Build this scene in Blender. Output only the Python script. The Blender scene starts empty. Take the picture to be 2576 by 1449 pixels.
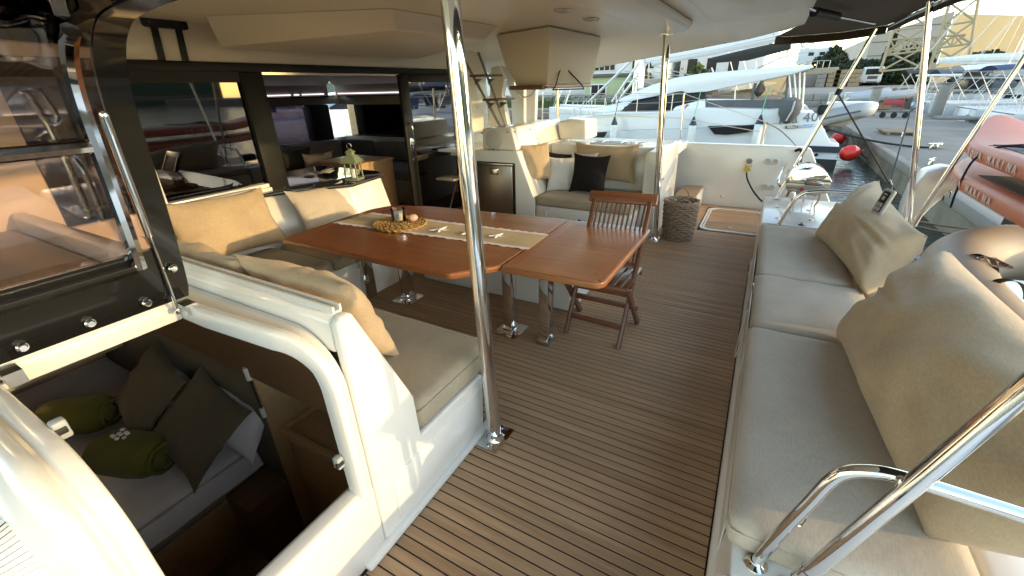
import bpy, bmesh, math, random
from mathutils import Vector, Matrix, noise
rad = math.radians
random.seed(11)
scn = bpy.context.scene
COL = scn.collection
V = Vector

# ---------------------------------------------------------------- camera
CR = V((0.873383, 0.486471, -0.023395)); CD = V((0.190498, -0.385429, -0.902859)); CF = V((-0.448232, 0.784086, -0.429299))          # camera right, down, forward
EYE = V((0.0, 0.0, 1.7))
FPX = 1067.0                                            # focal length for a 2576 px wide picture
cam_data = bpy.data.cameras.new('camera')
cam = bpy.data.objects.new('camera', cam_data); COL.objects.link(cam)
m = Matrix.Identity(4)
for i in range(3):
    m[i][0] = CR[i]; m[i][1] = -CD[i]; m[i][2] = -CF[i]; m[i][3] = EYE[i]
cam.matrix_world = m
cam_data.sensor_width = 36.0
cam_data.lens = FPX / 2576.0 * 36.0
cam_data.clip_start = 0.05
cam_data.clip_end = 3000
scn.camera = cam

# ---------------------------------------------------------------- sky, sun, exposure
SUN_DIR = V((0.995, 0.10, 0.0)).normalized()            # horizontal direction towards the sun
SUN_EL = rad(10.0)
sunv = V((SUN_DIR.x * math.cos(SUN_EL), SUN_DIR.y * math.cos(SUN_EL), math.sin(SUN_EL)))
w = bpy.data.worlds.new('World'); scn.world = w; w.use_nodes = True
nt = w.node_tree; nt.nodes.clear()
o_ = nt.nodes.new('ShaderNodeOutputWorld'); b_ = nt.nodes.new('ShaderNodeBackground'); s_ = nt.nodes.new('ShaderNodeTexSky')
s_.sky_type = 'NISHITA'; s_.sun_disc = False
s_.sun_elevation = SUN_EL
s_.sun_rotation = math.atan2(SUN_DIR.x, SUN_DIR.y)
s_.air_density = 1.0; s_.dust_density = 0.45; s_.ozone_density = 0.4
b_.inputs[1].default_value = 0.15
nt.links.new(s_.outputs[0], b_.inputs[0]); nt.links.new(b_.outputs[0], o_.inputs[0])
sl = bpy.data.lights.new('sun', 'SUN'); sl.energy = 0.50; sl.angle = rad(0.6); sl.color = (1.0, 0.70, 0.32)
so = bpy.data.objects.new('sun', sl); COL.objects.link(so)
so.rotation_euler = (-sunv).to_track_quat('-Z', 'Y').to_euler(); so.location = sunv * 60
vs = scn.view_settings
vs.view_transform = 'Standard'; vs.look = 'None'; vs.exposure = 2.7; vs.gamma = 1.0; vs.use_curve_mapping = False
cy = scn.cycles
cy.max_bounces = 10; cy.diffuse_bounces = 5; cy.glossy_bounces = 5; cy.transmission_bounces = 8; cy.transparent_max_bounces = 14
cy.caustics_reflective = False; cy.caustics_refractive = False; cy.sample_clamp_indirect = 6.0

# ---------------------------------------------------------------- measuring helpers (picture point + a known plane -> place in metres)
def ray(u, v): return CR * (u - 1288.0) + CD * (v - 724.5) + CF * FPX
def AX(u, v, x): d = ray(u, v); return EYE + d * ((x - EYE.x) / d.x)
def AY(u, v, y): d = ray(u, v); return EYE + d * ((y - EYE.y) / d.y)
def AZ(u, v, z): d = ray(u, v); return EYE + d * ((z - EYE.z) / d.z)
def AD(u, v, dep): return EYE + ray(u, v) * (dep / FPX)

# ---------------------------------------------------------------- materials
M = {}
def mat(name, col, rough=0.5, metal=0.0, coat=0.0, var=None, bump=None, spec=0.5, trans=0.0, ior=1.45, emis=None, sheen=0.0, col2=None, vscale=4.0, stretch=None, wave=None):
    m = bpy.data.materials.new(name); m.use_nodes = True
    n = m.node_tree.nodes; l = m.node_tree.links; b = n['Principled BSDF']
    b.inputs['Base Color'].default_value = (*col, 1); b.inputs['Roughness'].default_value = rough
    b.inputs['Metallic'].default_value = metal; b.inputs['Coat Weight'].default_value = coat
    b.inputs['Coat Roughness'].default_value = 0.08
    b.inputs['Specular IOR Level'].default_value = spec; b.inputs['IOR'].default_value = ior
    b.inputs['Transmission Weight'].default_value = trans; b.inputs['Sheen Weight'].default_value = sheen
    if emis: b.inputs['Emission Color'].default_value = (*emis[0], 1); b.inputs['Emission Strength'].default_value = emis[1]
    tc = n.new('ShaderNodeTexCoord'); mp = n.new('ShaderNodeMapping'); l.new(tc.outputs['Object'], mp.inputs[0])
    if stretch: mp.inputs['Scale'].default_value = stretch
    if var:                                           # (amount) blotchy colour variation towards col2
        nz = n.new('ShaderNodeTexNoise'); nz.inputs['Scale'].default_value = vscale; nz.inputs['Detail'].default_value = 6
        l.new(mp.outputs[0], nz.inputs['Vector'])
        mx = n.new('ShaderNodeMix'); mx.data_type = 'RGBA'
        c2 = col2 if col2 else tuple(c * 0.6 for c in col)
        mx.inputs[6].default_value = (*col, 1); mx.inputs[7].default_value = (*c2, 1)
        r = n.new('ShaderNodeMapRange'); r.inputs[1].default_value = 0.35; r.inputs[2].default_value = 0.75; r.inputs[4].default_value = var
        l.new(nz.outputs[0], r.inputs[0]); l.new(r.outputs[0], mx.inputs[0]); l.new(mx.outputs[2], b.inputs['Base Color'])
        r2 = n.new('ShaderNodeMapRange'); r2.inputs[3].default_value = rough * 0.85; r2.inputs[4].default_value = min(1, rough * 1.2)
        l.new(nz.outputs[0], r2.inputs[0]); l.new(r2.outputs[0], b.inputs['Roughness'])
    if bump:
        nb = n.new('ShaderNodeTexNoise'); nb.inputs['Scale'].default_value = bump[0]; nb.inputs['Detail'].default_value = 4
        l.new(mp.outputs[0], nb.inputs['Vector'])
        bp = n.new('ShaderNodeBump'); bp.inputs['Strength'].default_value = bump[1]; bp.inputs['Distance'].default_value = bump[2] if len(bump) > 2 else 0.01
        l.new(nb.outputs[0], bp.inputs['Height']); l.new(bp.outputs[0], b.inputs['Normal'])
    M[name] = m
    return m
def fabric(name, col, col2, weave=900.0):
    """woven cloth: fine two-way thread relief, soft wrinkles and slight fading"""
    m = bpy.data.materials.new(name); m.use_nodes = True
    n = m.node_tree.nodes; l = m.node_tree.links; b = n['Principled BSDF']
    b.inputs['Roughness'].default_value = 0.9; b.inputs['Sheen Weight'].default_value = 0.0 if max(col) < .05 else 0.12; b.inputs['Specular IOR Level'].default_value = 0.2
    tc = n.new('ShaderNodeTexCoord')
    nz = n.new('ShaderNodeTexNoise'); nz.inputs['Scale'].default_value = 5; nz.inputs['Detail'].default_value = 5
    l.new(tc.outputs['Object'], nz.inputs['Vector'])
    n2 = n.new('ShaderNodeTexNoise'); n2.inputs['Scale'].default_value = 260; n2.inputs['Detail'].default_value = 2
    mp = n.new('ShaderNodeMapping'); mp.inputs['Scale'].default_value = (1.0, 0.18, 0.5); l.new(tc.outputs['Object'], mp.inputs[0]); l.new(mp.outputs[0], n2.inputs['Vector'])
    ad = n.new('ShaderNodeMath'); ad.operation = 'ADD'; l.new(nz.outputs[0], ad.inputs[0]); l.new(n2.outputs[0], ad.inputs[1])
    r = n.new('ShaderNodeMapRange'); r.inputs[1].default_value = 0.75; r.inputs[2].default_value = 1.3; l.new(ad.outputs[0], r.inputs[0])
    mx = n.new('ShaderNodeMix'); mx.data_type = 'RGBA'; mx.inputs[6].default_value = (*col, 1); mx.inputs[7].default_value = (*col2, 1)
    l.new(r.outputs[0], mx.inputs[0]); l.new(mx.outputs[2], b.inputs['Base Color'])
    n3 = n.new('ShaderNodeTexNoise'); n3.inputs['Scale'].default_value = 14; n3.inputs['Detail'].default_value = 3; l.new(tc.outputs['Object'], n3.inputs['Vector'])
    b1 = n.new('ShaderNodeBump'); b1.inputs['Strength'].default_value = 0.25; b1.inputs['Distance'].default_value = 0.012; l.new(n3.outputs[0], b1.inputs['Height'])
    b2 = n.new('ShaderNodeBump'); b2.inputs['Strength'].default_value = 0.25; b2.inputs['Distance'].default_value = 0.002; l.new(n2.outputs[0], b2.inputs['Height']); l.new(b1.outputs[0], b2.inputs['Normal'])
    l.new(b2.outputs[0], b.inputs['Normal'])
    M[name] = m; return m
def wood(name, c1, c2, c3, axis='x', rough=0.5, coat=0.0, scale=1.0, strength=1.0, perobj=0.0, coatbump=0.0):
    """plank grain running along one axis, per-object tint"""
    m = bpy.data.materials.new(name); m.use_nodes = True
    n = m.node_tree.nodes; l = m.node_tree.links; b = n['Principled BSDF']
    b.inputs['Roughness'].default_value = rough; b.inputs['Coat Weight'].default_value = coat; b.inputs['Coat Roughness'].default_value = 0.07
    tc = n.new('ShaderNodeTexCoord'); ge = n.new('ShaderNodeNewGeometry'); oi = n.new('ShaderNodeObjectInfo')
    off = n.new('ShaderNodeVectorMath'); off.operation = 'SCALE'
    cmb = n.new('ShaderNodeCombineXYZ'); l.new(oi.outputs['Random'], cmb.inputs[0]); l.new(oi.outputs['Random'], cmb.inputs[2])
    l.new(cmb.outputs[0], off.inputs[0]); off.inputs[3].default_value = 37.0
    add = n.new('ShaderNodeVectorMath'); l.new(ge.outputs['Position'], add.inputs[0]); l.new(off.outputs[0], add.inputs[1])
    mp = n.new('ShaderNodeMapping'); l.new(add.outputs[0], mp.inputs[0])
    s = {'x': (1.2, 22, 22), 'y': (22, 1.2, 22), 'z': (22, 22, 1.2)}[axis]
    mp.inputs['Scale'].default_value = tuple(a * scale for a in s)
    n1 = n.new('ShaderNodeTexNoise'); n1.inputs['Scale'].default_value = 1.0; n1.inputs['Detail'].default_value = 8; n1.inputs['Roughness'].default_value = 0.65; n1.inputs['Distortion'].default_value = 0.6
    l.new(mp.outputs[0], n1.inputs['Vector'])
    n2 = n.new('ShaderNodeTexNoise'); n2.inputs['Scale'].default_value = 1.6; n2.inputs['Detail'].default_value = 4; l.new(ge.outputs['Position'], n2.inputs['Vector'])
    cr = n.new('ShaderNodeValToRGB'); cr.color_ramp.elements[0].position = 0.3; cr.color_ramp.elements[0].color = (*c1, 1)
    cr.color_ramp.elements[1].position = 0.72; cr.color_ramp.elements[1].color = (*c2, 1)
    l.new(n1.outputs[0], cr.inputs[0])
    mx = n.new('ShaderNodeMix'); mx.data_type = 'RGBA'; mx.inputs[7].default_value = (*c3, 1)
    r = n.new('ShaderNodeMapRange'); r.inputs[1].default_value = 0.42; r.inputs[2].default_value = 0.72; r.inputs[4].default_value = 0.75
    l.new(n2.outputs[0], r.inputs[0]); l.new(r.outputs[0], mx.inputs[0]); l.new(cr.outputs[0], mx.inputs[6])
    hs = n.new('ShaderNodeHueSaturation'); l.new(mx.outputs[2], hs.inputs['Color'])
    r2 = n.new('ShaderNodeMapRange'); r2.inputs[3].default_value = 1.0 - perobj; r2.inputs[4].default_value = 1.0 + perobj
    l.new(oi.outputs['Random'], r2.inputs[0]); l.new(r2.outputs[0], hs.inputs['Value'])
    l.new(hs.outputs[0], b.inputs['Base Color'])
    bp = n.new('ShaderNodeBump'); bp.inputs['Strength'].default_value = 0.25 * strength; bp.inputs['Distance'].default_value = 0.003
    l.new(n1.outputs[0], bp.inputs['Height']); l.new(bp.outputs[0], b.inputs['Normal'])
    if coatbump:
        n4 = n.new('ShaderNodeTexNoise'); n4.inputs['Scale'].default_value = 26; n4.inputs['Detail'].default_value = 3
        mp4 = n.new('ShaderNodeMapping'); mp4.inputs['Scale'].default_value = (0.35, 1, 1); l.new(ge.outputs['Position'], mp4.inputs[0]); l.new(mp4.outputs[0], n4.inputs['Vector'])
        b4 = n.new('ShaderNodeBump'); b4.inputs['Strength'].default_value = coatbump; b4.inputs['Distance'].default_value = 0.004
        l.new(n4.outputs[0], b4.inputs['Height']); l.new(b4.outputs[0], b.inputs['Coat Normal'])
    M[name] = m; return m
def tint_glass(name, col, rough=0.02, mixf=0.1):
    """thin tinted acrylic: coloured see-through plus a mirror coat that follows the viewing angle"""
    m = bpy.data.materials.new(name); m.use_nodes = True
    n = m.node_tree.nodes; l = m.node_tree.links; n.clear()
    o = n.new('ShaderNodeOutputMaterial'); t = n.new('ShaderNodeBsdfTransparent'); g = n.new('ShaderNodeBsdfGlossy')
    t.inputs[0].default_value = (*col, 1); g.inputs['Roughness'].default_value = rough; g.inputs['Color'].default_value = (0.95, 0.9, 0.9, 1)
    f = n.new('ShaderNodeFresnel'); f.inputs['IOR'].default_value = 1.5
    a = n.new('ShaderNodeMath'); a.operation = 'ADD'; a.inputs[1].default_value = mixf; a.use_clamp = True; l.new(f.outputs[0], a.inputs[0])
    mx = n.new('ShaderNodeMixShader'); l.new(a.outputs[0], mx.inputs[0]); l.new(t.outputs[0], mx.inputs[1]); l.new(g.outputs[0], mx.inputs[2])
    l.new(mx.outputs[0], o.inputs[0]); M[name] = m; return m

mat('gelcoat', (0.74, 0.71, 0.65), 0.22, coat=0.35, var=0.10, col2=(0.66, 0.63, 0.57), vscale=2.2, bump=(3.0, 0.05, 0.01))
mat('gelcoat_warm', (0.80, 0.74, 0.61), 0.35, coat=0.1, var=0.12, col2=(0.72, 0.66, 0.53), vscale=1.6, bump=(5.0, 0.05, 0.01))
mat('nonskid', (0.74, 0.74, 0.72), 0.55, var=0.12, vscale=9, bump=(180, 0.5, 0.004))
mat('hull_white', (0.64, 0.65, 0.66), 0.25, coat=0.3, var=0.1, col2=(0.70, 0.70, 0.68), vscale=0.6)
mat('chrome', (0.78, 0.77, 0.75), 0.06, metal=1.0, var=0.15, col2=(0.66, 0.64, 0.60), vscale=6, bump=(2.2, 0.02, 0.02))
mat('chrome_dull', (0.62, 0.61, 0.58), 0.22, metal=1.0)
mat('brushed_steel', (0.34, 0.32, 0.28), 0.33, metal=1.0, bump=(8, 0.05), stretch=(60, 60, 1))
mat('black_frame', (0.012, 0.011, 0.009), 0.45, var=0.3, col2=(0.02, 0.018, 0.014), spec=0.3)
mat('black_gloss', (0.012, 0.012, 0.012), 0.12, coat=0.6)
mat('black_rubber', (0.015, 0.015, 0.015), 0.6)
mat('caulk', (0.010, 0.009, 0.008), 0.8)
mat('dark_counter', (0.035, 0.033, 0.026), 0.08, coat=0.7)
fabric('beige_cloth', (0.525, 0.393, 0.248), (0.423, 0.315, 0.200))
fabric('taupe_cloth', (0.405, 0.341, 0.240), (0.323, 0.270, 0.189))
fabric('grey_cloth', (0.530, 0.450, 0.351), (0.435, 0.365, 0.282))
fabric('black_cloth', (0.012, 0.010, 0.010), (0.020, 0.016, 0.015))
fabric('white_cloth', (0.72, 0.70, 0.68), (0.62, 0.60, 0.58))
fabric('sheet_cloth', (0.84, 0.79, 0.77), (0.74, 0.69, 0.67))
fabric('olive_cloth', (0.150, 0.122, 0.078), (0.115, 0.094, 0.060))
fabric('salon_cloth', (0.16, 0.15, 0.125), (0.12, 0.112, 0.095))
fabric('dark_green_cloth', (0.022, 0.024, 0.018), (0.032, 0.034, 0.026))
fabric('towel_green', (0.13, 0.125, 0.024), (0.095, 0.092, 0.016))
fabric('bimini_cloth', (0.075, 0.058, 0.036), (0.060, 0.046, 0.029))
fabric('bimini_trim', (0.30, 0.26, 0.20), (0.25, 0.21, 0.16))
fabric('burlap', (0.50, 0.36, 0.17), (0.38, 0.26, 0.11))
fabric('lace', (0.72, 0.64, 0.62), (0.60, 0.52, 0.50))
wood('teak_deck', (0.270, 0.150, 0.072), (0.510, 0.320, 0.170), (0.345, 0.225, 0.128), 'x', rough=0.62, perobj=0.07)
wood('varnish_x', (0.165, 0.050, 0.011), (0.380, 0.140, 0.034), (0.270, 0.088, 0.020), 'x', rough=0.35, coat=0.85, scale=0.8, strength=0.4, coatbump=0.16)
wood('varnish_y', (0.19, 0.052, 0.011), (0.37, 0.125, 0.030), (0.27, 0.080, 0.018), 'y', rough=0.35, coat=0.8, scale=0.8, strength=0.4, coatbump=0.12)
wood('leaf_x', (0.200, 0.070, 0.020), (0.360, 0.150, 0.050), (0.270, 0.100, 0.030), 'x', rough=0.38, coat=0.55, scale=1.1, strength=0.6, coatbump=0.10)
wood('chair_wood', (0.075, 0.026, 0.012), (0.170, 0.070, 0.032), (0.11, 0.04, 0.018), 'z', rough=0.42, coat=0.3, perobj=0.1)
wood('chair_wood_x', (0.10, 0.032, 0.012), (0.21, 0.080, 0.032), (0.14, 0.05, 0.02), 'x', rough=0.40, coat=0.35, perobj=0.08)
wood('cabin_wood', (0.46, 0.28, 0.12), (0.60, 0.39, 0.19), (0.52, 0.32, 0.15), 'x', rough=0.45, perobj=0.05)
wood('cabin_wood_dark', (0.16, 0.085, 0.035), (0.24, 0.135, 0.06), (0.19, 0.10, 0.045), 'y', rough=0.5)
wood('flap_wood', (0.26, 0.10, 0.03), (0.45, 0.22, 0.09), (0.36, 0.15, 0.05), 'x', rough=0.4, coat=0.3)
mat('wicker', (0.33, 0.235, 0.155), 0.75, var=0.7, col2=(0.16, 0.11, 0.075), vscale=40)
mat('seagrass', (0.42, 0.25, 0.08), 0.7, var=0.6, col2=(0.24, 0.13, 0.04), vscale=60)
mat('candle_wax', (0.80, 0.76, 0.68), 0.5)
mat('urchin', (0.62, 0.33, 0.22), 0.6, var=0.6, col2=(0.72, 0.55, 0.45), vscale=30)
mat('starfish', (0.78, 0.76, 0.70), 0.7, bump=(60, 0.3))
mat('clear_glass', (1, 1, 1), 0.02, trans=1.0, ior=1.45)
mat('salon_trim', (0.38, 0.32, 0.24), 0.5, var=0.2)
mat('salon_white', (0.40, 0.38, 0.35), 0.5)
mat('led_strip', (1, 0.9, 0.95), 0.4, emis=((1.0, 0.86, 0.95), 0.30))
mat('speaker_grille', (0.52, 0.50, 0.46), 0.6, bump=(300, 0.4))
mat('mint_metal', (0.22, 0.26, 0.17), 0.45, var=0.3)
mat('yellow_plastic', (0.62, 0.40, 0.03), 0.4)
mat('orange_pvc', (0.60, 0.185, 0.095), 0.42, var=0.3, col2=(0.60, 0.19, 0.10), vscale=2.5, bump=(90, 0.08, 0.003))
mat('orange_side', (0.72, 0.20, 0.10), 0.40, var=0.25, vscale=3)
mat('print_white', (0.74, 0.66, 0.60), 0.5)
mat('print_black', (0.02, 0.02, 0.022), 0.5)
mat('print_grey', (0.17, 0.18, 0.20), 0.5)
mat('print_blue', (0.13, 0.36, 0.68), 0.5)
mat('print_red', (0.45, 0.05, 0.06), 0.5)
mat('deck_pad', (0.10, 0.10, 0.11), 0.8)
mat('dinghy_beige', (0.47, 0.39, 0.30), 0.55, var=0.3, col2=(0.40, 0.31, 0.24), vscale=3, bump=(8, 0.1))
mat('dinghy_grey', (0.36, 0.37, 0.38), 0.5, var=0.25, vscale=2)
mat('dinghy_stripe', (0.10, 0.12, 0.16), 0.5)
mat('remote_grey', (0.36, 0.37, 0.36), 0.5)
mat('buoy_red', (0.75, 0.035, 0.022), 0.3, coat=0.2, var=0.2)
mat('fender_white', (0.62, 0.63, 0.60), 0.5, var=0.35, vscale=6)
mat('rope_black', (0.012, 0.012, 0.014), 0.8)
mat('rope_white', (0.62, 0.58, 0.50), 0.8)
mat('rope_green', (0.10, 0.42, 0.20), 0.7)
mat('rope_pink', (0.50, 0.25, 0.22), 0.7)
mat('concrete', (0.20, 0.178, 0.150), 0.85, var=0.55, col2=(0.14, 0.122, 0.100), vscale=0.8, bump=(20, 0.3))
mat('quay_wall', (0.20, 0.17, 0.12), 0.85, var=0.9, col2=(0.045, 0.040, 0.028), vscale=0.9, bump=(6, 0.6, 0.05))
mat('stone', (0.27, 0.25, 0.22), 0.9, var=0.6, vscale=1.5, bump=(12, 0.5))
mat('boot_black', (0.012, 0.014, 0.018), 0.35, coat=0.2)
mat('navy', (0.012, 0.018, 0.04), 0.4)
mat('canvas_blue', (0.03, 0.05, 0.12), 0.85, var=0.3)
mat('canvas_grey', (0.09, 0.095, 0.10), 0.85, var=0.3)
mat('canvas_dark', (0.025, 0.024, 0.022), 0.85)
mat('mast_alu', (0.58, 0.56, 0.52), 0.35, metal=0.6)
mat('wire', (0.50, 0.48, 0.44), 0.35, metal=0.7)
mat('building_white', (0.62, 0.62, 0.60), 0.8, var=0.2, vscale=0.3)
mat('building_green', (0.33, 0.38, 0.22), 0.8)
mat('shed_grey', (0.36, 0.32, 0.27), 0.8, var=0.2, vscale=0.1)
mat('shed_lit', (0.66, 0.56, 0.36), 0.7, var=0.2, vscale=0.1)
mat('roof_dark', (0.10, 0.09, 0.08), 0.8)
mat('window_dark', (0.012, 0.012, 0.015), 0.25, spec=0.25)
mat('shutter', (0.16, 0.17, 0.17), 0.6)
mat('leaf_dark', (0.022, 0.036, 0.014), 0.7, var=0.6, col2=(0.040, 0.056, 0.022), vscale=1.2)
mat('leaf_mid', (0.060, 0.085, 0.028), 0.7, var=0.6, col2=(0.10, 0.12, 0.04), vscale=1.2)
mat('hedge', (0.05, 0.085, 0.022), 0.8, var=0.5, vscale=2)
mat('bark', (0.09, 0.065, 0.045), 0.9, bump=(20, 0.6))
mat('crane_steel', (0.34, 0.28, 0.17), 0.6, var=0.5, col2=(0.27, 0.20, 0.15), vscale=0.5)
mat('crane_pale', (0.50, 0.52, 0.52), 0.6)
mat('truck_white', (0.62, 0.64, 0.66), 0.35, coat=0.3)
mat('tyre', (0.018, 0.018, 0.018), 0.8)
mat('rust_red', (0.36, 0.05, 0.05), 0.6, var=0.4)
mat('pallet', (0.30, 0.22, 0.13), 0.85, var=0.5)
mat('hill', (0.05, 0.065, 0.035), 0.9, var=0.6, vscale=0.15)
tint_glass('smoke_hood', (0.78, 0.66, 0.61), mixf=0.05)
tint_glass('tint_window', (0.075, 0.058, 0.052), mixf=0.04)
tint_glass('tint_door', (0.30, 0.21, 0.21), mixf=0.20)
tint_glass('salon_window', (0.30, 0.28, 0.34), mixf=0.04)
tint_glass('tumbler_glass', (0.96, 0.96, 0.95), mixf=0.03)
tint_glass('clear_vinyl', (0.82, 0.80, 0.76), mixf=0.06)
def water_mat():
    m = bpy.data.materials.new('sea_water'); m.use_nodes = True
    n = m.node_tree.nodes; l = m.node_tree.links; b = n['Principled BSDF']
    b.inputs['Base Color'].default_value = (0.010, 0.018, 0.016, 1); b.inputs['Roughness'].default_value = 0.04; b.inputs['IOR'].default_value = 1.33
    g = n.new('ShaderNodeNewGeometry'); mp = n.new('ShaderNodeMapping'); mp.inputs['Scale'].default_value = (0.75, 1.5, 1); mp.inputs['Rotation'].default_value = (0, 0, 0.35)
    l.new(g.outputs['Position'], mp.inputs[0])
    a = n.new('ShaderNodeTexNoise'); a.inputs['Scale'].default_value = 2.6; a.inputs['Detail'].default_value = 4; a.inputs['Roughness'].default_value = 0.55; a.inputs['Distortion'].default_value = 0.8
    l.new(mp.outputs[0], a.inputs['Vector'])
    bp = n.new('ShaderNodeBump'); bp.inputs['Strength'].default_value = 0.55; bp.inputs['Distance'].default_value = 0.10
    l.new(a.outputs[0], bp.inputs['Height']); l.new(bp.outputs[0], b.inputs['Normal']); M['sea_water'] = m
water_mat()

# ---------------------------------------------------------------- mesh building
class B:
    def __init__(s): s.bm = bmesh.new()
    def bx(s, x0, x1, y0, y1, z0, z1):
        vs = [s.bm.verts.new((x, y, z)) for x in (x0, x1) for y in (y0, y1) for z in (z0, z1)]
        for f in ((0,1,3,2),(4,6,7,5),(0,4,5,1),(2,3,7,6),(0,2,6,4),(1,5,7,3)): s.bm.faces.new([vs[i] for i in f])
        return s
    def obox(s, c, size, rot=None):
        """box with centre c, size, rotation matrix"""
        r = rot if rot is not None else Matrix.Identity(3)
        vs = [s.bm.verts.new(V(c) + r @ V((x*size[0]/2, y*size[1]/2, z*size[2]/2))) for x in (-1,1) for y in (-1,1) for z in (-1,1)]
        for f in ((0,1,3,2),(4,6,7,5),(0,4,5,1),(2,3,7,6),(0,2,6,4),(1,5,7,3)): s.bm.faces.new([vs[i] for i in f])
        return s
    def bar(s, a, b, w, h, up=(0,0,1)):
        """rectangular bar from a to b"""
        a = V(a); b = V(b); d = (b - a); L = d.length; d.normalize(); u = V(up)
        if abs(d.dot(u)) > 0.99: u = V((1,0,0))
        x = u.cross(d).normalized(); y = d.cross(x)
        r = Matrix((x, y, d)).transposed()
        return s.obox((a+b)/2, (w, h, L), r)
    def tube(s, pts, r, n=10, caps=True, closed=False):
        pts = [V(p) for p in pts]; k = len(pts); rs = r if isinstance(r, (list, tuple)) else [r]*k
        rings = []; prev = None
        for i, p in enumerate(pts):
            if closed: t = (pts[(i+1) % k] - pts[i-1])
            else: t = (pts[min(i+1, k-1)] - pts[max(i-1, 0)])
            t.normalize()
            if prev is None:
                u = V((0,0,1)) if abs(t.z) < 0.9 else V((1,0,0)); x = t.cross(u).normalized()
            else:
                x = prev - t * prev.dot(t); x.normalize()
            prev = x; y = t.cross(x)
            rings.append([s.bm.verts.new(p + x*(rs[i]*math.cos(2*math.pi*j/n)) + y*(rs[i]*math.sin(2*math.pi*j/n))) for j in range(n)])
        m = k if closed else k-1
        for i in range(m):
            A = rings[i]; Bn = rings[(i+1) % k]
            for j in range(n): s.bm.faces.new((A[j], A[(j+1)%n], Bn[(j+1)%n], Bn[j]))
        if caps and not closed:
            s.bm.faces.new(rings[0][::-1]); s.bm.faces.new(rings[-1])
        return s
    def prism(s, poly, axis, a, b):
        """2-D polygon swept along an axis: axis x -> poly (y,z); y -> (x,z); z -> (x,y)"""
        def p3(q, t): return {'x': (t, q[0], q[1]), 'y': (q[0], t, q[1]), 'z': (q[0], q[1], t)}[axis]
        A = [s.bm.verts.new(p3(q, a)) for q in poly]; Bv = [s.bm.verts.new(p3(q, b)) for q in poly]
        n = len(poly)
        s.bm.faces.new(A); s.bm.faces.new(Bv[::-1])
        for i in range(n): s.bm.faces.new((A[i], Bv[i], Bv[(i+1)%n], A[(i+1)%n]))
        return s
    def strip(s, path, axis, a, b, th):
        """open 2-D path with thickness swept along an axis (sheet moulding)"""
        n = len(path); off = []
        for i in range(n):
            p0 = V(path[max(i-1,0)]); p1 = V(path[min(i+1,n-1)]); t = (p1-p0).normalized(); off.append(V((-t.y, t.x)))
        poly = [tuple(p) for p in path] + [tuple(V(path[i]) + off[i]*th) for i in range(n-1,-1,-1)]
        def p3(q, t): return {'x': (t, q[0], q[1]), 'y': (q[0], t, q[1]), 'z': (q[0], q[1], t)}[axis]
        A = [s.bm.verts.new(p3(q, a)) for q in poly]; Bv = [s.bm.verts.new(p3(q, b)) for q in poly]; m = len(poly)
        for i in range(m): s.bm.faces.new((A[i], Bv[i], Bv[(i+1)%m], A[(i+1)%m]))
        for i in range(n-1):
            j = m-1-i
            s.bm.faces.new((A[i], A[i+1], A[j-1], A[j])); s.bm.faces.new((Bv[i+1], Bv[i], Bv[j], Bv[j-1]))
        return s
    def sheet(s, pts, th, d=None):
        """flat polygon in space with thickness"""
        pts = [V(p) for p in pts]
        if d is None: d = (pts[1]-pts[0]).cross(pts[2]-pts[0]).normalized()
        A = [s.bm.verts.new(p) for p in pts]; Bv = [s.bm.verts.new(p - V(d)*th) for p in pts]; n = len(pts)
        s.bm.faces.new(A); s.bm.faces.new(Bv[::-1])
        for i in range(n): s.bm.faces.new((A[i], Bv[i], Bv[(i+1)%n], A[(i+1)%n]))
        return s
    def lathe(s, prof, c=(0,0,0), n=20, rot=None):
        c = V(c); r = rot if rot is not None else Matrix.Identity(3); rings = []
        for (q, z) in prof:
            if q < 1e-5: rings.append([s.bm.verts.new(c + r @ V((0,0,z)))])
            else: rings.append([s.bm.verts.new(c + r @ V((q*math.cos(2*math.pi*j/n), q*math.sin(2*math.pi*j/n), z))) for j in range(n)])
        for A, Bn in zip(rings, rings[1:]):
            for j in range(n):
                q = [A[j % len(A)], A[(j+1) % len(A)], Bn[(j+1) % len(Bn)], Bn[j % len(Bn)]]
                u = []
                for v_ in q:
                    if v_ not in u: u.append(v_)
                if len(u) > 2: s.bm.faces.new(u)
        return s
    def loft(s, rings, closed_ring=True, caps=True):
        R = [[s.bm.verts.new(p) for p in r] for r in rings]; n = len(R[0]); m = n if closed_ring else n-1
        for A, Bn in zip(R, R[1:]):
            for j in range(m): s.bm.faces.new((A[j], A[(j+1)%n], Bn[(j+1)%n], Bn[j]))
        if caps and closed_ring: s.bm.faces.new(R[0][::-1]); s.bm.faces.new(R[-1])
        return s
    def surf(s, fn, nu, nv):
        g = [[s.bm.verts.new(fn(i/nu, j/nv)) for j in range(nv+1)] for i in range(nu+1)]
        for i in range(nu):
            for j in range(nv): s.bm.faces.new((g[i][j], g[i+1][j], g[i+1][j+1], g[i][j+1]))
        return s
    def build(s, name, mt, parent=None, bevel=0.0, seg=2, smooth=True, ang=35, weld=0.0, sub=0):
        bm = s.bm
        if weld: bmesh.ops.remove_doubles(bm, verts=bm.verts, dist=weld)
        bmesh.ops.recalc_face_normals(bm, faces=bm.faces)
        if bevel:
            es = [e for e in bm.edges if len(e.link_faces) == 2 and e.calc_face_angle(0) > rad(28)]
            bmesh.ops.bevel(bm, geom=es, offset=bevel, segments=seg, profile=0.5, affect='EDGES', clamp_overlap=True)
        me = bpy.data.meshes.new(name); bm.to_mesh(me); bm.free()
        me.materials.append(M[mt] if isinstance(mt, str) else mt)
        if smooth: me.shade_smooth(); me.set_sharp_from_angle(angle=rad(ang))
        o = bpy.data.objects.new(name, me); COL.objects.link(o)
        if sub:
            md = o.modifiers.new('sub', 'SUBSURF'); md.levels = sub; md.render_levels = sub
        if parent: par(o, parent)
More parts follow.
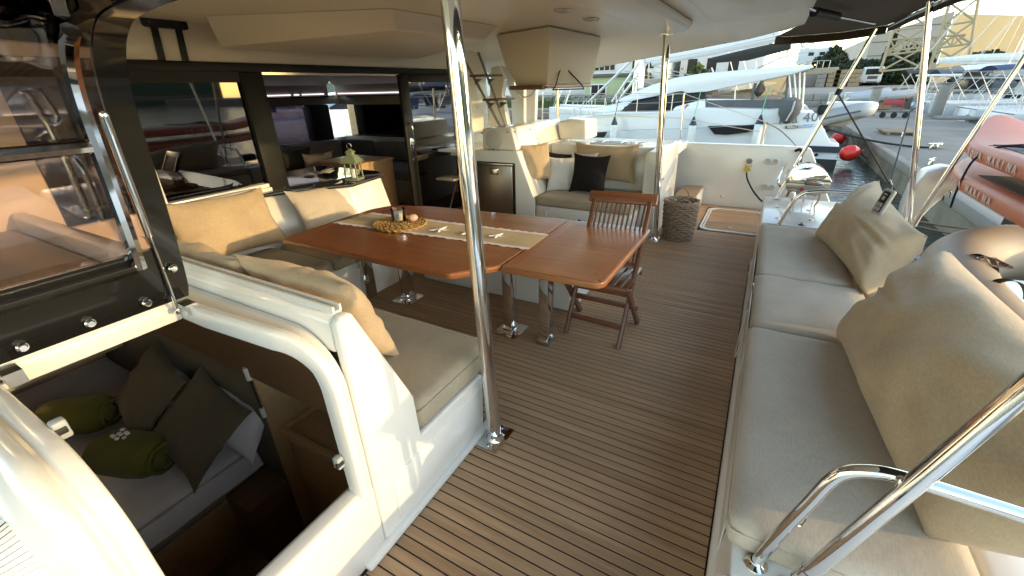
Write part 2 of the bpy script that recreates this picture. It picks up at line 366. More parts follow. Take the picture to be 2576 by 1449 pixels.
        return o
def par(o, p):
    o.parent = p; o.matrix_parent_inverse = p.matrix_world.inverted() if p.type != 'EMPTY' else Matrix.Translation(-p.location)
    return o
def tag(o, label, cat, group=None):
    o['label'] = label; o['category'] = cat
    if group: o['group'] = group
    return o
def thing(name, label, cat, loc=(0,0,0), group=None):
    e = bpy.data.objects.new(name, None); COL.objects.link(e); e.location = loc; e.empty_display_size = 0.1
    return tag(e, label, cat, group)
def struct(o, kind='structure', label=None, cat=None):
    o['kind'] = kind
    if label: o['label'] = label
    if cat: o['category'] = cat
    return o
def shift(o, d):
    """linked copy of one object moved by d"""
    c = o.copy(); COL.objects.link(c); c.location = o.location + V(d); return c
def text(name, s, size, mt, p, xdir, ydir, parent=None, ext=0.001, bold=0.0, space=1.0, shear=0.0):
    cu = bpy.data.curves.new(name, 'FONT'); cu.body = s; cu.size = size; cu.extrude = ext; cu.offset = bold; cu.space_character = space; cu.shear = shear; cu.resolution_u = 3
    t = bpy.data.objects.new(name + '_tmp', cu); COL.objects.link(t)
    me = bpy.data.meshes.new_from_object(t.evaluated_get(bpy.context.evaluated_depsgraph_get()))
    bpy.data.objects.remove(t); bpy.data.curves.remove(cu)
    x = V(xdir).normalized(); y = (V(ydir) - x*V(ydir).dot(x)).normalized(); z = x.cross(y)
    mw = Matrix.Identity(4)
    for i in range(3): mw[i][0] = x[i]; mw[i][1] = y[i]; mw[i][2] = z[i]; mw[i][3] = V(p)[i]
    me.transform(mw); me.name = name; me.materials.clear(); me.materials.append(M[mt])
    o = bpy.data.objects.new(name, me); COL.objects.link(o)
    if parent: par(o, parent)
    return o
def arc(c, r, a0, a1, n): return [(c[0] + r*math.cos(a0 + (a1-a0)*i/n), c[1] + r*math.sin(a0 + (a1-a0)*i/n)) for i in range(n+1)]
def smooth_path(pts, n=6, closed=False):
    """Catmull-Rom through points"""
    P = [V(p) for p in pts]; out = []; k = len(P)
    rng = k if closed else k-1
    for i in range(rng):
        p0 = P[(i-1) % k] if closed or i > 0 else P[0]*2 - P[1]
        p1 = P[i]; p2 = P[(i+1) % k]
        p3 = P[(i+2) % k] if closed or i+2 < k else P[-1]*2 - P[-2]
        for j in range(n):
            t = j/n
            out.append(0.5*((2*p1) + (p2-p0)*t + (2*p0-5*p1+4*p2-p3)*t*t + (3*p1-p0-3*p2+p3)*t**3))
    if not closed: out.append(P[-1])
    return out
def sag(a, b, drop, n=14):
    a = V(a); b = V(b)
    return [a.lerp(b, i/n) + V((0,0,-drop*4*(i/n)*(1-i/n))) for i in range(n+1)]
def frame(xd, yd):
    """rotation matrix from a wished x axis and an approximate y axis"""
    x = V(xd).normalized(); y = (V(yd) - x*V(yd).dot(x)).normalized(); z = x.cross(y)
    return Matrix((x, y, z)).transposed()
def pillow_bm(w, h, t, n=22, pinch=0.06, wr=0.012, seed=0, pw=0.5, ears=0.02, slump=0.0):
    """knife-edge pillow: two bulged faces sewn at the rim, corners drawn out to ears, creases running in from the seams"""
    b = B(); rows = {}
    def pos(i, j, side):
        u = -1 + 2*i/n; v = -1 + 2*j/n
        e = max(0.0, (1-u*u))*max(0.0, (1-v*v))
        x = u*w/2*(1 - pinch*(1-abs(u*v)**1.0)*(abs(u)**2) * (1-v*v)); y = v*h/2*(1 - pinch*(1-u*u)*(abs(v)**2))
        c = (abs(u)*abs(v))**6
        x += math.copysign(ears, u)*c; y += math.copysign(ears, v)*c
        z = side*t/2*(e**pw)
        q = V((x*5+seed*3.1, y*5-seed*1.7, seed*7.3+side))
        rim = 1 - e
        cr = noise.noise(V((math.atan2(v, u)*3.2+seed, seed*2.0, (abs(u)+abs(v))*0.8)))
        z += (noise.noise(q)*wr*0.8 + cr*wr*1.6*rim)*min(1, e*5)
        if slump: y -= slump*(1-v)*0.5*(u*u-0.3)*0.0; z += 0
        return V((x, y, z))
    g = {}
    for side in (1, -1):
        for i in range(n+1):
            for j in range(n+1):
                edge = i in (0, n) or j in (0, n)
                if side == -1 and edge: g[(side, i, j)] = g[(1, i, j)]
                else: g[(side, i, j)] = b.bm.verts.new(pos(i, j, side))
    for side in (1, -1):
        for i in range(n):
            for j in range(n):
                f = [g[(side,i,j)], g[(side,i+1,j)], g[(side,i+1,j+1)], g[(side,i,j+1)]]
                b.bm.faces.new(f if side == 1 else f[::-1])
    return b
def pillow4(name, label, bl, br, tr, tl, t, mt, group=None, seed=0, n=30, wr=.02, pinch=.05, pw=.48, ears=.02, flip=1):
    """pillow stretched between four corner points"""
    bl, br, tr, tl = V(bl), V(br), V(tr), V(tl)
    w = ((br-bl).length + (tr-tl).length)/2; h = ((tl-bl).length + (tr-br).length)/2
    b = pillow_bm(w, h, t, n=n, wr=wr, pinch=pinch, seed=seed, pw=pw, ears=ears)
    nrm = (br-bl).cross(tl-bl).normalized()*flip
    for v in b.bm.verts:
        u_ = v.co.x/w + .5; v_ = v.co.y/h + .5; z = v.co.z
        v.co = bl.lerp(br, u_).lerp(tl.lerp(tr, u_), v_) + nrm*z
    o = b.build(name, mt, ang=80)
    return tag(o, label, 'pillow' if 'pillow' in name else 'cushion', group)
def place(b, c, rot):
    for v in b.bm.verts: v.co = V(c) + rot @ v.co
    return b
def pillow(name, label, c, xd, yd, w, h, t, mt, group=None, seed=0, n=22, wr=0.012, pinch=0.06, pw=0.5, ears=0.02, fold=None):
    b = pillow_bm(w, h, t, n=n, wr=wr, pinch=pinch, seed=seed, pw=pw, ears=ears)
    if fold:
        for v in b.bm.verts: v.co = fold(v.co)
    place(b, c, frame(xd, yd))
    o = b.build(name, mt, ang=80)
    return tag(o, label, 'pillow' if 'pillow' in name else 'cushion', group)
def seat_cushion(name, label, x0, x1, y0, y1, z0, z1, mt, group=None, r=0.035, crown=0.012, seed=0, piping=True, wr=0.004):
    """box cushion with crowned top, soft edges and a stitched seam"""
    b = B(); nx = max(6, int((x1-x0)/0.05)); ny = max(6, int((y1-y0)/0.05)); nz = 4
    vs = {}
    def shp(x, y, z):
        cx = (x0+x1)/2; cy = (y0+y1)/2
        px = min(max(x, x0+r), x1-r); py = min(max(y, y0+r), y1-r); pz = min(max(z, z0+r*0.6), z1-r*0.7)
        d = V((x-px, y-py, z-pz))
        if d.length > 1e-6:
            k = max(abs(d.x)/r, abs(d.y)/r, abs(d.z)/(r*0.7)); d = V((d.x/r, d.y/r, d.z/(r*0.7))).normalized()*k; d = V((d.x*r, d.y*r, d.z*r*0.7))
        p = V((px, py, pz)) + d
        u = (x-cx)/(x1-x0)*2; v = (y-cy)/(y1-y0)*2; k = (z-z0)/(z1-z0)
        p.z += crown*max(0, 1-u*u)*max(0, 1-v*v)*k + wr*k*noise.noise(V((x*9+seed, y*4, seed*3)))
        return p
    def gv(i, j, k):
        key = (i, j, k)
        if key not in vs: vs[key] = b.bm.verts.new(shp(x0+(x1-x0)*i/nx, y0+(y1-y0)*j/ny, z0+(z1-z0)*k/nz))
        return vs[key]
    for i in range(nx):
        for j in range(ny):
            for k in (0, nz): b.bm.faces.new((gv(i,j,k), gv(i+1,j,k), gv(i+1,j+1,k), gv(i,j+1,k)))
    for i in range(nx):
        for k in range(nz):
            for j in (0, ny): b.bm.faces.new((gv(i,j,k), gv(i+1,j,k), gv(i+1,j,k+1), gv(i,j,k+1)))
    for j in range(ny):
        for k in range(nz):
            for i in (0, nx): b.bm.faces.new((gv(i,j,k), gv(i,j+1,k), gv(i,j+1,k+1), gv(i,j,k+1)))
    o = b.build(name, mt, ang=80); tag(o, label, 'cushion', group)
    if piping:
        zz = z1 - r*0.75; e = 0.0015; k = r*0.55
        pth = []
        for (cx, cy, a) in ((x1-k, y1-k, 0), (x0+k, y1-k, 90), (x0+k, y0+k, 180), (x1-k, y0+k, 270)):
            for q in range(4): pth.append((cx+(k+e)*math.cos(rad(a+30*q)), cy+(k+e)*math.sin(rad(a+30*q)), zz))
        B().tube(pth, 0.003, n=5, closed=True).build('seam', mt, o)
    return o
# ================================================================ COCKPIT STRUCTURE
# ---- teak floor, one object per plank
fl = B()
fl.bx(-1.03, 0.125, -0.6, 1.55, -0.06, -0.004)
fl.bx(-4.0, 0.125, 1.5501, 7.05, -0.06, -0.0045)
fl.bx(0.1251, 0.32, 4.62, 7.05, -0.06, -0.005)
floor = struct(fl.build('cockpit_floor', 'caulk', smooth=False))
PITCH = 0.0492; PW_ = 0.0428
def plank_mesh(x0, x1):
    b = B(); b.bx(x0, x1, -PW_/2, PW_/2, -0.02, 0.0)
    es = [e for e in b.bm.edges if abs(e.verts[0].co.z) < 1e-6 and abs(e.verts[1].co.z) < 1e-6]
    bmesh.ops.bevel(b.bm, geom=es, offset=0.0018, segments=1, affect='EDGES')
    return b
HX0, HX1, HY0, HY1 = -0.475, 0.215, 5.72, 6.84
variants = {}
def add_plank(x0, x1, y, parent):
    key = (round(x0, 3), round(x1, 3))
    if key not in variants:
        o = plank_mesh(x0, x1).build('plank', 'teak_deck', smooth=False); variants[key] = o
    else:
        o = variants[key].copy(); COL.objects.link(o)
    o.location = (0, y, 0)
    o.parent = parent
    return o
i = 0
y = -0.42
while y < 7.03:
    xe = 0.123 if y < 4.66 else 0.30
    if y < 1.52: add_plank(-1.028, xe, y, floor)
    elif HY0 - 0.05 < y < HY1 + 0.05:
        add_plank(-3.99, HX0 - 0.035, y, floor)
    else: add_plank(-3.99, xe, y, floor)
    y += PITCH; i += 1
# floor hatch with white rim
fh = thing('floor_hatch', 'white rimmed teak hatch set in the cockpit floor beside the grill cabinet', 'hatch', ((HX0+HX1)/2, (HY0+HY1)/2, 0))
def rrect(x0, x1, y0, y1, r, n=5):
    p = []
    for (cx, cy_, a) in ((x1-r, y1-r, 0), (x0+r, y1-r, 90), (x0+r, y0+r, 180), (x1-r, y0+r, 270)):
        p += [(cx+r*math.cos(rad(a+90*k/n)), cy_+r*math.sin(rad(a+90*k/n))) for k in range(n+1)]
    return p
def ring2(outer, inner, z0, z1):
    b = B(); n = len(outer)
    T = [[b.bm.verts.new((p[0], p[1], z)) for p in q] for q in (outer, inner) for z in (z0, z1)]
    o0, o1, i0, i1 = T
    for k in range(n):
        j = (k+1) % n
        for a, c in ((o0, o1), (o1, i1), (i1, i0), (i0, o0)): b.bm.faces.new((a[k], a[j], c[j], c[k]))
    return b
ring2(rrect(HX0-0.02, HX1+0.02, HY0-0.02, HY1+0.02, 0.13), rrect(HX0+0.006, HX1-0.006, HY0+0.006, HY1-0.006, 0.11), -0.03, 0.006).build('rim', 'gelcoat', fh)
ring2(rrect(HX0+0.014, HX1-0.014, HY0+0.014, HY1-0.014, 0.105), rrect(HX0+0.034, HX1-0.034, HY0+0.034, HY1-0.034, 0.09), -0.03, 0.005).build('inner_rim', 'gelcoat', fh)
k = 0
yy = HY0 + 0.06
while yy < HY1 - 0.04:
    ins = 0.036 + (0.05 if (yy < HY0+0.1 or yy > HY1-0.1) else 0)
    b = plank_mesh(HX0+ins, HX1-ins)
    for v_ in b.bm.verts: v_.co.y += yy
    b.build('plank', 'teak_deck', fh, smooth=False)
    yy += PITCH
B().lathe([(0, 0), (0.028, 0), (0.028, 0.006), (0.012, 0.006), (0.010, 0.002), (0, 0.002)], (-0.14, 5.9, 0.001), 16).build('lift_ring', 'chrome', fh)

# ---- port bench with coaming, one moulding
bench = thing('port_bench', 'white moulded cockpit bench with coaming back beside the open cabin hatch', 'bench', (-2.0, 1.1, 0))
B().prism([(.718, .0), (.718, 1.045), (.738, 1.066), (.778, 1.066), (.985, .578), (.995, .36), (1.475, .36), (1.455, 0)], 'x', -1.075, -1.03).build('end_moulding', 'gelcoat', bench, bevel=0.014, seg=3)
B().prism([(.718, .93), (.718, 1.044), (.738, 1.065), (.777, 1.065), (.984, .578), (.994, .3595), (1.474, .3595), (1.455, 0), (1.43, 0), (1.448, .335), (.966, .335), (.954, .57), (.765, .985), (.757, .93)], 'x', -3.95, -1.0752).build('moulding', 'gelcoat', bench, bevel=0.010, seg=2)
B().prism([(.80, .30), (1.445, .30), (1.435, .055), (.80, .055)], 'x', -1.04, -1.022).build('end_panel', 'gelcoat', bench, bevel=0.006)
B().bx(-1.045, -1.004, .60, 1.50, 0.0, .040).build('skirting', 'gelcoat', bench, bevel=0.012)
B().prism([(-3.62, 0), (-3.62, .36), (-2.86, .36), (-2.84, 0)], 'y', 1.4801, 3.46).build('side_base', 'gelcoat', bench, bevel=0.012)
# leaning back below the window
B().prism([(-3.9, .361), (-3.9, .93), (-3.84, .93), (-3.66, .45), (-3.64, .361)], 'y', 0.72, 2.22).build('back_panel', 'gelcoat', bench, bevel=0.012)
B().prism([(2.30, .08), (2.30, .30), (2.44, .30), (2.50, .27), (3.15, .27), (3.15, .08)], 'x', -2.868, -2.842).build('locker_door', 'gelcoat', bench, bevel=0.005)
# white track on top of the coaming
rail = B()
rail.bx(-2.30, -1.075, .742, .750, 1.064, 1.088); rail.bx(-2.30, -1.075, .768, .776, 1.064, 1.088); rail.bx(-2.30, -1.075, .7501, .7679, 1.064, 1.070)
tag(rail.build('curtain_track', 'gelcoat', smooth=False), 'white channel track running along the top of the bench coaming', 'track')

# ---- cabin hatch surround (roof opening that rounds over into a doorway)
hs = thing('hatch_surround', 'glossy white moulded surround of the open cabin hatch in the left foreground', 'hatch frame', (-1.5, 0.3, 0))
path = [(-2.6, 1.0), (-2.0, 1.0), (-1.6, 1.0), (-1.25, 1.0)] + arc((-1.25, .80), .20, rad(80), rad(0), 10) + [(-1.047, .6), (-1.044, .40), (-1.044, .34)]
def along(path, ringfn):
    rings = []
    for i_, p in enumerate(path):
        a = V(path[max(i_-1, 0)]); c = V(path[min(i_+1, len(path)-1)]); t = (c-a).normalized(); nrm = V((-t.y, t.x))
        s = i_/(len(path)-1)
        rings.append([(p[0]+nrm.x*q[1], q[0], p[1]+nrm.y*q[1]) for q in ringfn(s, p)])
    return rings
def ring_r(s, p):
    yi = .598 + .057*max(0, min(1, (p[0]+1.35)/0.27))
    return [(yi, -.05), (yi, .012), (yi+.008, .020), (yi+.030, .020), (yi+.040, .010), (yi+.046, -.002), (.712, .004), (.7165, -.003), (.7165, -.05)]
def ring_l(s, p):
    yi = .125
    return [(yi, -.05), (yi, .012), (yi-.006, .018), (yi-.034, .016), (yi-.043, .003), (yi-.050, .003), (yi-.060, .020), (yi-.072, .025), (yi-.090, .020), (yi-.105, -.006), (yi-.125, -.05), (yi-.140, -.14), (yi-.24, -.19), (yi-.60, -.24), (yi-.60, -.27)]
B().loft(along(path, ring_r)).build('far_jamb', 'gelcoat', hs, ang=50)
B().loft(along(path, ring_l)).build('near_jamb', 'gelcoat', hs, ang=50)
B().bx(-2.6, -1.80, .1251, .597, .95, .995).build('hinge_sill', 'gelcoat', hs, bevel=0.01)
B().prism([(-1.84, .995), (-1.84, 1.03), (-1.76, 1.03), (-1.745, 1.01), (-1.745, .95), (-1.79, .95), (-1.79, .995)], 'y', .1252, .5975).build('hinge_lip', 'gelcoat', hs, bevel=0.008)
B().prism([(-1.13, 0.0), (-1.13, .33), (-1.11, .352), (-1.05, .352), (-1.035, .335), (-1.035, 0)], 'y', -.62, .7165).build('door_sill', 'gelcoat', hs, bevel=0.012)
B().prism([(-2.6, 0), (-2.6, .74), (-1.12, .74), (-.92, .60), (-.80, .0)], 'y', -.95, -.125).build('outer_deck', 'gelcoat', hs, bevel=0.04, seg=3)
for (px_, py_) in ((852, 1162), (152, 1078)):
    p = AX(px_, py_, -1.09) if px_ > 500 else AZ(px_, py_, 1.0)
    c = thing('hatch_catch', ('grey plastic door catch on the far jamb of the open cabin hatch' if px_ > 500 else 'clear plastic catch on the near jamb of the open cabin hatch'), 'catch', p)
    B().obox(p, (.03, .028, .05)).build('block', 'remote_grey', c, bevel=.006)
    B().obox(p + V((.012, -.006, .0)), (.012, .03, .018)).build('tongue', 'black_rubber', c, bevel=.003)

# ---- smoked hood standing open over the hatch
hood = thing('hatch_hood', 'raised smoked acrylic hood of the cabin hatch, black rimmed with chrome bars', 'hatch hood', (-1.75, .35, 1.03))
hp = [(-1.735, 1.035), (-1.70, 1.10), (-1.665, 1.25), (-1.64, 1.40), (-1.62, 1.55), (-1.605, 1.66), (-1.575, 1.755), (-1.53, 1.82), (-1.47, 1.862), (-1.40, 1.882), (-1.24, 1.895), (-1.06, 1.90)]
hp = [tuple(p)[:2] for p in smooth_path([(a, b_, 0) for a, b_ in hp], 4)]
B().strip(hp, 'y', .085, .63, .006).build('acrylic_panel', 'smoke_hood', hood, ang=60)
def band(y0, y1, off, th, mt, name, i0=0, i1=None):
    i1 = i1 or len(hp)
    pth = []
    for i_ in range(i0, i1):
        a = V(hp[max(i_-1, 0)]); c = V(hp[min(i_+1, len(hp)-1)]); t = (c-a).normalized(); pth.append((hp[i_][0] + t.y*off, hp[i_][1] - t.x*off))
    return B().strip(pth, 'y', y0, y1, th).build(name, mt, hood, ang=60)
band(.563, .634, .003, .013, 'black_gloss', 'rim_band')
band(.081, .140, .003, .013, 'black_gloss', 'rim_band')
band(.141, .562, .003, .013, 'black_gloss', 'foot_band', 0, 9)
band(.141, .562, .003, .013, 'black_gloss', 'head_band', len(hp)-4)
def hood_pt(k, off):
    a = V(hp[max(k-1, 0)]); c = V(hp[min(k+1, len(hp)-1)]); t = (c-a).normalized(); return hp[k][0] + t.y*off, hp[k][1] - t.x*off
# chrome bars on the inner side
bar_pts = [hood_pt(k, .022) for k in range(7, 33)]
B().tube([(p[0], .508, p[1]) for p in bar_pts], .019, 8).build('chrome_bar', 'chrome', hood)
B().tube([(p[0], .165, p[1]) for p in bar_pts], .014, 8).build('chrome_bar', 'chrome', hood)
for k in (7, 17):
    p = hood_pt(k, .022); B().tube([(p[0], .178, p[1]), (p[0], .495, p[1])], .018, 8).build('cross_bar', 'chrome', hood)
for (yb, k) in ((.597, 6), (.50, 3), (.35, 3), (.20, 3)):
    p = hood_pt(k, .012)
    B().lathe([(0, .012), (.008, .012), (.011, .006), (.014, .003), (.014, 0), (0, 0)], (p[0], yb, p[1]), 14, Matrix.Rotation(rad(90), 3, 'Y')).build('bolt', 'chrome', hood)
# gas struts
for (yb, lab) in ((.575, 'chrome gas strut holding up the hatch hood at its far side'), (.125, 'chrome gas strut at the near left edge of the hatch hood')):
    g = thing('gas_strut', lab, 'gas strut', (-1.72, yb, 1.0))
    top = hood_pt(20, .03); a = V((top[0], yb-.03 if yb > .3 else yb+.03, top[1])); c = V((-1.70, yb, 1.005)); mid = a.lerp(c, .55)
    B().tube([a, mid], .0115, 12).build('cylinder', 'chrome', g)
    B().tube([mid, c], .005, 10).build('rod', 'chrome', g)
    B().lathe([(0, -.012), (.010, -.008), (.012, 0), (.010, .008), (0, .012)], a, 12).build('ball_joint', 'chrome', g)
    B().lathe([(0, -.012), (.010, -.008), (.012, 0), (.010, .008), (0, .012)], c, 12).build('ball_joint', 'chrome', g)
    b = B(); b.bx(c.x-.03, c.x+.035, yb+.010, yb+.05, 1.021, 1.026); b.bx(c.x+.030, c.x+.035, yb+.010, yb+.05, .985, 1.021)
    b.build('bracket', 'chrome_dull', g)

# ---- cabin below the hatch
cab = B()
cab.bx(-4.75, -1.14, -1.0, 1.52, -1.09, -1.05)
cab.bx(-4.80, -4.70, -1.0, 1.52, -1.05, .95)
cab.bx(-4.70, -1.14, -1.08, -1.0, -1.05, .92)
cab.bx(-4.70, -1.14, 1.49, 1.56, -1.05, -.001)
cab.bx(-4.70, -2.62, -1.0, .7, .93, .96)
cab.bx(-1.17, -1.135, -1.0, 1.49, -1.05, .0)
cabin = struct(cab.build('cabin_lining', 'salon_trim', smooth=False))
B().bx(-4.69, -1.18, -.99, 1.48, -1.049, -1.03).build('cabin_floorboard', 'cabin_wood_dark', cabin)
bed = thing('cabin_bed', 'double bed with white sheet seen down through the open cabin hatch', 'bed', (-3.5, .3, -1.05))
B().bx(-4.69, -2.52, -.99, .955, -1.03, -.62).build('bed_base', 'cabin_wood', bed, bevel=.008)
def sheet_fn(u, v):
    x = -4.66 + 2.20*u; y_ = -.96 + 1.91*v
    z = -.36 + .010*noise.noise(V((x*5, y_*3.2, 1))) + .006*noise.noise(V((x*13, y_*8, 5)))
    e = max(0, (x+2.56)/.10); z -= .15*e*e
    return V((x, y_, z))
bs = B().surf(sheet_fn, 90, 70)
for v_ in [v for v in bs.bm.verts]: pass
bs.build('sheet', 'sheet_cloth', bed, ang=80)
seat_cushion('mattress', '', -4.68, -2.50, -.985, .95, -.61, -.385, 'grey_cloth', piping=False)
mo = bpy.data.objects['mattress']; del mo['label']; del mo['category']; par(mo, bed)
hbd = thing('headboard', 'dark padded headboard with wooden ledge along the far side of the cabin bed', 'headboard', (-3.5, 1.4, -1.05))
B().bx(-4.68, -2.26, .962, 1.0, -1.03, .30).build('padded_panel', 'olive_cloth', hbd, bevel=.01)
B().bx(-2.255, -2.235, .962, 1.485, -1.03, .30).build('return_panel', 'cabin_wood', hbd, bevel=.004)
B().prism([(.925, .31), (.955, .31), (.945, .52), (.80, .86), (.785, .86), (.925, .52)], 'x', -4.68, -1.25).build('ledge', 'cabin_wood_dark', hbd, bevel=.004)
for xx in (-2.95, -2.62):
    pass
lamp = thing('reading_lamp', 'small white tube reading lamp at the corner of the cabin headboard', 'lamp', (-2.20, .94, .2))
B().tube([(-2.19, .925, .37), (-2.19, .925, .29)], .016, 12).build('shade', 'print_white', lamp)
B().tube([(-2.19, .925, .288), (-2.17, .925, .10)], .006, 8).build('stem', 'black_rubber', lamp)
B().tube([(-2.17, .925, .10), (-2.165, .925, .04)], .014, 12).build('shade', 'print_white', lamp)
cbt = thing('cabin_cabinet', 'pale wooden cabinet with raised edge top beside the cabin bed', 'cabinet', (-1.9, 1.25, -1.05))
B().bx(-2.23, -1.42, 1.03, 1.485, -1.03, -.19).build('carcass', 'cabin_wood', cbt, bevel=.006)
B().bx(-2.232, -1.40, .99, 1.487, -.189, -.165).build('top', 'cabin_wood', cbt, bevel=.005)
for a in ((-2.232, -1.40, .99, 1.03), (-2.232, -2.19, 1.031, 1.487)):
    B().bx(a[0], a[1], a[2], a[3], -.164, -.135).build('fiddle_rail', 'cabin_wood', cbt, bevel=.006)
B().bx(-2.18, -1.50, 1.024, 1.030, -.95, -.26).build('door', 'cabin_wood', cbt, bevel=.002)
stp = thing('cabin_step', 'brown wooden step block at the foot of the cabin bed', 'step', (-2.3, .8, -1.03))
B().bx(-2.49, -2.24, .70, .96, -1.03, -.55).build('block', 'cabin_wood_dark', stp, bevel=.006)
zb = -.345
def lay(name, label, u, v, size, t, mt, yaw, tilt=35, seed=0, h=None, lift=.0, roll=0, grp=None):
    p = AZ(u, v, zb + lift)
    xd = V((math.cos(rad(yaw)), math.sin(rad(yaw)), math.sin(rad(roll)))); up = V((-math.sin(rad(yaw))*math.cos(rad(tilt)), math.cos(rad(yaw))*math.cos(rad(tilt)), math.sin(rad(tilt))))
    return pillow(name, label, p, xd, up, size, h or size, t, mt, seed=seed, wr=.016, group=grp)
lay('bed_pillow', 'crumpled white bed pillow nearest the cabin cabinet', 585, 1030, .64, .18, 'sheet_cloth', 4, 48, 4, .44, .24)
lay('bed_pillow', 'crumpled white bed pillow far back on the cabin bed', 455, 935, .60, .16, 'sheet_cloth', 6, 45, 5, .42, .26)
lay('scatter_pillow', 'dark brown square pillow standing behind on the cabin bed', 372, 985, .52, .14, 'olive_cloth', -12, 50, 6, .50, .30, -14)
lay('scatter_pillow', 'dark brown square pillow leaning in the middle of the cabin bed', 498, 1068, .52, .14, 'olive_cloth', -4, 46, 7, .50, .26, -16)
def towel(label, u, v, yaw, L, r, seed):
    c = AZ(u, v, zb + r)
    t = thing('rolled_towel', label, 'towel', c - V((0, 0, r)))
    d = V((math.cos(rad(yaw)), math.sin(rad(yaw)), 0)); s = V((-d.y, d.x, 0))
    rings = []
    for i_ in range(15):
        a = -1 + 2*i_/14; k = (1-abs(a)**5)**.35 * .97 + .03
        rings.append([c + d*(a*L/2) + (s*math.cos(q) + V((0,0,1))*math.sin(q)*.86)*r*k*(1+.05*noise.noise(V((a*3, q*2, seed)))) for q in [2*math.pi*j/22 for j in range(22)]])
    B().loft(rings).build('roll', 'towel_green', t, ang=80)
    sp = []
    for i_ in range(30):
        q = i_*.42; rr = r*(.22+.62*i_/30); sp.append(c + d*(L/2*1.0) + (s*math.cos(q) + V((0,0,1))*math.sin(q)*.86)*rr)
    B().tube(sp, .012, 6).build('rolled_edge', 'towel_green', t)
    return t, c
towel('rolled green towel farther back at the bed edge, without shells', 190, 1045, 40, .42, .14, 1)
tw, tc_ = towel('rolled green towel near the sheet edge with a string of white shells on it', 328, 1140, 22, .44, .14, 2)
sh = thing('shell_string', 'small bunch of white shells lying on the nearer green towel', 'shells', tc_ + V((0, 0, .1)))
for i_ in range(9):
    q = tc_ + V((-.06 + .02*(i_ % 5), -.02 + .025*(i_ % 3), .127 + .004*(i_ % 2)))
    B().lathe([(0, -.008), (.010, -.004), (.013, .002), (.008, .008), (0, .010)], q, 8).build('shell', 'starfish', sh)
# ================================================================ SALON BULKHEAD, SALON, HARDTOP
XB = -4.0
bk = B()
bk.bx(XB-.10, XB, -1.3, .95, .0, 2.2)                    # white cabin side left of the windows
bk.bx(XB-.10, XB, .9501, 2.24, .0, .86)                   # white below the window
bk.bx(XB-.10, XB, .9501, 5.44, 1.935, 2.2)                # white above the black header
bk.bx(XB-.10, XB, 5.4401, 6.35, .0, 2.2)
bulk = struct(bk.build('bulkhead_wall', 'gelcoat_warm', bevel=.006))
B().bx(XB-.09, XB+.012, .9502, 5.438, 1.865, 1.934).build('header_beam', 'black_frame', bulk, bevel=.004)
B().bx(XB-.09, XB+.009, .9503, 2.3995, 1.785, 1.8645).build('upper_band', 'black_frame', bulk)
B().bx(XB-.09, XB+.006, .9502, 1.50, .8605, 1.7845).build('black_panel', 'black_gloss', bulk, bevel=.004)
B().bx(XB-.09, XB+.020, 2.40, 2.60, .8605, 1.864).build('door_post', 'black_frame', bulk, bevel=.006)
B().bx(XB-.06, XB+.010, 1.5003, 1.56, .8605, 1.7845).build('window_jamb', 'gelcoat', bulk, bevel=.004)
sill = B(); sill.bx(XB-.06, XB+.055, 1.5602, 2.399, .8605, .895); sill.bx(XB-.06, XB+.025, 1.5602, 2.399, .8952, .928)
sill.build('window_sill', 'gelcoat', bulk, bevel=.004)
B().bx(XB-.03, XB-.022, 1.5603, 2.399, .9283, 1.7845).build('window_pane', 'tint_window', bulk, smooth=False)
B().bx(XB-.0, XB+.03, 2.595, 4.32, 1.845, 1.8645).build('door_track', 'chrome_dull', bulk)
for p in (AX(1030, 173, XB+.013), AX(800, 166, XB+.013)):
    B().lathe([(0, .003), (.006, .003), (.006, 0), (0, 0)], p, 8, Matrix.Rotation(rad(90), 3, 'Y')).build('screw', 'chrome_dull', bulk)
# bracket high on the white wall
br = thing('wall_bracket', 'black two legged bracket on the white wall above the salon window', 'bracket', (XB+.02, 1.95, 2.0))
b = B(); b.prism(rrect(1.80, 2.10, 2.145, 2.205, .02), 'x', XB+.001, XB+.02); b.build('plate', 'black_frame', br)
for (ya, yb) in ((1.87, 1.852), (2.03, 2.012)):
    B().bar((XB+.010, ya, 2.146), (XB+.010, yb, 1.936), .014, .045, up=(0, 1, 0)).build('leg', 'black_frame', br, bevel=.003)
for q in (1.84, 1.90, 1.99, 2.06):
    B().lathe([(0, .004), (.010, .004), (.010, 0), (0, 0)], (XB+.0201, q, 2.175), 10, Matrix.Rotation(rad(90), 3, 'Y')).build('screw', 'black_gloss', br)

# sliding glass door (slid open to the right)
sd = thing('sliding_door', 'black framed sliding glass door slid aside at the salon entrance', 'door', (XB+.04, 4.85, 0))
X0, X1 = XB+.021, XB+.060
def yz_bar(y0, y1, z0, z1, name, mt='black_frame'): return B().bx(X0, X1, y0, y1, z0, z1).build(name, mt, sd, bevel=.005)
yz_bar(4.30, 4.46, .02, 1.86, 'stile'); yz_bar(5.36, 5.43, .02, 1.86, 'stile')
yz_bar(4.4602, 5.3598, 1.775, 1.86, 'rail'); yz_bar(4.4602, 5.3598, .83, .90, 'rail'); yz_bar(4.4602, 5.3598, .02, .10, 'rail')
for (z0, z1) in ((.9002, 1.7748), (.1002, .8298)):
    B().bx(X0+.014, X0+.020, 4.4602, 5.3598, z0, z1).build('pane', 'tint_door', sd, smooth=False)
B().tube(smooth_path([(X1+.001, 4.375, 1.31), (X1+.035, 4.375, 1.29), (X1+.045, 4.378, 1.20), (X1+.035, 4.382, 1.06), (X1+.001, 4.382, 1.045)], 5), .010, 10).build('handle', 'chrome', sd)
B().prism(rrect(4.345, 4.40, .955, 1.13, .025), 'x', X1+.0005, X1+.008).build('lock_plate', 'chrome', sd, bevel=.002)
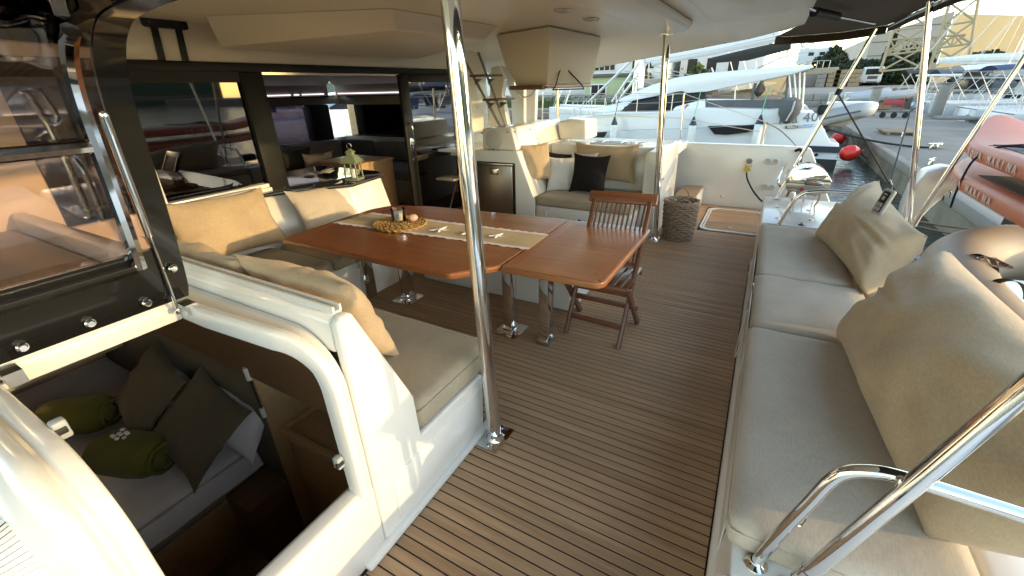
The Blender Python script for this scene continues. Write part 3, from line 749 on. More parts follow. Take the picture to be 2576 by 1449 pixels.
B().prism(rrect(4.358, 4.387, .99, 1.05, .012), 'x', X1+.0082, X1+.012).build('lock_slot', 'black_gloss', sd)
B().lathe([(0, .004), (.022, .004), (.026, .0), (0, 0)], (X1+.0005, 4.40, .86), 16, Matrix.Rotation(rad(90), 3, 'Y')).build('round_lock', 'chrome', sd)

# galley counter passing through the open window
ct = thing('galley_counter', 'white pass-through counter with dark glossy top under the open salon window', 'counter', (-3.8, 2.9, 0))
cpoly = [(-3.84, 2.235), (-3.74, 2.50), (-3.43, 2.90), (-3.53, 3.42), (-3.76, 3.56), (-4.75, 3.56), (-4.75, 2.62), (-4.10, 2.6), (-3.985, 2.6), (-3.985, 2.241)]
B().prism(cpoly, 'z', .842, .866).build('top', 'dark_counter', ct, bevel=.003)
body = [(-3.86, 2.243), (-3.77, 2.50), (-3.47, 2.89), (-3.56, 3.40), (-3.78, 3.53), (-3.985, 3.53), (-3.985, 2.243)]
lo = [(-3.66, 2.243), (-3.56, 2.50), (-3.30, 2.95), (-3.34, 3.44), (-3.60, 3.60), (-3.985, 3.60), (-3.985, 2.243)]
B().loft([[(x, y_, .0) for x, y_ in lo], [(x, y_, .841) for x, y_ in body]]).build('body', 'gelcoat', ct, bevel=.02, seg=3)
B().bx(-4.75, -3.99, 2.62, 3.50, .0, .841).build('galley_unit', 'salon_trim', ct)
rg = B(); rg.lathe([(.135, 0), (.135, .0015), (.145, .0015), (.145, 0)], (-3.86, 2.62, .8663), 28); rg.build('hob_ring', 'print_grey', ct)
# lantern
LZ = .867; lp = AZ(893, 452, LZ)
ln = thing('lantern', 'small mint green metal lantern with a candle on the counter', 'lantern', lp)
s_ = .062
rz = Matrix.Rotation(rad(20), 3, 'Z')
def lq(x, y_, z): return lp + rz @ V((x, y_, z))
B().obox(lq(0, 0, .012), (.15, .15, .024), rz).build('base', 'mint_metal', ln, bevel=.004)
for sx in (-1, 1):
    for sy in (-1, 1): B().bar(lq(sx*s_, sy*s_, .024), lq(sx*s_*.92, sy*s_*.92, .175), .012, .012).build('corner_post', 'mint_metal', ln)
for (dx, dy) in ((1, 0), (-1, 0), (0, 1), (0, -1)):
    a = lq(dx*s_*.92 - dy*s_*.92, dy*s_*.92 + dx*s_*.92, .175); c = lq(dx*s_*.92 + dy*s_*.92, dy*s_*.92 - dx*s_*.92, .175); B().bar(a, c, .012, .012).build('top_rail', 'mint_metal', ln)
def frus(z0, r0, z1, r1, name):
    rings = [[lq(r*q[0], r*q[1], z) for q in ((-1,-1),(1,-1),(1,1),(-1,1))] for z, r in ((z0, r0), (z1, r1))]
    B().loft(rings).build(name, 'mint_metal', ln, smooth=False)
frus(.178, .088, .245, .040, 'roof'); frus(.2455, .030, .275, .030, 'cupola'); frus(.2755, .040, .305, .006, 'cap')
B().tube([lq(.026*math.cos(q), 0, .331+.026*math.sin(q)) for q in [2*math.pi*i_/16 for i_ in range(16)]], .0035, 6, closed=True).build('ring', 'chrome_dull', ln)
B().lathe([(0, .0), (.032, .0), (.032, .085), (.026, .088), (0, .086)], lq(0, 0, .025), 16).build('candle', 'candle_wax', ln)
# open booklet and chrome latch on the counter
bkp = AZ(800, 436, LZ)
bo = thing('booklet', 'open white booklet lying on the dark counter beside the lantern', 'booklet', bkp)
for i_, a in enumerate((4, 14, 25)):
    B().surf(lambda u, v, a=a: bkp + V((.02, 0, .0)) + Matrix.Rotation(rad(35), 3, 'Z') @ V((u*.15*math.cos(rad(a)), v*.2-.1, .003 + u*.15*math.sin(rad(a)) + .01*math.sin(u*3))), 6, 4).build('page', 'white_cloth', bo)
B().surf(lambda u, v: bkp + V((.02, 0, .0)) + Matrix.Rotation(rad(35), 3, 'Z') @ V((-u*.15, v*.2-.1, .003 + .008*math.sin(u*3))), 6, 4).build('page', 'white_cloth', bo)
lt = thing('window_latch', 'tall chrome window latch beside the black post on the counter', 'latch', AZ(716, 462, .867))
a = AZ(716, 462, .867)
B().tube([a, a + V((0, 0, .03)), a + V((.01, -.015, .05)), a + V((.012, -.02, .16))], .011, 10).build('lever', 'chrome', lt)
B().lathe([(0, 0), (.022, 0), (.022, .010), (.012, .016), (0, .016)], a, 14).build('foot', 'chrome', lt)

# ---- salon interior
sal = B()
sal.bx(-8.2, XB-.101, .3, 6.9, -.08, -.02)                                  # floor
sal.bx(-7.7, -7.55, .3, 6.5, -.02, .84); sal.bx(-7.7, -7.55, .3, 6.5, 1.47, 1.62)
sal.bx(-7.7, -7.55, .3, 3.7, .8401, 1.4699); 
sal.bx(-7.55, XB-.101, 6.42, 6.52, -.02, .86); sal.bx(-7.55, XB-.101, 6.42, 6.52, 1.45, 1.62)
sal.bx(-4.95, XB-.101, 6.42, 6.52, .8601, 1.4499)
sal.bx(-7.55, XB-.101, .3, .4, -.02, 1.97)
salon = struct(sal.build('salon_wall', 'salon_trim', smooth=False))
B().bx(-7.9, XB-.101, .3, 6.52, 1.975, 2.03).build('salon_ceiling', 'salon_white', salon)
co = B(); co.prism([(-7.55, 1.62), (-7.55, 1.80), (-7.2, 1.974), (-7.1, 1.974), (-7.38, 1.80), (-7.38, 1.62)], 'y', .4, 6.05); co.build('front_cove', 'salon_white', salon)
co = B(); co.prism([(6.42, 1.62), (6.42, 1.80), (6.05, 1.974), (5.95, 1.974), (6.22, 1.80), (6.22, 1.62)], 'x', -7.38, XB-.11); co.build('side_cove', 'salon_white', salon)
for (y0, y1) in ((.8, 2.2), (2.5, 4.55), (4.62, 5.25), (5.32, 5.42), (5.48, 5.95)):
    B().bx(-7.379, -7.365, y0, y1, 1.645, 1.66).build('light_strip', 'led_strip', salon)
B().bx(-7.3, -4.3, 6.205, 6.219, 1.645, 1.66).build('light_strip', 'led_strip', salon)
B().bx(-7.549, -7.37, 3.7, 6.2, 1.601, 1.619).build('pelmet', 'black_frame', salon); B().bx(-7.36, -4.2, 6.225, 6.4199, 1.60, 1.6195).build('pelmet', 'black_frame', salon)
B().bx(-7.70, -7.42, 5.65, 6.05, .72, 1.47).build('corner_pillar', 'black_frame', salon, bevel=.03)
B().bx(-7.56, -7.30, 5.0, 6.1, .64, .84).build('window_ledge', 'salon_trim', salon, bevel=.02)
B().bx(-7.65, -7.64, 3.7, 5.65, .84, 1.47).build('window_pane', 'salon_window', salon, smooth=False)
B().bx(-7.40, -4.95, 6.47, 6.48, .86, 1.45).build('window_pane', 'salon_window', salon, smooth=False)
for yy in (1.55,):
    b = B(); b.lathe([(.055, 0), (.055, .01), (.075, .012), (.075, 0)], AX(410, 216, -4.35), 24, Matrix.Rotation(rad(90), 3, 'Y')); b.build('ceiling_speaker', 'black_frame', salon)
# valance with downlight seen through the left window
vb = B(); vb.prism(rrect(1.30, 2.48, 1.695, 1.86, .03), 'x', -4.44, -4.36); vb.build('valance', 'salon_trim', salon)
B().bx(-4.43, -4.37, 1.32, 2.45, 1.684, 1.6945).build('light_strip', 'led_strip', salon)
ss = thing('salon_sofa', 'dark grey corner sofa inside the salon', 'sofa', (-6.5, 5.6, 0))
B().bx(-7.3, -4.6, 5.2, 6.15, -.02, .36).build('base', 'salon_trim', ss, bevel=.01); B().bx(-7.3, -6.3, 2.8, 5.199, -.02, .36).build('base', 'salon_trim', ss, bevel=.01)
def sofa_cu(x0, x1, y0, y1, z0, z1, nm): 
    seat_cushion(nm, '', x0, x1, y0, y1, z0, z1, 'salon_cloth', piping=False, r=.05); o = [q for q in COL.objects if q.name.startswith(nm)][-1]
    del o['label']; del o['category']; par(o, ss)
sofa_cu(-7.28, -5.9, 5.2, 6.0, .361, .50, 'sofa_seat'); sofa_cu(-5.89, -4.62, 5.2, 6.0, .361, .50, 'sofa_seat_pad'); sofa_cu(-7.1, -6.32, 2.82, 5.19, .361, .50, 'sofa_side_seat')
for i_ in range(3): sofa_cu(-7.25+.88*i_, -6.40+.88*i_, 6.0, 6.2, .50, .84, 'sofa_back_%s' % 'abc'[i_])
for i_ in range(2): sofa_cu(-7.3, -7.1, 3.4+.9*i_, 4.28+.9*i_, .50, .82, 'sofa_rear_%s' % 'abc'[i_])
for o in [q for q in COL.objects if q.name.startswith('sofa_back_') or q.name.startswith('sofa_rear_')]: o.name = 'back_cushion'
pillow('salon_pillow', 'dark green pillow on the salon sofa', AX(745, 415, -6.2), (0, 1, 0), (.25, 0, 1), .50, .46, .15, 'dark_green_cloth', seed=12, n=14)
pillow('salon_pillow', 'light beige pillow on the salon sofa beside the dark green one', AX(802, 418, -6.05), (0.2, 1, 0), (.3, 0, 1), .46, .42, .15, 'grey_cloth', seed=13, n=14)
scb = thing('salon_cabinet', 'pale wooden cabinet just inside the salon door', 'cabinet', (-4.9, 4.3, 0))
B().bx(-5.3, -4.55, 4.0, 4.62, -.02, .80).build('carcass', 'cabin_wood', scb, bevel=.006); B().bx(-5.32, -4.53, 3.98, 4.63, .801, .83).build('top', 'cabin_wood', scb, bevel=.006)
B().bx(-4.548, -4.540, 4.06, 4.56, .08, .72).build('door', 'cabin_wood', scb, bevel=.002); B().bx(-4.539, -4.53, 4.10, 4.14, .62, .66).build('knob', 'cabin_wood_dark', scb)

# ---- hardtop
def hard_z(x): return 2.2
ht = B()
yo = lambda x: 6.82
N_ = 26
xs = [-4.15 + (4.30)*i_/N_ for i_ in range(N_+1)]
rings = []
for x in xs:
    e = max(0.0, (x + .55)/.70)                       # rounding of the aft starboard corner
    ye = 6.82 - .95*(e**2.6) if x > -.55 else 6.82
    ze = min(2.2, 1.925 + (x + 2.29)*.125) if x > -2.3 else 1.925 + (x+2.29)*.06
    y1 = min(6.0, ye-.5)
    rings.append([(x, -1.2, 2.2), (x, 0, 2.2), (x, 3, 2.2), (x, y1-.4, 2.2), (x, y1, 2.185), (x, y1 + (ye-y1)*.55, 2.185 + (ze-2.185)*.45), (x, ye, ze), (x, ye+.015, ze+.02), (x, ye, ze+.08), (x, y1, 2.34), (x, 0, 2.40), (x, -1.2, 2.38)])
ht.loft(rings)
hard = struct(ht.build('hardtop_ceiling', 'gelcoat_warm', ang=40))
# hanging mouldings under it
tp = [(-3.60, 2.03), (-2.37, 2.60), (-2.29, 3.90), (-3.60, 4.9)]
bt = [(-3.88, 2.24), (-2.46, 2.72), (-2.38, 3.80), (-3.88, 4.6)]
bz = [2.03, 2.085, 2.085, 2.03]
B().loft([[(x, y_, 2.199) for x, y_ in tp], [(x, y_, z + .03) for (x, y_), z in zip([(a*.15+c*.85, d*.15+e*.85) for (a, d), (c, e) in zip(tp, bt)], bz)], [(x, y_, z) for (x, y_), z in zip(bt, bz)]]).build('overhead_moulding', 'gelcoat_warm', hard, bevel=.012, seg=3)
bm_ = [(-1.14, -1.2), (-.80, -1.2), (-.74, 4.75), (-.80, 5.0), (-.93, 5.12), (-1.06, 5.0), (-1.12, 4.75)]
B().loft([[(x, y_, 2.199) for x, y_ in bm_], [(x*.9-.095, y_*.98+.02, 2.13) for x, y_ in bm_]]).build('roof_beam', 'gelcoat_warm', hard, bevel=.03, seg=3)
B().loft([[(x, y_, 2.1995) for x, y_ in ((-.62, 1.0), (.02, 1.0), (.0, 4.6), (-.12, 4.95), (-.62, 5.0))], [(x, y_, 2.185) for x, y_ in ((-.58, 1.0), (-.02, 1.0), (-.04, 4.55), (-.16, 4.88), (-.58, 4.93))]]).build('ceiling_panel', 'gelcoat_warm', hard, bevel=.004)
for (u, v) in ((1417, 24), (1487, 46)):
    p = AZ(u, v, 2.2)
    g = thing('ceiling_light', ('flat square ceiling light in the hardtop, the one nearer the camera' if u < 1450 else 'flat square ceiling light in the hardtop, the one nearer the helm box'), 'ceiling light', p)
    B().bx(p.x-.055, p.x+.055, p.y-.055, p.y+.055, 2.186, 2.1995).build('bezel', 'gelcoat', g, bevel=.004); B().bx(p.x-.04, p.x+.04, p.y-.04, p.y+.04, 2.183, 2.1858).build('lens', 'salon_white', g)
for i_, (u, v) in enumerate(((1717, 173), (1393, 238), )):
    p = AY(u, v, 6.55)
    b = B(); b.lathe([(0, -.012), (.018, -.010), (.024, -.002), (.024, .012), (0, .012)], p, 14); b.build('snap_cap', 'gelcoat', hard)
k_ = 0
for x in [-2.2 + .26*q for q in range(9)]:
    ze = min(2.2, 1.925 + (x + 2.29)*.125)
    B().lathe([(0, -.004), (.008, -.003), (.008, .004), (0, .004)], (x, 6.745, ze+.0), 8).build('stud', 'black_frame', hard)
for q in range(8):
    x = -.02 + .018*q; e = max(0.0, (x + .55)/.70); ye = 6.82 - .95*(e**2.6)
    B().lathe([(0, -.004), (.008, -.003), (.008, .004), (0, .004)], (x-.03, ye-.10-.35*0, 2.183), 8).build('stud', 'black_frame', hard)

# ---- chrome support poles
def pole(label, base, top, r):
    t = thing('support_pole', label, 'pole', base)
    base = V(base); top = V(top)
    B().tube([base + V((0,0,.006)), top], r, 24).build('shaft', 'chrome', t, ang=60)
    B().obox(base + V((0, 0, .005)), (.135, .19, .010)).build('foot_plate', 'chrome', t, bevel=.003)
    B().lathe([(r+.014, 0), (r+.006, .012), (r+.001, .03), (r+.001, 0)], base + V((0,0,.0102)), 24).build('weld_collar', 'chrome', t)
    for sy in (-1, 1): B().lathe([(0, .004), (.008, .003), (.010, 0), (0, 0)], base + V((.0, sy*.072, .0102)), 10).build('bolt', 'chrome_dull', t)
    return t
p1 = pole('thick chrome pole standing in the foreground at the end of the port bench', (-.945, 1.43, 0), (-1.045, 1.43, 2.2), .036)
p2 = pole('chrome pole at the starboard bench beside the wicker basket', (-.905, 5.05, 0), (-1.03, 5.05, 2.14), .036)
B().bx(-1.10, -.96, 4.98, 5.12, 2.128, 2.140).build('head_plate', 'chrome', p2, bevel=.003)
# ================================================================ FURNITURE AND FITTINGS
# ---- port bench cushions
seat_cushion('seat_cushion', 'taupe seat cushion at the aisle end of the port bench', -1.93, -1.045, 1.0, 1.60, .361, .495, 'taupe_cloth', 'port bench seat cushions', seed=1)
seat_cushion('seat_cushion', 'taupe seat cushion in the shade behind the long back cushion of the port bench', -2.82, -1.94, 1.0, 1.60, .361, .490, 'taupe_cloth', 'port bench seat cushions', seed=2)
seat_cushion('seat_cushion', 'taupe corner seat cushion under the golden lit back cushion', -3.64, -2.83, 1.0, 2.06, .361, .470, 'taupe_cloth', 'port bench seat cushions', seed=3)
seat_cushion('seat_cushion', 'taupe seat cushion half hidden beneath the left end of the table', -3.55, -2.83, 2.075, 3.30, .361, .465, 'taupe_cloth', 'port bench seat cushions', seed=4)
a = AX(412, 535, -3.80); c = AX(657, 492, -3.80); d = AX(705, 600, -3.62); e = AX(455, 640, -3.62)
pillow('back_cushion', 'large beige back cushion glowing golden in the sun below the salon window', (a+c+d+e)/4 + V((.03, 0, 0)), (c-a), ((a+c)-(d+e)), .80, .50, .20, 'beige_cloth', 'loose back cushions', seed=21, n=28)
a = AX(725, 500, -3.66); c = AX(852, 474, -3.62); d = AX(900, 560, -3.44); e = AX(785, 590, -3.48)
pillow('back_cushion', 'grey beige back cushion leaning on the counter front behind the table', (a+c+d+e)/4 + V((.03, 0, 0)), (c-a), ((a+c)-(d+e)), .58, .50, .15, 'grey_cloth', 'loose back cushions', seed=22, n=24)
pillow4('back_cushion', 'long beige back cushion lying over the coaming nearest the chrome pole', (-1.86, 1.22, .52), AZ(1000, 893, .50), (-1.10, .835, 1.115), (-1.70, .825, 1.125), .20, 'beige_cloth', 'loose back cushions', seed=23, n=40, wr=.026, pw=.42)
pillow4('back_cushion', 'long beige back cushion on the coaming farther left, dulled by shade', (-2.62, 1.20, .52), (-1.92, 1.20, .52), (-1.71, .82, 1.10), (-2.46, .82, 1.09), .19, 'beige_cloth', 'loose back cushions', seed=24, n=34, wr=.024, pw=.42)

# ---- table
TZ = .74
tb = thing('dining_table', 'varnished red-brown dining table with chrome legs', 'table', (-2.0, 2.4, 0))
def TP(u, v): return AZ(u, v, TZ)
def round_poly(pts, r, n=4):
    out = []; k = len(pts)
    for i_ in range(k):
        p0 = V(pts[i_-1]); p1 = V(pts[i_]); p2 = V(pts[(i_+1) % k]); a = (p0-p1).normalized(); c = (p2-p1).normalized()
        rr = r[i_] if isinstance(r, (list, tuple)) else r
        for j in range(n+1):
            t = j/n; q0 = p1 + a*rr*(1-t); q1 = p1 + c*rr*t; w_ = 2*t*(1-t)
            out.append(tuple((p1 + a*rr*(1-t)**2 + c*rr*t*t)))
    return out
A = TP(703, 601); Bq = TP(1130, 690); C = TP(1258, 668); E_ = TP(1432, 552); F = TP(1003, 513); 
xr = (C.x + E_.x)/2
F2 = F.lerp(E_, .22) + V((0, .03, 0))
mainp = [(A.x, A.y), (Bq.x, Bq.y), (xr, C.y), (xr, E_.y), (F2.x, F2.y), (F.x-.02, F.y-.05), (A.x-.02, F.y-.25)]
mp_ = round_poly(mainp, [.05, .03, .01, .01, .05, .05, .05])
B().prism(mp_, 'z', TZ-.036, TZ-.004).build('table_top', 'varnish_x', tb, bevel=.006)
cen = V((sum(p[0] for p in mainp)/7, sum(p[1] for p in mainp)/7))
inn = round_poly([tuple(V(p) + (cen-V(p)).normalized()*.095) for p in mainp], [.05, .03, .01, .01, .05, .05, .05])
outr = [tuple(V(p) + (cen-V(p)).normalized()*.012) for p in mp_]
B().prism(inn, 'z', TZ-.0039, TZ-.0005).build('inlay_panel', 'varnish_x', tb)
bb = ring2(outr, [tuple(V(p) + (cen-V(p)).normalized()*-.0015) for p in inn], TZ-.0039, TZ); bb.build('border', 'varnish_y', tb)
def table_leg(x, y_, plate, par_, top=TZ-.037):
    B().bx(x-.035, x+.035, y_-.05, y_+.05, .006, top).build('leg', 'chrome', par_, bevel=.004)
    if plate: B().bx(x-.10, x+.10, y_-.11, y_+.11, .0, .0055).build('foot_plate', 'chrome', par_, bevel=.002); B().bx(x-.042, x+.042, y_-.057, y_+.057, .0056, .04).build('socket', 'chrome', par_, bevel=.003)
    else: B().bx(x-.05, x+.05, y_-.06, y_+.06, .0, .03).build('foot', 'chrome_dull', par_, bevel=.003)
table_leg(-1.415, 2.44, True, tb); table_leg(-2.50, 2.50, True, tb)
B().bx(-2.83, -2.80, 2.30, 2.42, 0, TZ-.037).build('leg', 'chrome', tb, bevel=.004)
lf = thing('table_leaf', 'lighter brown rounded table leaf hinged to the dining table over the folding chair', 'table leaf', (-.9, 2.6, 0))
l0 = TP(1268, 672); l1 = TP(1512, 714); l2 = TP(1640, 574); l3 = TP(1437, 553)
xl = xr + .006
leafp = [(xl, l0.y), (l1.x+.01, l1.y), (l2.x, l2.y), (xl, l3.y)]
lp_ = round_poly(leafp, [.008, .07, .06, .008], 6)
B().prism(lp_, 'z', TZ-.040, TZ-.004).build('leaf_top', 'leaf_x', lf, bevel=.008, seg=3)
cl = V((sum(p[0] for p in leafp)/4, sum(p[1] for p in leafp)/4))
li = [(xl+.085, l0.y+.10), (l1.x-.085, l1.y+.10), (l2.x-.09, l2.y-.11), (xl+.085, l3.y-.11)]
B().prism(li, 'z', TZ-.0039, TZ-.0006).build('inlay_panel', 'leaf_x', lf)
lo_ = [(xl+.005, l0.y+.008), (l1.x-.0, l1.y+.012), (l2.x-.012, l2.y-.008), (xl+.005, l3.y-.008)]
nb = 4
for q in range(4):
    quad = [lo_[q], lo_[(q+1) % 4], li[(q+1) % 4], li[q]]
    if q in (0, 2): quad = round_poly(quad, [.001, .06 if q == 0 else .001, .001, .001] if q == 0 else [.05, .001, .001, .001], 5)
    elif q == 1: quad = round_poly(quad, [.05, .045, .001, .001], 5)
    B().prism(quad, 'z', TZ-.0039, TZ-.0001).build('border', 'varnish_y' if q in (1, 3) else 'leaf_x', lf)
table_leg(-1.11, 2.42, False, lf, TZ-.041)

# runner, mat and things on the table
def on(u, v): return AZ(u, v, TZ+.002)
ra, rb_, rc, rd = on(838, 561), on(1330, 628), on(1380, 591), on(935, 536)
run = thing('table_runner', 'burlap table runner with white lace edges along the table', 'table runner', (ra+rc)/2)
def run_fn(u, v, dz=0):
    p = (ra.lerp(rb_, u)).lerp(rd.lerp(rc, u), v); p.z = TZ + .0035 + dz + .0018*noise.noise(V((p.x*6, p.y*5, 0))) + .001
    return p
def slab(fn, nu, nv, th):
    b = B(); b.surf(fn, nu, nv)
    r = bmesh.ops.extrude_face_region(b.bm, geom=b.bm.faces[:]); 
    for q in r['geom']:
        if isinstance(q, bmesh.types.BMVert): q.co.z -= th
    return b
slab(lambda u, v: run_fn(u, .07+.86*v), 60, 12, .002).build('cloth', 'burlap', run, ang=80)
for (v0, v1, sgn) in ((-.02, .085, -1), (.915, 1.02, 1)):
    def lace_fn(u, v, v0=v0, v1=v1, sgn=sgn):
        w_ = .018*math.sin(u*150); k = v if sgn > 0 else 1-v
        return run_fn(u, v0 + (v1-v0)*v + sgn*w_*k, .0012 + .0015*math.sin(u*75)*k)
    slab(lace_fn, 150, 3, .0015).build('lace_edge', 'lace', run, ang=80)
mt_c = on(1008, 566) + V((0, 0, .006))
pm = thing('placemat', 'round braided seagrass mat under the candle on the runner', 'placemat', mt_c)
for k in range(9):
    r_ = .022 + .021*k; n_ = max(14, int(r_*260)); pts = []
    for j in range(n_*3):
        q = 2*math.pi*j/(n_*3); wob = math.sin(q*n_*.5)
        pts.append(mt_c + V(((r_+.004*wob)*math.cos(q)*1.08, (r_+.004*wob)*math.sin(q)*.98, .006 + .005*math.cos(q*n_*.5))))
    B().tube(pts, .0095, 5, closed=True).build('braid', 'seagrass', pm)
cp = on(1005, 562) + V((0, .0, .019))
cd = thing('candle_glass', 'white candle in a clear glass tumbler on the seagrass mat', 'candle', cp)
B().lathe([(0, 0), (.046, 0), (.052, .006), (.058, .10), (.055, .10), (.0495, .014), (0, .012)], cp, 28).build('tumbler', 'tumbler_glass', cd)
B().lathe([(0, .0), (.0475, .0), (.052, .058), (.046, .061), (0, .058)], cp + V((0, 0, .0145)), 24).build('wax', 'candle_wax', cd)
B().tube([cp + V((0, 0, .072)), cp + V((.002, 0, .084))], .0015, 5).build('wick', 'black_rubber', cd)
up_ = on(1040, 562) + V((0, 0, .019))
b = B(); prof = [(0, 0), (.022, .002), (.036, .014), (.040, .028), (.034, .044), (.018, .053), (.006, .054), (0, .052)]
b.lathe(prof, up_, 30)
for v_ in b.bm.verts:
    dx = v_.co - up_; q = math.atan2(dx.y, dx.x); k = 1 + .035*math.cos(10*q); v_.co.x = up_.x + dx.x*k; v_.co.y = up_.y + dx.y*k
tag(b.build('sea_urchin_shell', 'urchin', ang=80), 'round pink sea urchin shell beside the candle', 'shell')
def starfish(label, u, v, R_, yaw):
    c = on(u, v) + V((0, 0, .006)); b = B(); n_ = 10; rim = []
    ctr = b.bm.verts.new(c + V((0, 0, .014)))
    for k in range(5):
        q = rad(yaw + 72*k); q2 = rad(yaw + 72*k + 36)
        ring_pts = [(R_, q, .010), (R_*.60, q+.16, .004), (R_*.24, q2, .004), (R_*.60, q+rad(72)-.16, .004)]
        rim += [b.bm.verts.new(c + V((r_*math.cos(t), r_*math.sin(t), z))) for r_, t, z in ring_pts]
    m_ = len(rim)
    for k in range(m_): b.bm.faces.new((ctr, rim[k], rim[(k+1) % m_]))
    bot = b.bm.verts.new(c + V((0, 0, 0)))
    for k in range(m_): b.bm.faces.new((bot, rim[(k+1) % m_], rim[k]))
    tag(b.build('starfish', 'starfish', ang=60), label, 'starfish', 'starfish on the runner')
starfish('white starfish on the runner right beside the seagrass mat', 1107, 581, .085, 10)
starfish('white starfish on the runner mostly hidden behind the foreground chrome pole', 1178, 590, .065, 30)
starfish('white starfish on the runner to the right of the foreground chrome pole', 1250, 597, .065, 0)

# ---- low locker under the far side of the table
lk = thing('low_locker', 'low white moulded locker on the floor under the table', 'locker', (-1.9, 3.3, 0))
B().prism([(-2.66, 0), (-2.68, .05), (-2.62, .12), (-2.60, .40), (-1.16, .40), (-1.10, .0)], 'y', 2.91, 3.75).build('body', 'gelcoat', lk, bevel=.02, seg=3)
B().bx(-2.58, -1.14, 2.93, 3.73, .4005, .42).build('lid', 'gelcoat', lk, bevel=.006)

# ---- folding chair
ch = thing('folding_chair', 'dark slatted wooden folding chair pushed under the table leaf', 'chair', (-.82, 2.8, 0))
CT = .92
tl = AZ(1497, 500, CT); tr_ = AZ(1637, 510, CT)
fl_ = V((-1.02, 2.59, 0)); fr_ = V((-.612, 2.565, 0)); rl_ = V((-1.055, 2.985, 0)); rr_ = V((-.580, 2.985, 0))
ax_ = (tr_ - tl).normalized()
def stile(f, t): B().bar(f, t, .028, .045, up=(0, 1, 0)).build('stile', 'chair_wood', ch, bevel=.004)
stile(fl_, tl); stile(fr_, tr_)
top_c = (tl+tr_)/2; up_s = (tr_-fr_).normalized()
B().bar(tl - ax_*.045 + up_s*.02, tr_ + ax_*.045 + up_s*.02, .030, .085, up=up_s).build('top_rail', 'chair_wood_x', ch, bevel=.010, seg=3)
k_low = .56
for q in range(11):
    t = (q+1)/12; hi = tl.lerp(tr_, t) - up_s*.02; lo2 = fl_.lerp(tl, k_low).lerp(fr_.lerp(tr_, k_low), t)
    B().bar(lo2, hi, .010, .024, up=(0, 1, 0)).build('back_slat', 'chair_wood', ch, bevel=.002)
B().bar(fl_.lerp(tl, k_low), fr_.lerp(tr_, k_low), .026, .040, up=up_s).build('back_rail', 'chair_wood_x', ch, bevel=.004)
SZ = .43; sf = 2.64; sb = 3.03
for s_, foot in ((-1, rl_), (1, rr_)):
    x = (-1.045 if s_ < 0 else -.59)
    B().bar(foot, (x, sf-.02, SZ-.01), .026, .045, up=(0, 1, 0)).build('rear_leg', 'chair_wood', ch, bevel=.004)
B().bar((-1.06, sf, SZ-.015), (-.575, sf, SZ-.015), .028, .045).build('seat_rail', 'chair_wood_x', ch, bevel=.004)
B().bar((-1.03, sb, SZ-.02), (-.60, sb, SZ-.02), .028, .040).build('seat_rail', 'chair_wood_x', ch, bevel=.004)
for q in range(8):
    x = -1.01 + .055*q + .006
    B().bar((x, sf-.015, SZ+.012), (x, sb+.015, SZ+.008), .038, .014).build('seat_slat', 'chair_wood', ch, bevel=.002)
B().bar(fl_.lerp(tl, .14), fr_.lerp(tr_, .14), .022, .040).build('stretcher', 'chair_wood_x', ch, bevel=.003)
m1 = rl_.lerp(V((-1.045, sf, SZ)), .52); m2 = rr_.lerp(V((-.59, sf, SZ)), .52)
B().bar(m1 - V((.03, 0, 0)), m2 + V((.03, 0, 0)), .024, .040).build('stretcher', 'chair_wood_x', ch, bevel=.003)
B().bar(fl_.lerp(tl, .36)-V((.02,0,0)), fr_.lerp(tr_, .36)+V((.02,0,0)), .024, .034).build('stretcher', 'chair_wood_x', ch, bevel=.003)

# ---- starboard bench, fridge cabinet and helm pedestal
sb_ = thing('starboard_bench', 'white moulded bench on the far side with fridge cabinet at its left', 'bench', (-2.0, 5.3, 0))
B().prism([(-3.32, 0), (-3.32, .965), (-2.60, .978), (-2.36, .42), (-2.345, 0)], 'y', 4.75, 6.35).build('cabinet', 'gelcoat', sb_, bevel=.014, seg=3)
B().bx(-2.34, -1.13, 4.76, 5.56, 0, .335).build('seat_base', 'gelcoat', sb_, bevel=.014, seg=3)
B().prism([(5.561, 0), (5.561, .44), (5.62, .975), (6.02, .975), (6.02, 0)], 'x', -2.52, -1.135).build('backrest', 'gelcoat', sb_, bevel=.014, seg=3)
B().prism([(-1.13, 0), (-1.13, .95), (-1.10, .99), (-.99, .99), (-.955, .96), (-.93, 0)], 'y', 5.14, 6.30).build('end_panel', 'gelcoat', sb_, bevel=.014, seg=3)
B().bx(-2.30, -1.18, 4.748, 4.758, .05, .29).build('front_locker', 'gelcoat', sb_, bevel=.004)
B().lathe([(0, .008), (.022, .007), (.026, 0), (0, 0)], (-1.75, 4.7475, .20), 14, Matrix.Rotation(rad(90), 3, 'X')).build('push_lock', 'black_rubber', sb_)
B().bx(-2.21, -2.19, 4.737, 4.747, .17, .29).build('hinge', 'gelcoat', sb_, bevel=.003)
text('lettering', 'EP 40', .045, 'print_red', (-.9435, 5.30, .64), (0, 1, 0), (0, 0, 1), sb_, ext=.0004)
fg = thing('fridge', 'small stainless steel front fridge built into the starboard cabinet', 'fridge', (-2.9, 4.75, .2))
x0, x1, z0, z1 = -3.19, -2.625, .14, .835
B().bx(x0, x1, 4.738, 4.752, z0, z1).build('surround', 'black_frame', fg, bevel=.004)
B().bx(x0+.028, x1-.03, 4.715, 4.7375, z0+.02, z1-.035).build('door_panel', 'brushed_steel', fg, bevel=.006)
B().bx(x0+.02, x1-.02, 4.722, 4.7375, z1-.032, z1-.010).build('top_strip', 'chrome_dull', fg, bevel=.003)
B().bx(-2.98, -2.845, 4.708, 4.7148, .685, .76).build('handle_frame', 'chrome', fg, bevel=.004); B().bx(-2.965, -2.86, 4.704, 4.7078, .695, .725).build('handle_flap', 'chrome_dull', fg, bevel=.002)
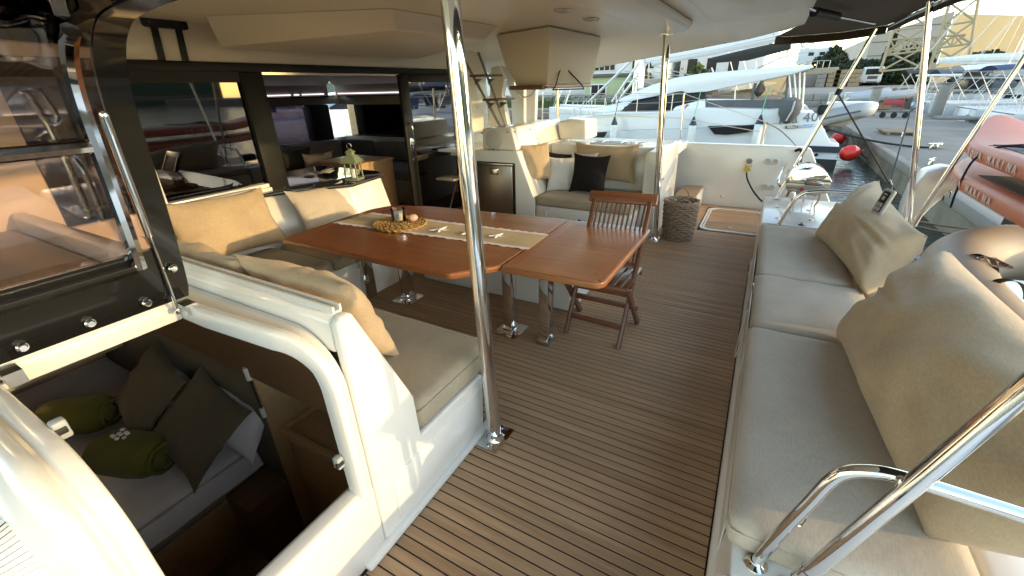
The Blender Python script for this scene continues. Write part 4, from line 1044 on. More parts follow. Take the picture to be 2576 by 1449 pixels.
hp_ = thing('helm_pedestal', 'white helm pedestal block with a built-in round speaker above the fridge', 'pedestal', (-2.9, 5.2, .97))
B().prism([(-3.13, .979), (-3.12, 1.225), (-2.70, 1.25), (-2.62, .979)], 'y', 4.80, 6.30).build('block', 'gelcoat', hp_, bevel=.02, seg=3)
B().prism([(-2.619, .98), (-2.66, 1.22), (-2.45, 1.26), (-2.22, 1.24), (-2.20, .98)], 'y', 6.10, 6.60).build('corner_block', 'gelcoat', hp_, bevel=.03, seg=3)
cs = AY(1242, 352, 4.795)
B().lathe([(0, .018), (.09, .016), (.115, .010), (.122, .0), (0, 0)], cs, 32, Matrix.Rotation(rad(90), 3, 'X')).build('speaker_grille', 'speaker_grille', hp_)
B().bx(cs.x-.012, cs.x+.012, 4.777, 4.786, cs.z-.115, cs.z-.104).build('badge', 'black_frame', hp_)
for (u, v) in ((1213, 335), (1277, 333), (1296, 331), (1335, 325)):
    p = AY(u, v, 4.798) if u < 1285 else AX(u, v, -2.668)
    B().obox(p, (.03, .006, .014) if u < 1285 else (.006, .03, .014)).build('cover_clip', 'print_grey', hp_, bevel=.002)
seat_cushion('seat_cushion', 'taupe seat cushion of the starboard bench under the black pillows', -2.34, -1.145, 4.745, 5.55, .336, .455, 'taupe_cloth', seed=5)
def lean(name, label, u, v, y_, w_, h_, t_, mt, yaw, lean_, seed, grp=None, z=None, n=22, roll=0, wr=.013):
    p = AY(u, v, y_)
    xd = V((math.cos(rad(yaw)), math.sin(rad(yaw)), math.sin(rad(roll)))); nrm = V((-xd.y, xd.x, 0)); upv = V((nrm.x*math.sin(rad(lean_)), nrm.y*math.sin(rad(lean_)), math.cos(rad(lean_))))
    return pillow(name, label, p, xd, upv, w_, h_, t_, mt, grp, seed=seed, n=n, wr=wr)
lean('back_cushion', 'wide beige back cushion along the back of the starboard bench', 1520, 409, 5.50, .82, .44, .16, 'beige_cloth', -4, 8, 31, 'loose back cushions', n=26)
lean('back_cushion', 'beige back cushion in the left corner of the starboard bench, half in the sun', 1346, 408, 5.02, .44, .46, .16, 'beige_cloth', 52, 20, 32, 'loose back cushions')
lean('scatter_pillow', 'black square pillow at the front of the starboard bench', 1482, 438, 5.12, .46, .45, .15, 'black_cloth', -6, 14, 33)
lean('scatter_pillow', 'white square pillow between the two black ones on the starboard bench', 1413, 439, 5.20, .36, .43, .14, 'white_cloth', 18, 10, 34)
lean('scatter_pillow', 'black square pillow half hidden behind the white one on the starboard bench', 1394, 430, 5.34, .46, .48, .13, 'black_cloth', 24, 12, 35, roll=-9)
lean('scatter_pillow', 'white pillow peeping out behind the front black pillow', 1465, 428, 5.33, .34, .42, .10, 'white_cloth', -4, 12, 36, n=14)

# ---- side deck, gunwale
sdk = B(); sdk.bx(-4.1, -.96, 6.0205, 7.16, .80, .90); sdk.bx(-4.1, -3.33, 5.2, 6.02, .80, .90)
side = struct(sdk.build('side_deck', 'gelcoat', bevel=.02))
gw = B(); gw.prism([(-1.6, 0), (-1.6, .88), (.54, .88), (.60, .85), (.98, .16), (.98, -.3), (-1.6, -.3)], 'y', 7.06, 7.19)
gunw = struct(gw.build('gunwale_wall', 'gelcoat', bevel=.016, seg=3))
hl = B(); hl.prism([(-9.0, -1.3), (-9.5, .8), (-1.6, .80), (.54, .80), (1.05, -.2), (1.25, -1.3)], 'y', 7.2, 7.32); struct(hl.build('own_hull', 'hull_white', bevel=.03))
ht2 = thing('deck_skylight', 'low glass deck hatch with white frame behind the starboard bench', 'skylight', (-1.6, 6.3, .9))
p0 = AZ(1488, 372, .99); 
B().bx(-2.02, -1.30, 5.74, 6.0, .9755, .992).build('frame', 'gelcoat', ht2, bevel=.005); B().bx(-1.97, -1.35, 5.77, 5.97, .9922, .996).build('pane', 'tint_window', ht2)
for x in (-1.85, -1.6, -1.42): B().tube([(x, 5.75, .998), (x+.02, 5.85, 1.01), (x+.02, 5.95, .998)], .006, 6).build('handle', 'chrome', ht2)
def stanchion(label, u0, v0, u1, v1, grp='guard wire stanchions on the gunwale'):
    a = AY(u0, v0, 7.11); c = AY(u1, v1, 7.11)
    t = thing('stanchion', label, 'stanchion', c, grp)
    B().tube([c - V((0, 0, .02)), a], .0125, 10).build('post', 'chrome', t); B().lathe([(0, .02), (.012, .018), (.014, 0), (0, 0)], a - V((0, 0, .008)), 10).build('cap', 'chrome', t)
    B().lathe([(.026, 0), (.022, .03), (.013, .035), (.013, 0)], V((c.x, c.y, c.z-.01)), 10).build('foot', 'chrome_dull', t)
    return a, c
sA, _ = stanchion('gunwale stanchion just right of the starboard pole', 1721, 236, 1711, 358)
sB, _ = stanchion('gunwale stanchion behind the helm box at the left', 1366, 235, 1363, 345)
sC, _ = stanchion('short stanchion at the aft end of the gunwale above the power plug', 1928, 308, 1918, 372)
for (pts, lab) in (([sB, sA, sC], 'upper white guard wire strung between the gunwale stanchions'), ([sB - V((0, 0, .30)), sA - V((0, 0, .33)), sC - V((.06, 0, .12))], 'lower white guard wire strung between the gunwale stanchions')):
    tag(B().tube(pts, .0055, 6).build('guard_wire', 'rope_white'), lab, 'guard wire')
dg = thing('guard_line_end', 'grey padded line running from the last stanchion down to a black lashing', 'line', sC)
B().tube(smooth_path([sC, AY(1960, 325, 7.11), AY(1990, 352, 7.11), AY(2008, 374, 7.11)], 5), .012, 8).build('padded_line', 'dinghy_grey', dg)
B().tube(smooth_path([AY(2000, 380, 7.05), AY(2012, 376, 7.04), AY(2018, 384, 7.04), AY(2014, 400, 7.04), AY(2010, 430, 7.04)], 5), .018, 8).build('lashing', 'rope_black', dg)
cr = thing('tie_cord', 'short twisted pale cord hanging on the rail behind the starboard bench', 'cord', AY(1432, 345, 7.0))
B().tube(smooth_path([AY(1428, 308, 6.98), AY(1431, 315, 6.98), AY(1433, 328, 6.98), AY(1437, 340, 6.98), AY(1437, 350, 6.98)], 4), [.018]*5 + [.014]*12, 7).build('cord', 'rope_pink', cr)
# plug socket with cable, vents, cap
pl = thing('shore_power_socket', 'yellow shore power plug in a chrome socket on the gunwale', 'power socket', AY(1882, 425, 7.05))
p = AY(1882, 420, 7.055)
B().obox(p, (.075, .012, .10)).build('socket_plate', 'brushed_steel', pl, bevel=.004)
B().lathe([(0, .05), (.030, .05), (.038, .042), (.040, .0), (0, 0)], p + V((-.004, -.006, -.022)), 18, Matrix.Rotation(rad(90), 3, 'X')).build('plug', 'yellow_plastic', pl)
B().lathe([(0, .014), (.036, .012), (.042, .0), (0, 0)], p + V((.0, -.035, .085)), 18, Matrix.Rotation(rad(55), 3, 'X')).build('lid', 'chrome_dull', pl)
tag(B().tube(smooth_path([AY(1878, 434, 7.0), AY(1880, 450, 6.95), AY(1892, 476, 6.85), AY(1910, 500, 6.7), AY(1926, 513, 6.5)], 6), .011, 8).build('power_cable', 'rope_black'), 'black cable dropping from the yellow plug to the grill cabinet', 'cable')
for (u, v, lab) in ((1941, 406, 'upper white double round vent plate on the gunwale'), (1933, 470, 'lower white double round vent plate on the gunwale')):
    p = AY(u, v, 7.058); t = thing('vent_plate', lab, 'vent', p, 'vent plates on the gunwale')
    B().prism([(p.x+a, p.z+c) for a, c in rrect(-.085, .085, -.045, .045, .044)], 'y', p.y-.010, p.y).build('plate', 'gelcoat', t, bevel=.004)
    for s_ in (-1, 1):
        B().lathe([(.034, 0), (.034, .006), (.028, .006), (.026, .002), (0, .002), (0, 0)], (p.x+s_*.042, p.y-.010, p.z), 18, Matrix.Rotation(rad(90), 3, 'X')).build('disc', 'speaker_grille', t)
p = AY(1817, 494, 7.058)
tag(B().lathe([(0, .02), (.020, .018), (.026, .0), (0, 0)], p, 14, Matrix.Rotation(rad(90), 3, 'X')).build('drain_cap', 'gelcoat'), 'tiny white round drain cap low on the gunwale', 'cap')
st = thing('side_step', 'white step with teak tread between the starboard bench end and the gunwale', 'step', (-.8, 6.6, 0))
B().bx(-.925, -.62, 6.25, 7.05, 0, .262).build('body', 'gelcoat', st, bevel=.012); B().bx(-.90, -.645, 6.28, 7.02, .2625, .272).build('tread', 'teak_deck', st)
B().bx(-.86, -.66, 6.243, 6.2495, .03, .23).build('inset', 'black_frame', st)

# ---- wicker basket (woven strand by strand)
bc = V((-.68, 5.25, 0)); br_ = .185; bh = .44
bk_ = thing('wicker_basket', 'tall brown wicker basket with two handles standing by the starboard pole', 'basket', bc)
NS = 24
wv = B()
for k in range(17):
    z = .015 + k*bh/17; r0 = br_*(.86 + .14*(z/bh)**.8); pts = []
    for j in range(NS*3):
        q = 2*math.pi*j/(NS*3); s_ = math.sin(q*NS/2 + (math.pi if k % 2 else 0))
        pts.append(bc + V(((r0+.011*s_)*math.cos(q), (r0+.011*s_)*math.sin(q), z + .003*math.sin(q*5+k*1.7))))
    wv.tube(pts, .0125, 6, closed=True)
o = wv.build('weave', 'wicker', bk_, ang=80); o['kind'] = 'stuff'
stk = B()
for j in range(NS):
    q = 2*math.pi*(j+.5)/NS; stk.tube([bc + V((br_*.86*math.cos(q), br_*.86*math.sin(q), .01)), bc + V((br_*math.cos(q), br_*math.sin(q), bh))], .006, 5)
o = stk.build('stakes', 'wicker', bk_); o['kind'] = 'stuff'
for dz in (0, .018): B().tube([bc + V(((br_+.004)*math.cos(q), (br_+.004)*math.sin(q), bh-.01+dz+.005*math.sin(q*18))) for q in [2*math.pi*j/64 for j in range(64)]], .013, 6, closed=True).build('rim', 'wicker', bk_)
B().lathe([(0, .0), (br_*.86, 0), (br_*.86, .012), (0, .012)], bc, 24).build('bottom', 'wicker', bk_)
for a_ in (100, 285):
    pts = []
    for j in range(15):
        t = j/14; q = rad(a_ - 26 + 52*t); pts.append(bc + V(((br_+.006)*math.cos(q), (br_+.006)*math.sin(q), bh + (.115 if a_ < 200 else .06)*math.sin(math.pi*t)**.7)))
    B().tube(pts, .009, 6).build('handle', 'wicker', bk_)

# ---- helm box hanging under the hardtop with folded wooden flap
hb = thing('helm_box', 'white angular box hanging under the hardtop above the starboard bench', 'overhead box', (-2.2, 4.8, 1.7))
tpb = [(-2.66, 4.44), (-1.90, 4.15), (-1.84, 5.42), (-2.0, 5.9), (-2.72, 5.9)]
bot = [(-2.50, 4.60), (-1.955, 4.22), (-1.93, 5.35), (-2.05, 5.75), (-2.55, 5.75)]
B().loft([[(x, y_, 2.195) for x, y_ in tpb], [(x*.6+a*.4, y_*.6+c*.4, 1.92) for (x, y_), (a, c) in zip(tpb, bot)], [(x, y_, 1.70) for x, y_ in bot]]).build('shell', 'gelcoat_warm', hb, bevel=.02, seg=3)
fp = thing('wooden_flap', 'folded wooden table flap stowed beneath the hanging helm box', 'table flap', (-2.2, 4.9, 1.66))
B().prism([(-2.52, 4.56), (-1.93, 4.17), (-1.90, 5.36), (-2.02, 5.62), (-2.5, 5.62)], 'z', 1.672, 1.697).build('board', 'flap_wood', fp, bevel=.004)
B().prism([(-2.54, 4.50), (-1.95, 4.11), (-1.945, 4.165), (-2.52, 4.555)], 'z', 1.664, 1.705).build('front_edge', 'cabin_wood_dark', fp, bevel=.004)
a = V((-1.945, 4.55, 1.90)); tag(B().tube([a, V((-1.90, 4.30, 1.69)), V((-1.92, 4.28, 1.66)), V((-1.88, 5.05, 1.655)), V((-1.88, 5.0, 1.69)), a], .007, 6).build('strap_loop', 'rope_black'), 'black cord triangle holding up the wooden flap', 'cord')
# ladder to the helm
ld = thing('helm_ladder', 'steel ladder with dark treads going up to the helm left of the box', 'ladder', (-2.9, 4.95, 1.25))
La, Lb = V((-2.90, 4.92, 1.235)), V((-3.36, 4.92, 2.15)); Lc, Ld_ = V((-2.74, 5.28, 1.245)), V((-3.18, 5.28, 2.15))
La, Lb = AY(1258, 318, 4.9), AY(1168, 150, 4.9); Lc, Ld_ = AY(1272, 316, 5.15), AY(1203, 132, 5.15)
B().tube([La, Lb], .016, 10).build('side_rail', 'brushed_steel', ld); B().tube([Lc, Ld_], .016, 10).build('side_rail', 'brushed_steel', ld)
for (t, ext) in ((.36, .16), (.72, .12)):
    a = La.lerp(Lb, t); c = Lc.lerp(Ld_, t - .08 if t < .5 else t - .10); d = V((1, 0, 0))
    c = V((a.x + .02, 5.17, a.z))
    B().sheet([a + V((-.06, -.02, .02)), c + V((-.06, .14, .02)), c + V((.15, .14, .02)), a + V((.15, -.02, .02))], .024).build('tread', 'cabin_wood_dark', ld, bevel=.003)
    for q in (a, c): B().sheet([q + V((.0, 0, -.004)), q + V((.12, 0, -.004)), q + V((.01, 0, -.07))], .008, V((0, 1, 0))).build('tread_bracket', 'brushed_steel', ld)
hc = thing('helm_post', 'cream white moulded helm support wing behind the ladder', 'support wing', (-2.9, 6.3, .9))
def wing(us, y_, th, nm): B().sheet([AY(u, v, y_) for u, v in us], th, V((0, -1, 0))).build(nm, 'gelcoat', hc, bevel=.012)
wing([(1228, 330), (1280, 330), (1262, 235), (1268, 200), (1255, 165), (1235, 170)], 6.25, .12, 'near_wing')
wing([(1288, 312), (1318, 312), (1318, 200), (1296, 205), (1270, 130), (1236, 128), (1262, 190), (1285, 240)], 6.55, .10, 'far_wing')
wing([(1318, 310), (1345, 308), (1348, 228), (1320, 200)], 6.7, .10, 'rear_panel')
tp_ = thing('helm_rail', 'slim chrome post under the helm box at its far right', 'post', AY(1404, 335, 6.4))
B().tube([AY(1404, 345, 6.4), AY(1402, 215, 6.4)], .020, 12).build('post', 'chrome', tp_)
wh = thing('steering_wheel_rim', 'white rim of a steering wheel just under the helm box', 'wheel', AY(1322, 235, 6.35))
cw = AY(1322, 210, 6.35); B().tube([cw + V((.19*math.cos(q), 0, .19*math.sin(q))) for q in [2*math.pi*j/40 for j in range(40)]], .012, 8, closed=True).build('rim', 'chrome', wh)
for q in (30, 150, 270): B().tube([cw, cw + V((.19*math.cos(rad(q)), 0, .19*math.sin(rad(q))))], .008, 6).build('spoke', 'chrome', wh)
fs = thing('entry_stool', 'folded grey seat with chrome legs beside the sliding door', 'stool', AY(1140, 452, 4.72))
sp_ = AY(1135, 447, 4.72)
B().obox(sp_, (.30, .30, .03)).build('seat', 'salon_trim', fs, bevel=.008)
B().tube([sp_ + V((.10, 0, 0)), V((sp_.x-.12, sp_.y, 0))], .012, 8).build('leg', 'chrome', fs); B().tube([sp_ + V((.05, .1, 0)), V((sp_.x+.16, sp_.y+.1, 0))], .012, 8).build('leg', 'chrome', fs)
shf = thing('entry_shelf', 'small white shelf at the right edge of the sliding door', 'shelf', AY(1150, 376, 4.9))
q = AY(1158, 374, 5.0); B().bx(q.x-.28, q.x+.2, 4.85, 5.2, q.z-.035, q.z).build('board', 'gelcoat', shf, bevel=.008)
# ================================================================ AFT SOFA, GRILL, RAILS, DINGHY, BOARDS
sf_ = thing('aft_sofa', 'white moulded base of the long sofa along the right side of the aisle', 'sofa', (.5, 2.8, 0))
B().prism([(.128, 0), (.128, .06), (.150, .09), (.165, .30), (.165, .345), (.80, .345), (.80, 0)], 'y', 1.0, 4.63).build('base', 'gelcoat', sf_, bevel=.010)
B().bx(.129, 1.4, -.8, .999, 0, .345).build('near_deck', 'nonskid', sf_, bevel=.02, seg=3)
B().bx(.8001, 1.02, 1.0, 4.63, -.2, .40).build('rear_coaming', 'gelcoat', sf_, bevel=.03, seg=3)
for (y0, y1) in ((1.25, 2.35), (2.5, 3.4), (3.55, 4.5)):
    B().prism([(y0, .10), (y0, .27), (y1, .27), (y1, .10)], 'x', .146, .152).build('locker_lid', 'gelcoat', sf_, bevel=.002)
for yy in (2.45, 3.48):
    B().obox((.158, yy, .26), (.012, .035, .05)).build('latch', 'chrome_dull', sf_, bevel=.003)
tag(B().tube(smooth_path([(.120, 2.50, .30), (.112, 2.62, .12), (.118, 2.85, .07), (.125, 3.0, .12), (.14, 3.02, .28)], 5), .004, 6).build('thin_strap', 'rope_white'), 'thin white strap hanging down the sofa front', 'strap')
SX0, SX1 = .135, .765
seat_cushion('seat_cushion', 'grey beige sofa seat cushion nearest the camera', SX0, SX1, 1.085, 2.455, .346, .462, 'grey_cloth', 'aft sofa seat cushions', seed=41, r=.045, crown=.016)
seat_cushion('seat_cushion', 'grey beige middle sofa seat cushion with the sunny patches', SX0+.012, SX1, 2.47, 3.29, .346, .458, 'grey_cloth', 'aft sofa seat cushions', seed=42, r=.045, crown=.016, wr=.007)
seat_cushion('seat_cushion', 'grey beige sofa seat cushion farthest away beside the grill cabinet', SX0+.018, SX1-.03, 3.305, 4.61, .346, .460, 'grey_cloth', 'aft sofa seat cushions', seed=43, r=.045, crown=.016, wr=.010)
# two big loose cushions
pillow4('back_cushion', 'big beige cushion with a remote clipped to it on the far end of the sofa', (.575, 4.34, .47), (.76, 3.20, .47), AX(2322, 597, .98), AX(2206, 462, .92), .44, 'beige_cloth', 'big loose cushions on the aft sofa', seed=51, n=44, wr=.034, pinch=.05, pw=.40, ears=.03, flip=-1)
pillow4('back_cushion', 'huge beige cushion leaning in the right foreground of the sofa', AZ(2108, 842, .47), AZ(2335, 1345, .47), (.98, .98, .92), AX(2384, 634, .92), .46, 'beige_cloth', 'big loose cushions on the aft sofa', seed=52, n=44, wr=.030, pinch=.03, pw=.40, ears=.01, flip=-1)
# remote control
rp = AX(2223, 508, .70); 
rm = thing('remote_control', 'grey pump remote with four buttons hanging on the far beige cushion', 'remote', rp)
RM = frame(V((.45, -.9, -.05)), V((.25, .0, 1.0)))
def rq(x, y_, z): return rp + RM @ V((x, y_, z))
def rbox(x, y_, z, a, c, d, nm, mt, bv=.004): B().obox(rq(x, y_, z), (a, c, d), RM).build(nm, mt, rm, bevel=bv, seg=3)
rbox(0, 0, 0, .082, .150, .022, 'case', 'remote_grey', .010)
rbox(0, 0, .0125, .052, .122, .004, 'face', 'black_frame', .0018)
for sx in (-1, 1):
    for sy in (0, 1): rbox(sx*.011, -.018 - .026*sy, .0158, .019, .022, .003, 'button', 'dinghy_grey', .001)
rbox(0, .022, .0158, .018, .020, .003, 'button', 'dinghy_grey', .001); rbox(0, .045, .0155, .024, .008, .002, 'display', 'remote_grey', .0005)
tag(B().tube([rq(0, .075, 0), rq(0, .10, .01), AX(2240, 452, .95)], .003, 6).build('remote_lanyard', 'wire'), 'thin cord running up from the remote', 'cord')

# arm rails at both sofa ends
def arm(label, pts, y_, eye=None):
    t = thing('arm_rail', label, 'rail', (pts[0][0], y_, pts[0][1]))
    P = [V((x, y_, z)) for x, z in pts]
    B().tube(smooth_path(P, 7), .0170, 16).build('tube', 'chrome', t, ang=60)
    B().lathe([(.036, 0), (.034, .008), (.020, .016), (.017, .02), (.017, 0)], P[0] - V((0, 0, .004)), 20).build('foot_flange', 'chrome', t)
    if eye:
        q = V(eye); B().tube(smooth_path([q + V((-.012, 0, -.010)), q + V((-.004, 0, -.036)), q + V((.016, 0, -.030)), q + V((.020, 0, .004))], 4), .0028, 6).build('eye', 'chrome', t)
    return t
arm('shiny chrome arm rail bending over the sofa end in the right foreground', [(.232, .345), (.262, .50), (.300, .66), (.322, .755), (.345, .800), (.385, .826), (.44, .838), (.55, .838), (.80, .832), (1.05, .825)], 1.07, (.287, 1.07, .60))
arm('chrome arm rail at the far sofa end in front of the grill', [(.285, .40), (.315, .52), (.36, .66), (.395, .725), (.43, .757), (.47, .770), (.60, .785), (.95, .80)], 4.665)
# bimini struts
def strut(label, a, c, r=.0165, fit=True):
    t = thing('bimini_strut', label, 'strut', a)
    a = V(a); c = V(c); d = (c-a).normalized()
    B().tube([a + d*.05, c], r, 16).build('tube', 'chrome', t, ang=60)
    B().tube([a + d*.045, a + d*.10], r*1.18, 16).build('sleeve', 'chrome', t)
    B().tube([a + d*.0, a + d*.05], r*.62, 10).build('eye_end', 'chrome', t)
    B().obox(a + V((0, 0, -.004)), (.06, .05, .012)).build('deck_pad', 'chrome_dull', t, bevel=.003)
    return t
n0 = V((.325, 1.035, .352)); n1 = AY(2576, 985, 1.035); strut('thick chrome strut slanting up across the right foreground', n0, n0 + (n1-n0)*2.2, .0215)
f0 = V((.275, 5.75, .46)); f1 = AY(2203, 72, 5.75); ft = strut('chrome strut behind the grill carrying the bimini corner', f0, f1)
B().tube([f0.lerp(f1, .655), f0.lerp(f1, .69)], .026, 10).build('lashing', 'rope_black', ft)
m0 = V((1.30, 4.90, .42)); m1 = AY(2341, -12, 4.90); strut('upright chrome pole behind the big cushions with the bright sun glint', m0, m1, .0215)
d1 = AY(2576, 148, 4.85); strut('slanting chrome strut from the foot of the upright pole to the upper right', m0 + V((-.02, -.05, .0)), m0 + V((-.02, -.05, 0)) + (d1-m0)*1.5, .0165)
tr = thing('grab_tube', 'dull chrome tube end at the lower right corner below the foreground cushion', 'tube', (1.0, 1.2, .3))
B().tube([AZ(2440, 1385, .36), AZ(2600, 1310, .36)], .022, 12).build('tube', 'chrome', tr)

# ---- grill cabinet and barbecue
gc = thing('grill_cabinet', 'white cabinet with flat top carrying the barbecue at the far sofa end', 'cabinet', (.6, 5.2, 0))
B().bx(.15, 1.05, 4.66, 5.88, 0, .445).build('body', 'gelcoat', gc, bevel=.018, seg=3)
for (u, v) in ((1955, 520), (1955, 548), (2035, 528), (2040, 553), (2015, 566)):
    p = AZ(u, v, .446)
    B().lathe([(0, .006), (.022, .005), (.026, 0), (0, 0)], p, 12).build('deck_fitting', 'chrome_dull' if u != 2015 else 'black_rubber', gc)
gr = thing('barbecue', 'polished steel barrel barbecue on a rail at the stern', 'barbecue', AY(2035, 470, 5.55))
GY = 5.55
def gp(u, v, y_=GY): return AY(u, v, y_)
g0 = gp(2040, 470); lid = B(); L_ = .40
cx_ = gp(2030, 455).x; cz_ = gp(2030, 452).z
prof = [(cx_ - .20, cz_-.01)] + [(cx_ - .005 + .195*math.cos(rad(a_)), cz_ - .01 + .165*math.sin(rad(a_))) for a_ in range(172, 20, -12)] + [(cx_+.20, cz_+.03), (cx_ + .20, cz_-.01)]
lid.prism(prof, 'y', GY-.17, GY+.22); lid.build('lid', 'chrome', gr, bevel=.006)
tub = [(cx_-.20, cz_-.014), (cx_+.20, cz_-.014), (cx_+.17, cz_-.09), (cx_+.10, cz_-.13), (cx_-.10, cz_-.13), (cx_-.18, cz_-.08)]
B().prism(tub, 'y', GY-.165, GY+.215).build('tub', 'brushed_steel', gr, bevel=.006)
B().tube([(cx_-.02, GY-.20, cz_-.02), (cx_+.13, GY-.20, cz_-.02)], .009, 8).build('handle', 'chrome', gr)
B().bx(cx_-.03, cx_-.015, GY-.20, GY-.17, cz_-.03, cz_-.01).build('handle_bracket', 'chrome', gr); B().bx(cx_+.125, cx_+.14, GY-.20, GY-.17, cz_-.03, cz_-.01).build('handle_bracket', 'chrome', gr)
B().lathe([(0, .03), (.016, .03), (.019, .0), (0, 0)], (cx_-.04, GY-.166, cz_-.075), 14, Matrix.Rotation(rad(90), 3, 'X')).build('knob', 'print_red', gr)
B().lathe([(0, -.06), (.045, -.06), (.05, -.05), (.05, .02), (0, .03)], (cx_-.13, GY-.20, cz_-.10), 18).build('gas_regulator', 'chrome', gr)
B().tube([(cx_-.10, GY-.20, cz_-.16), (cx_-.10, GY-.18, .452)], .012, 8).build('gas_pipe', 'black_rubber', gr)
for (dx, dy) in ((-.06, -.10), (.03, .08), (.10, -.10)):
    B().tube([(cx_+dx, GY+dy, cz_-.13), (cx_+dx-.01, GY+dy, .45)], .006, 6).build('leg', 'chrome', gr)
tag(B().tube(smooth_path([gp(2056, 470), gp(2062, 480), gp(2058, 505), gp(2030, 540), AZ(2016, 563, .455)], 6), .008, 8).build('gas_hose', 'rope_pink'), 'pinkish gas hose from the barbecue to the deck', 'hose')
pr_ = thing('stern_rail', 'bent chrome rail curving beside the barbecue', 'rail', gp(1975, 430, 6.0))
B().tube(smooth_path([AY(1980, 412, 7.0), AY(1972, 420, 6.7), AY(1958, 450, 6.3), AY(1962, 468, 6.3), AY(1970, 468, 6.5)], 6), .014, 10).build('tube', 'chrome', pr_)

# ---- bimini awning
bi = thing('bimini_awning', 'brown canvas bimini awning stretched aft of the hardtop', 'awning', (.6, 5.0, 2.2))
def bim(u, v):
    y_ = -1.0 + 7.85*v; x0 = .155; x1 = 1.02 - .04*u
    e = max(0.0, (y_-5.2)/1.65); x0 -= .25*e*e
    x = x0 + (x1-x0)*u
    z = 2.215 - .05*math.sin(math.pi*u)*(.4) + .01*noise.noise(V((x*4, y_*1.5, 2))) - .04*e*e*(1-u)
    return V((x, y_, z))
b = B().surf(bim, 10, 60); b.build('canvas', 'bimini_cloth', bi, ang=80)
b = B().surf(lambda u, v: bim(u, 1.0) + V((0, .004, -.085*v + .0)) , 10, 3); b.build('side_valance', 'bimini_cloth', bi)
b = B().surf(lambda u, v: bim(u, 1.0) + V((0, .008, -.035 - .03*v)) , 10, 1); b.build('trim_tape', 'bimini_trim', bi)
b = B().surf(lambda u, v: bim(1.0, u) + V((.004, 0, -.07*v)), 60, 3); b.build('aft_valance', 'bimini_cloth', bi)
b = B().surf(lambda u, v: bim(1.0, u) + V((.008, 0, -.025 - .03*v)), 60, 1); b.build('trim_tape', 'bimini_trim', bi)
B().tube([bim(.98, k/20) - V((0, 0, .022)) for k in range(21)], .0125, 8).build('aft_bow', 'chrome_dull', bi)
B().tube([AZ(2035, 20, 2.15), AZ(2050, 27, 2.15)], .010, 8).build('hinge_pin', 'chrome_dull', bi)
B().tube([AZ(2048, 30, 2.15), AZ(2106, 42, 2.15)], .032, 14).build('foam_roll', 'black_rubber', bi)
B().tube([AZ(2106, 42, 2.15), AZ(2200, 60, 2.15)], .011, 8).build('side_arm', 'chrome_dull', bi)

# ---- dinghy on the davits
dn = thing('dinghy', 'beige inflatable dinghy hanging behind the sofa', 'dinghy', (1.5, 3.0, 0))
axis_pts = smooth_path([(1.48, -.6, .20), (1.48, .8, .20), (1.48, 2.2, .20), (1.48, 3.4, .21), (1.52, 4.2, .23), (1.66, 4.75, .27), (1.95, 5.05, .30), (2.3, 5.12, .31)], 6)
B().tube(axis_pts, .235, 22).build('near_tube', 'dinghy_beige', dn, ang=60)
B().tube(smooth_path([(2.3, 5.12, .31), (2.75, 4.95, .28), (2.95, 4.2, .23), (3.0, 2.2, .20), (3.0, -.6, .20)], 6), .235, 18).build('far_tube', 'dinghy_beige', dn, ang=60)
B().bx(1.6, 2.9, -.5, 4.3, .02, .08).build('floor', 'dinghy_grey', dn)
B().tube([V(p) + V((.02, 0, .0)) + V((-.245, 0, 0)) for p in axis_pts[:24]], .022, 8).build('rubbing_strip', 'dinghy_stripe', dn)
for yy in (3.05, 3.75, 4.25):
    pts = [V((1.44 + .02*math.cos(q), yy, .0)) for q in (0,)]
    b = B()
    b.surf(lambda u, v, yy=yy: V((1.60 + .06*math.cos(math.pi*u) + .0, yy - .0 + .10*(u-.5)*2*.9 , .40 + .09*math.sin(math.pi*u))) + V((0, .0, 0)) + V((.045*(v-.5), .0, -.012*(v-.5))), 14, 1)
    b.build('carry_strap', 'black_rubber', dn)
for yy in (2.9, 4.0):
    B().tube([V((1.48 + .24*math.cos(q), yy, .205 + .24*math.sin(q))) for q in [rad(-40 + 12*k) for k in range(20)]], .007, 6).build('seam_tape', 'dinghy_beige', dn)
b = B(); b.surf(lambda u, v: V((1.05, 1.35, .36)).lerp(V((1.66, 1.10, .36)), u) + V((0, .85*v, .10*math.sin(math.pi*v) + .03*math.sin(math.pi*u))), 8, 10)
b.build('cover_flap', 'dinghy_beige', dn)
ck = thing('lashed_rope', 'loose dark cord and tangled rope lying on the dinghy tube', 'rope', (1.4, 3.3, .55))
pt = AZ(2480, 660, .44)
for k in range(4): B().tube(smooth_path([pt + V((-.18+.03*k, .02*k, .0)), pt + V((-.05, .05-.03*k, .03)), pt + V((.06, .02*k, .02)), pt + V((.12-.02*k, -.06, .0)), pt + V((.0, -.08, .01))], 5), .008, 6).build('rope_loop', 'wicker' if k % 2 else 'chrome_dull', ck)
B().lathe([(0, -.02), (.02, -.01), (.02, .01), (0, .02)], pt + V((-.20, -.02, .0)), 10).build('knot', 'rust_red', ck)
dk2 = thing('mooring_cable', 'black cable draped along the dinghy in the right foreground', 'cable', AZ(2490, 775, .5))
B().tube(smooth_path([AZ(2485, 768, .50), AZ(2510, 790, .50), AZ(2540, 812, .48), AZ(2600, 845, .45)], 5), .013, 8).build('cable', 'rope_black', dk2)
ob = thing('outboard_motor', 'dark outboard motor bracket under the orange boards', 'outboard', AZ(2560, 600, .1))
q = AZ(2560, 590, .25)
B().obox(q, (.22, .30, .34)).build('cowl', 'black_frame', ob, bevel=.05, seg=3); B().obox(q + V((-.05, .05, -.35)), (.10, .12, .50)).build('leg', 'black_frame', ob, bevel=.02); B().tube([q + V((-.3, -.2, .02)), q], .018, 8).build('tiller', 'black_rubber', ob)
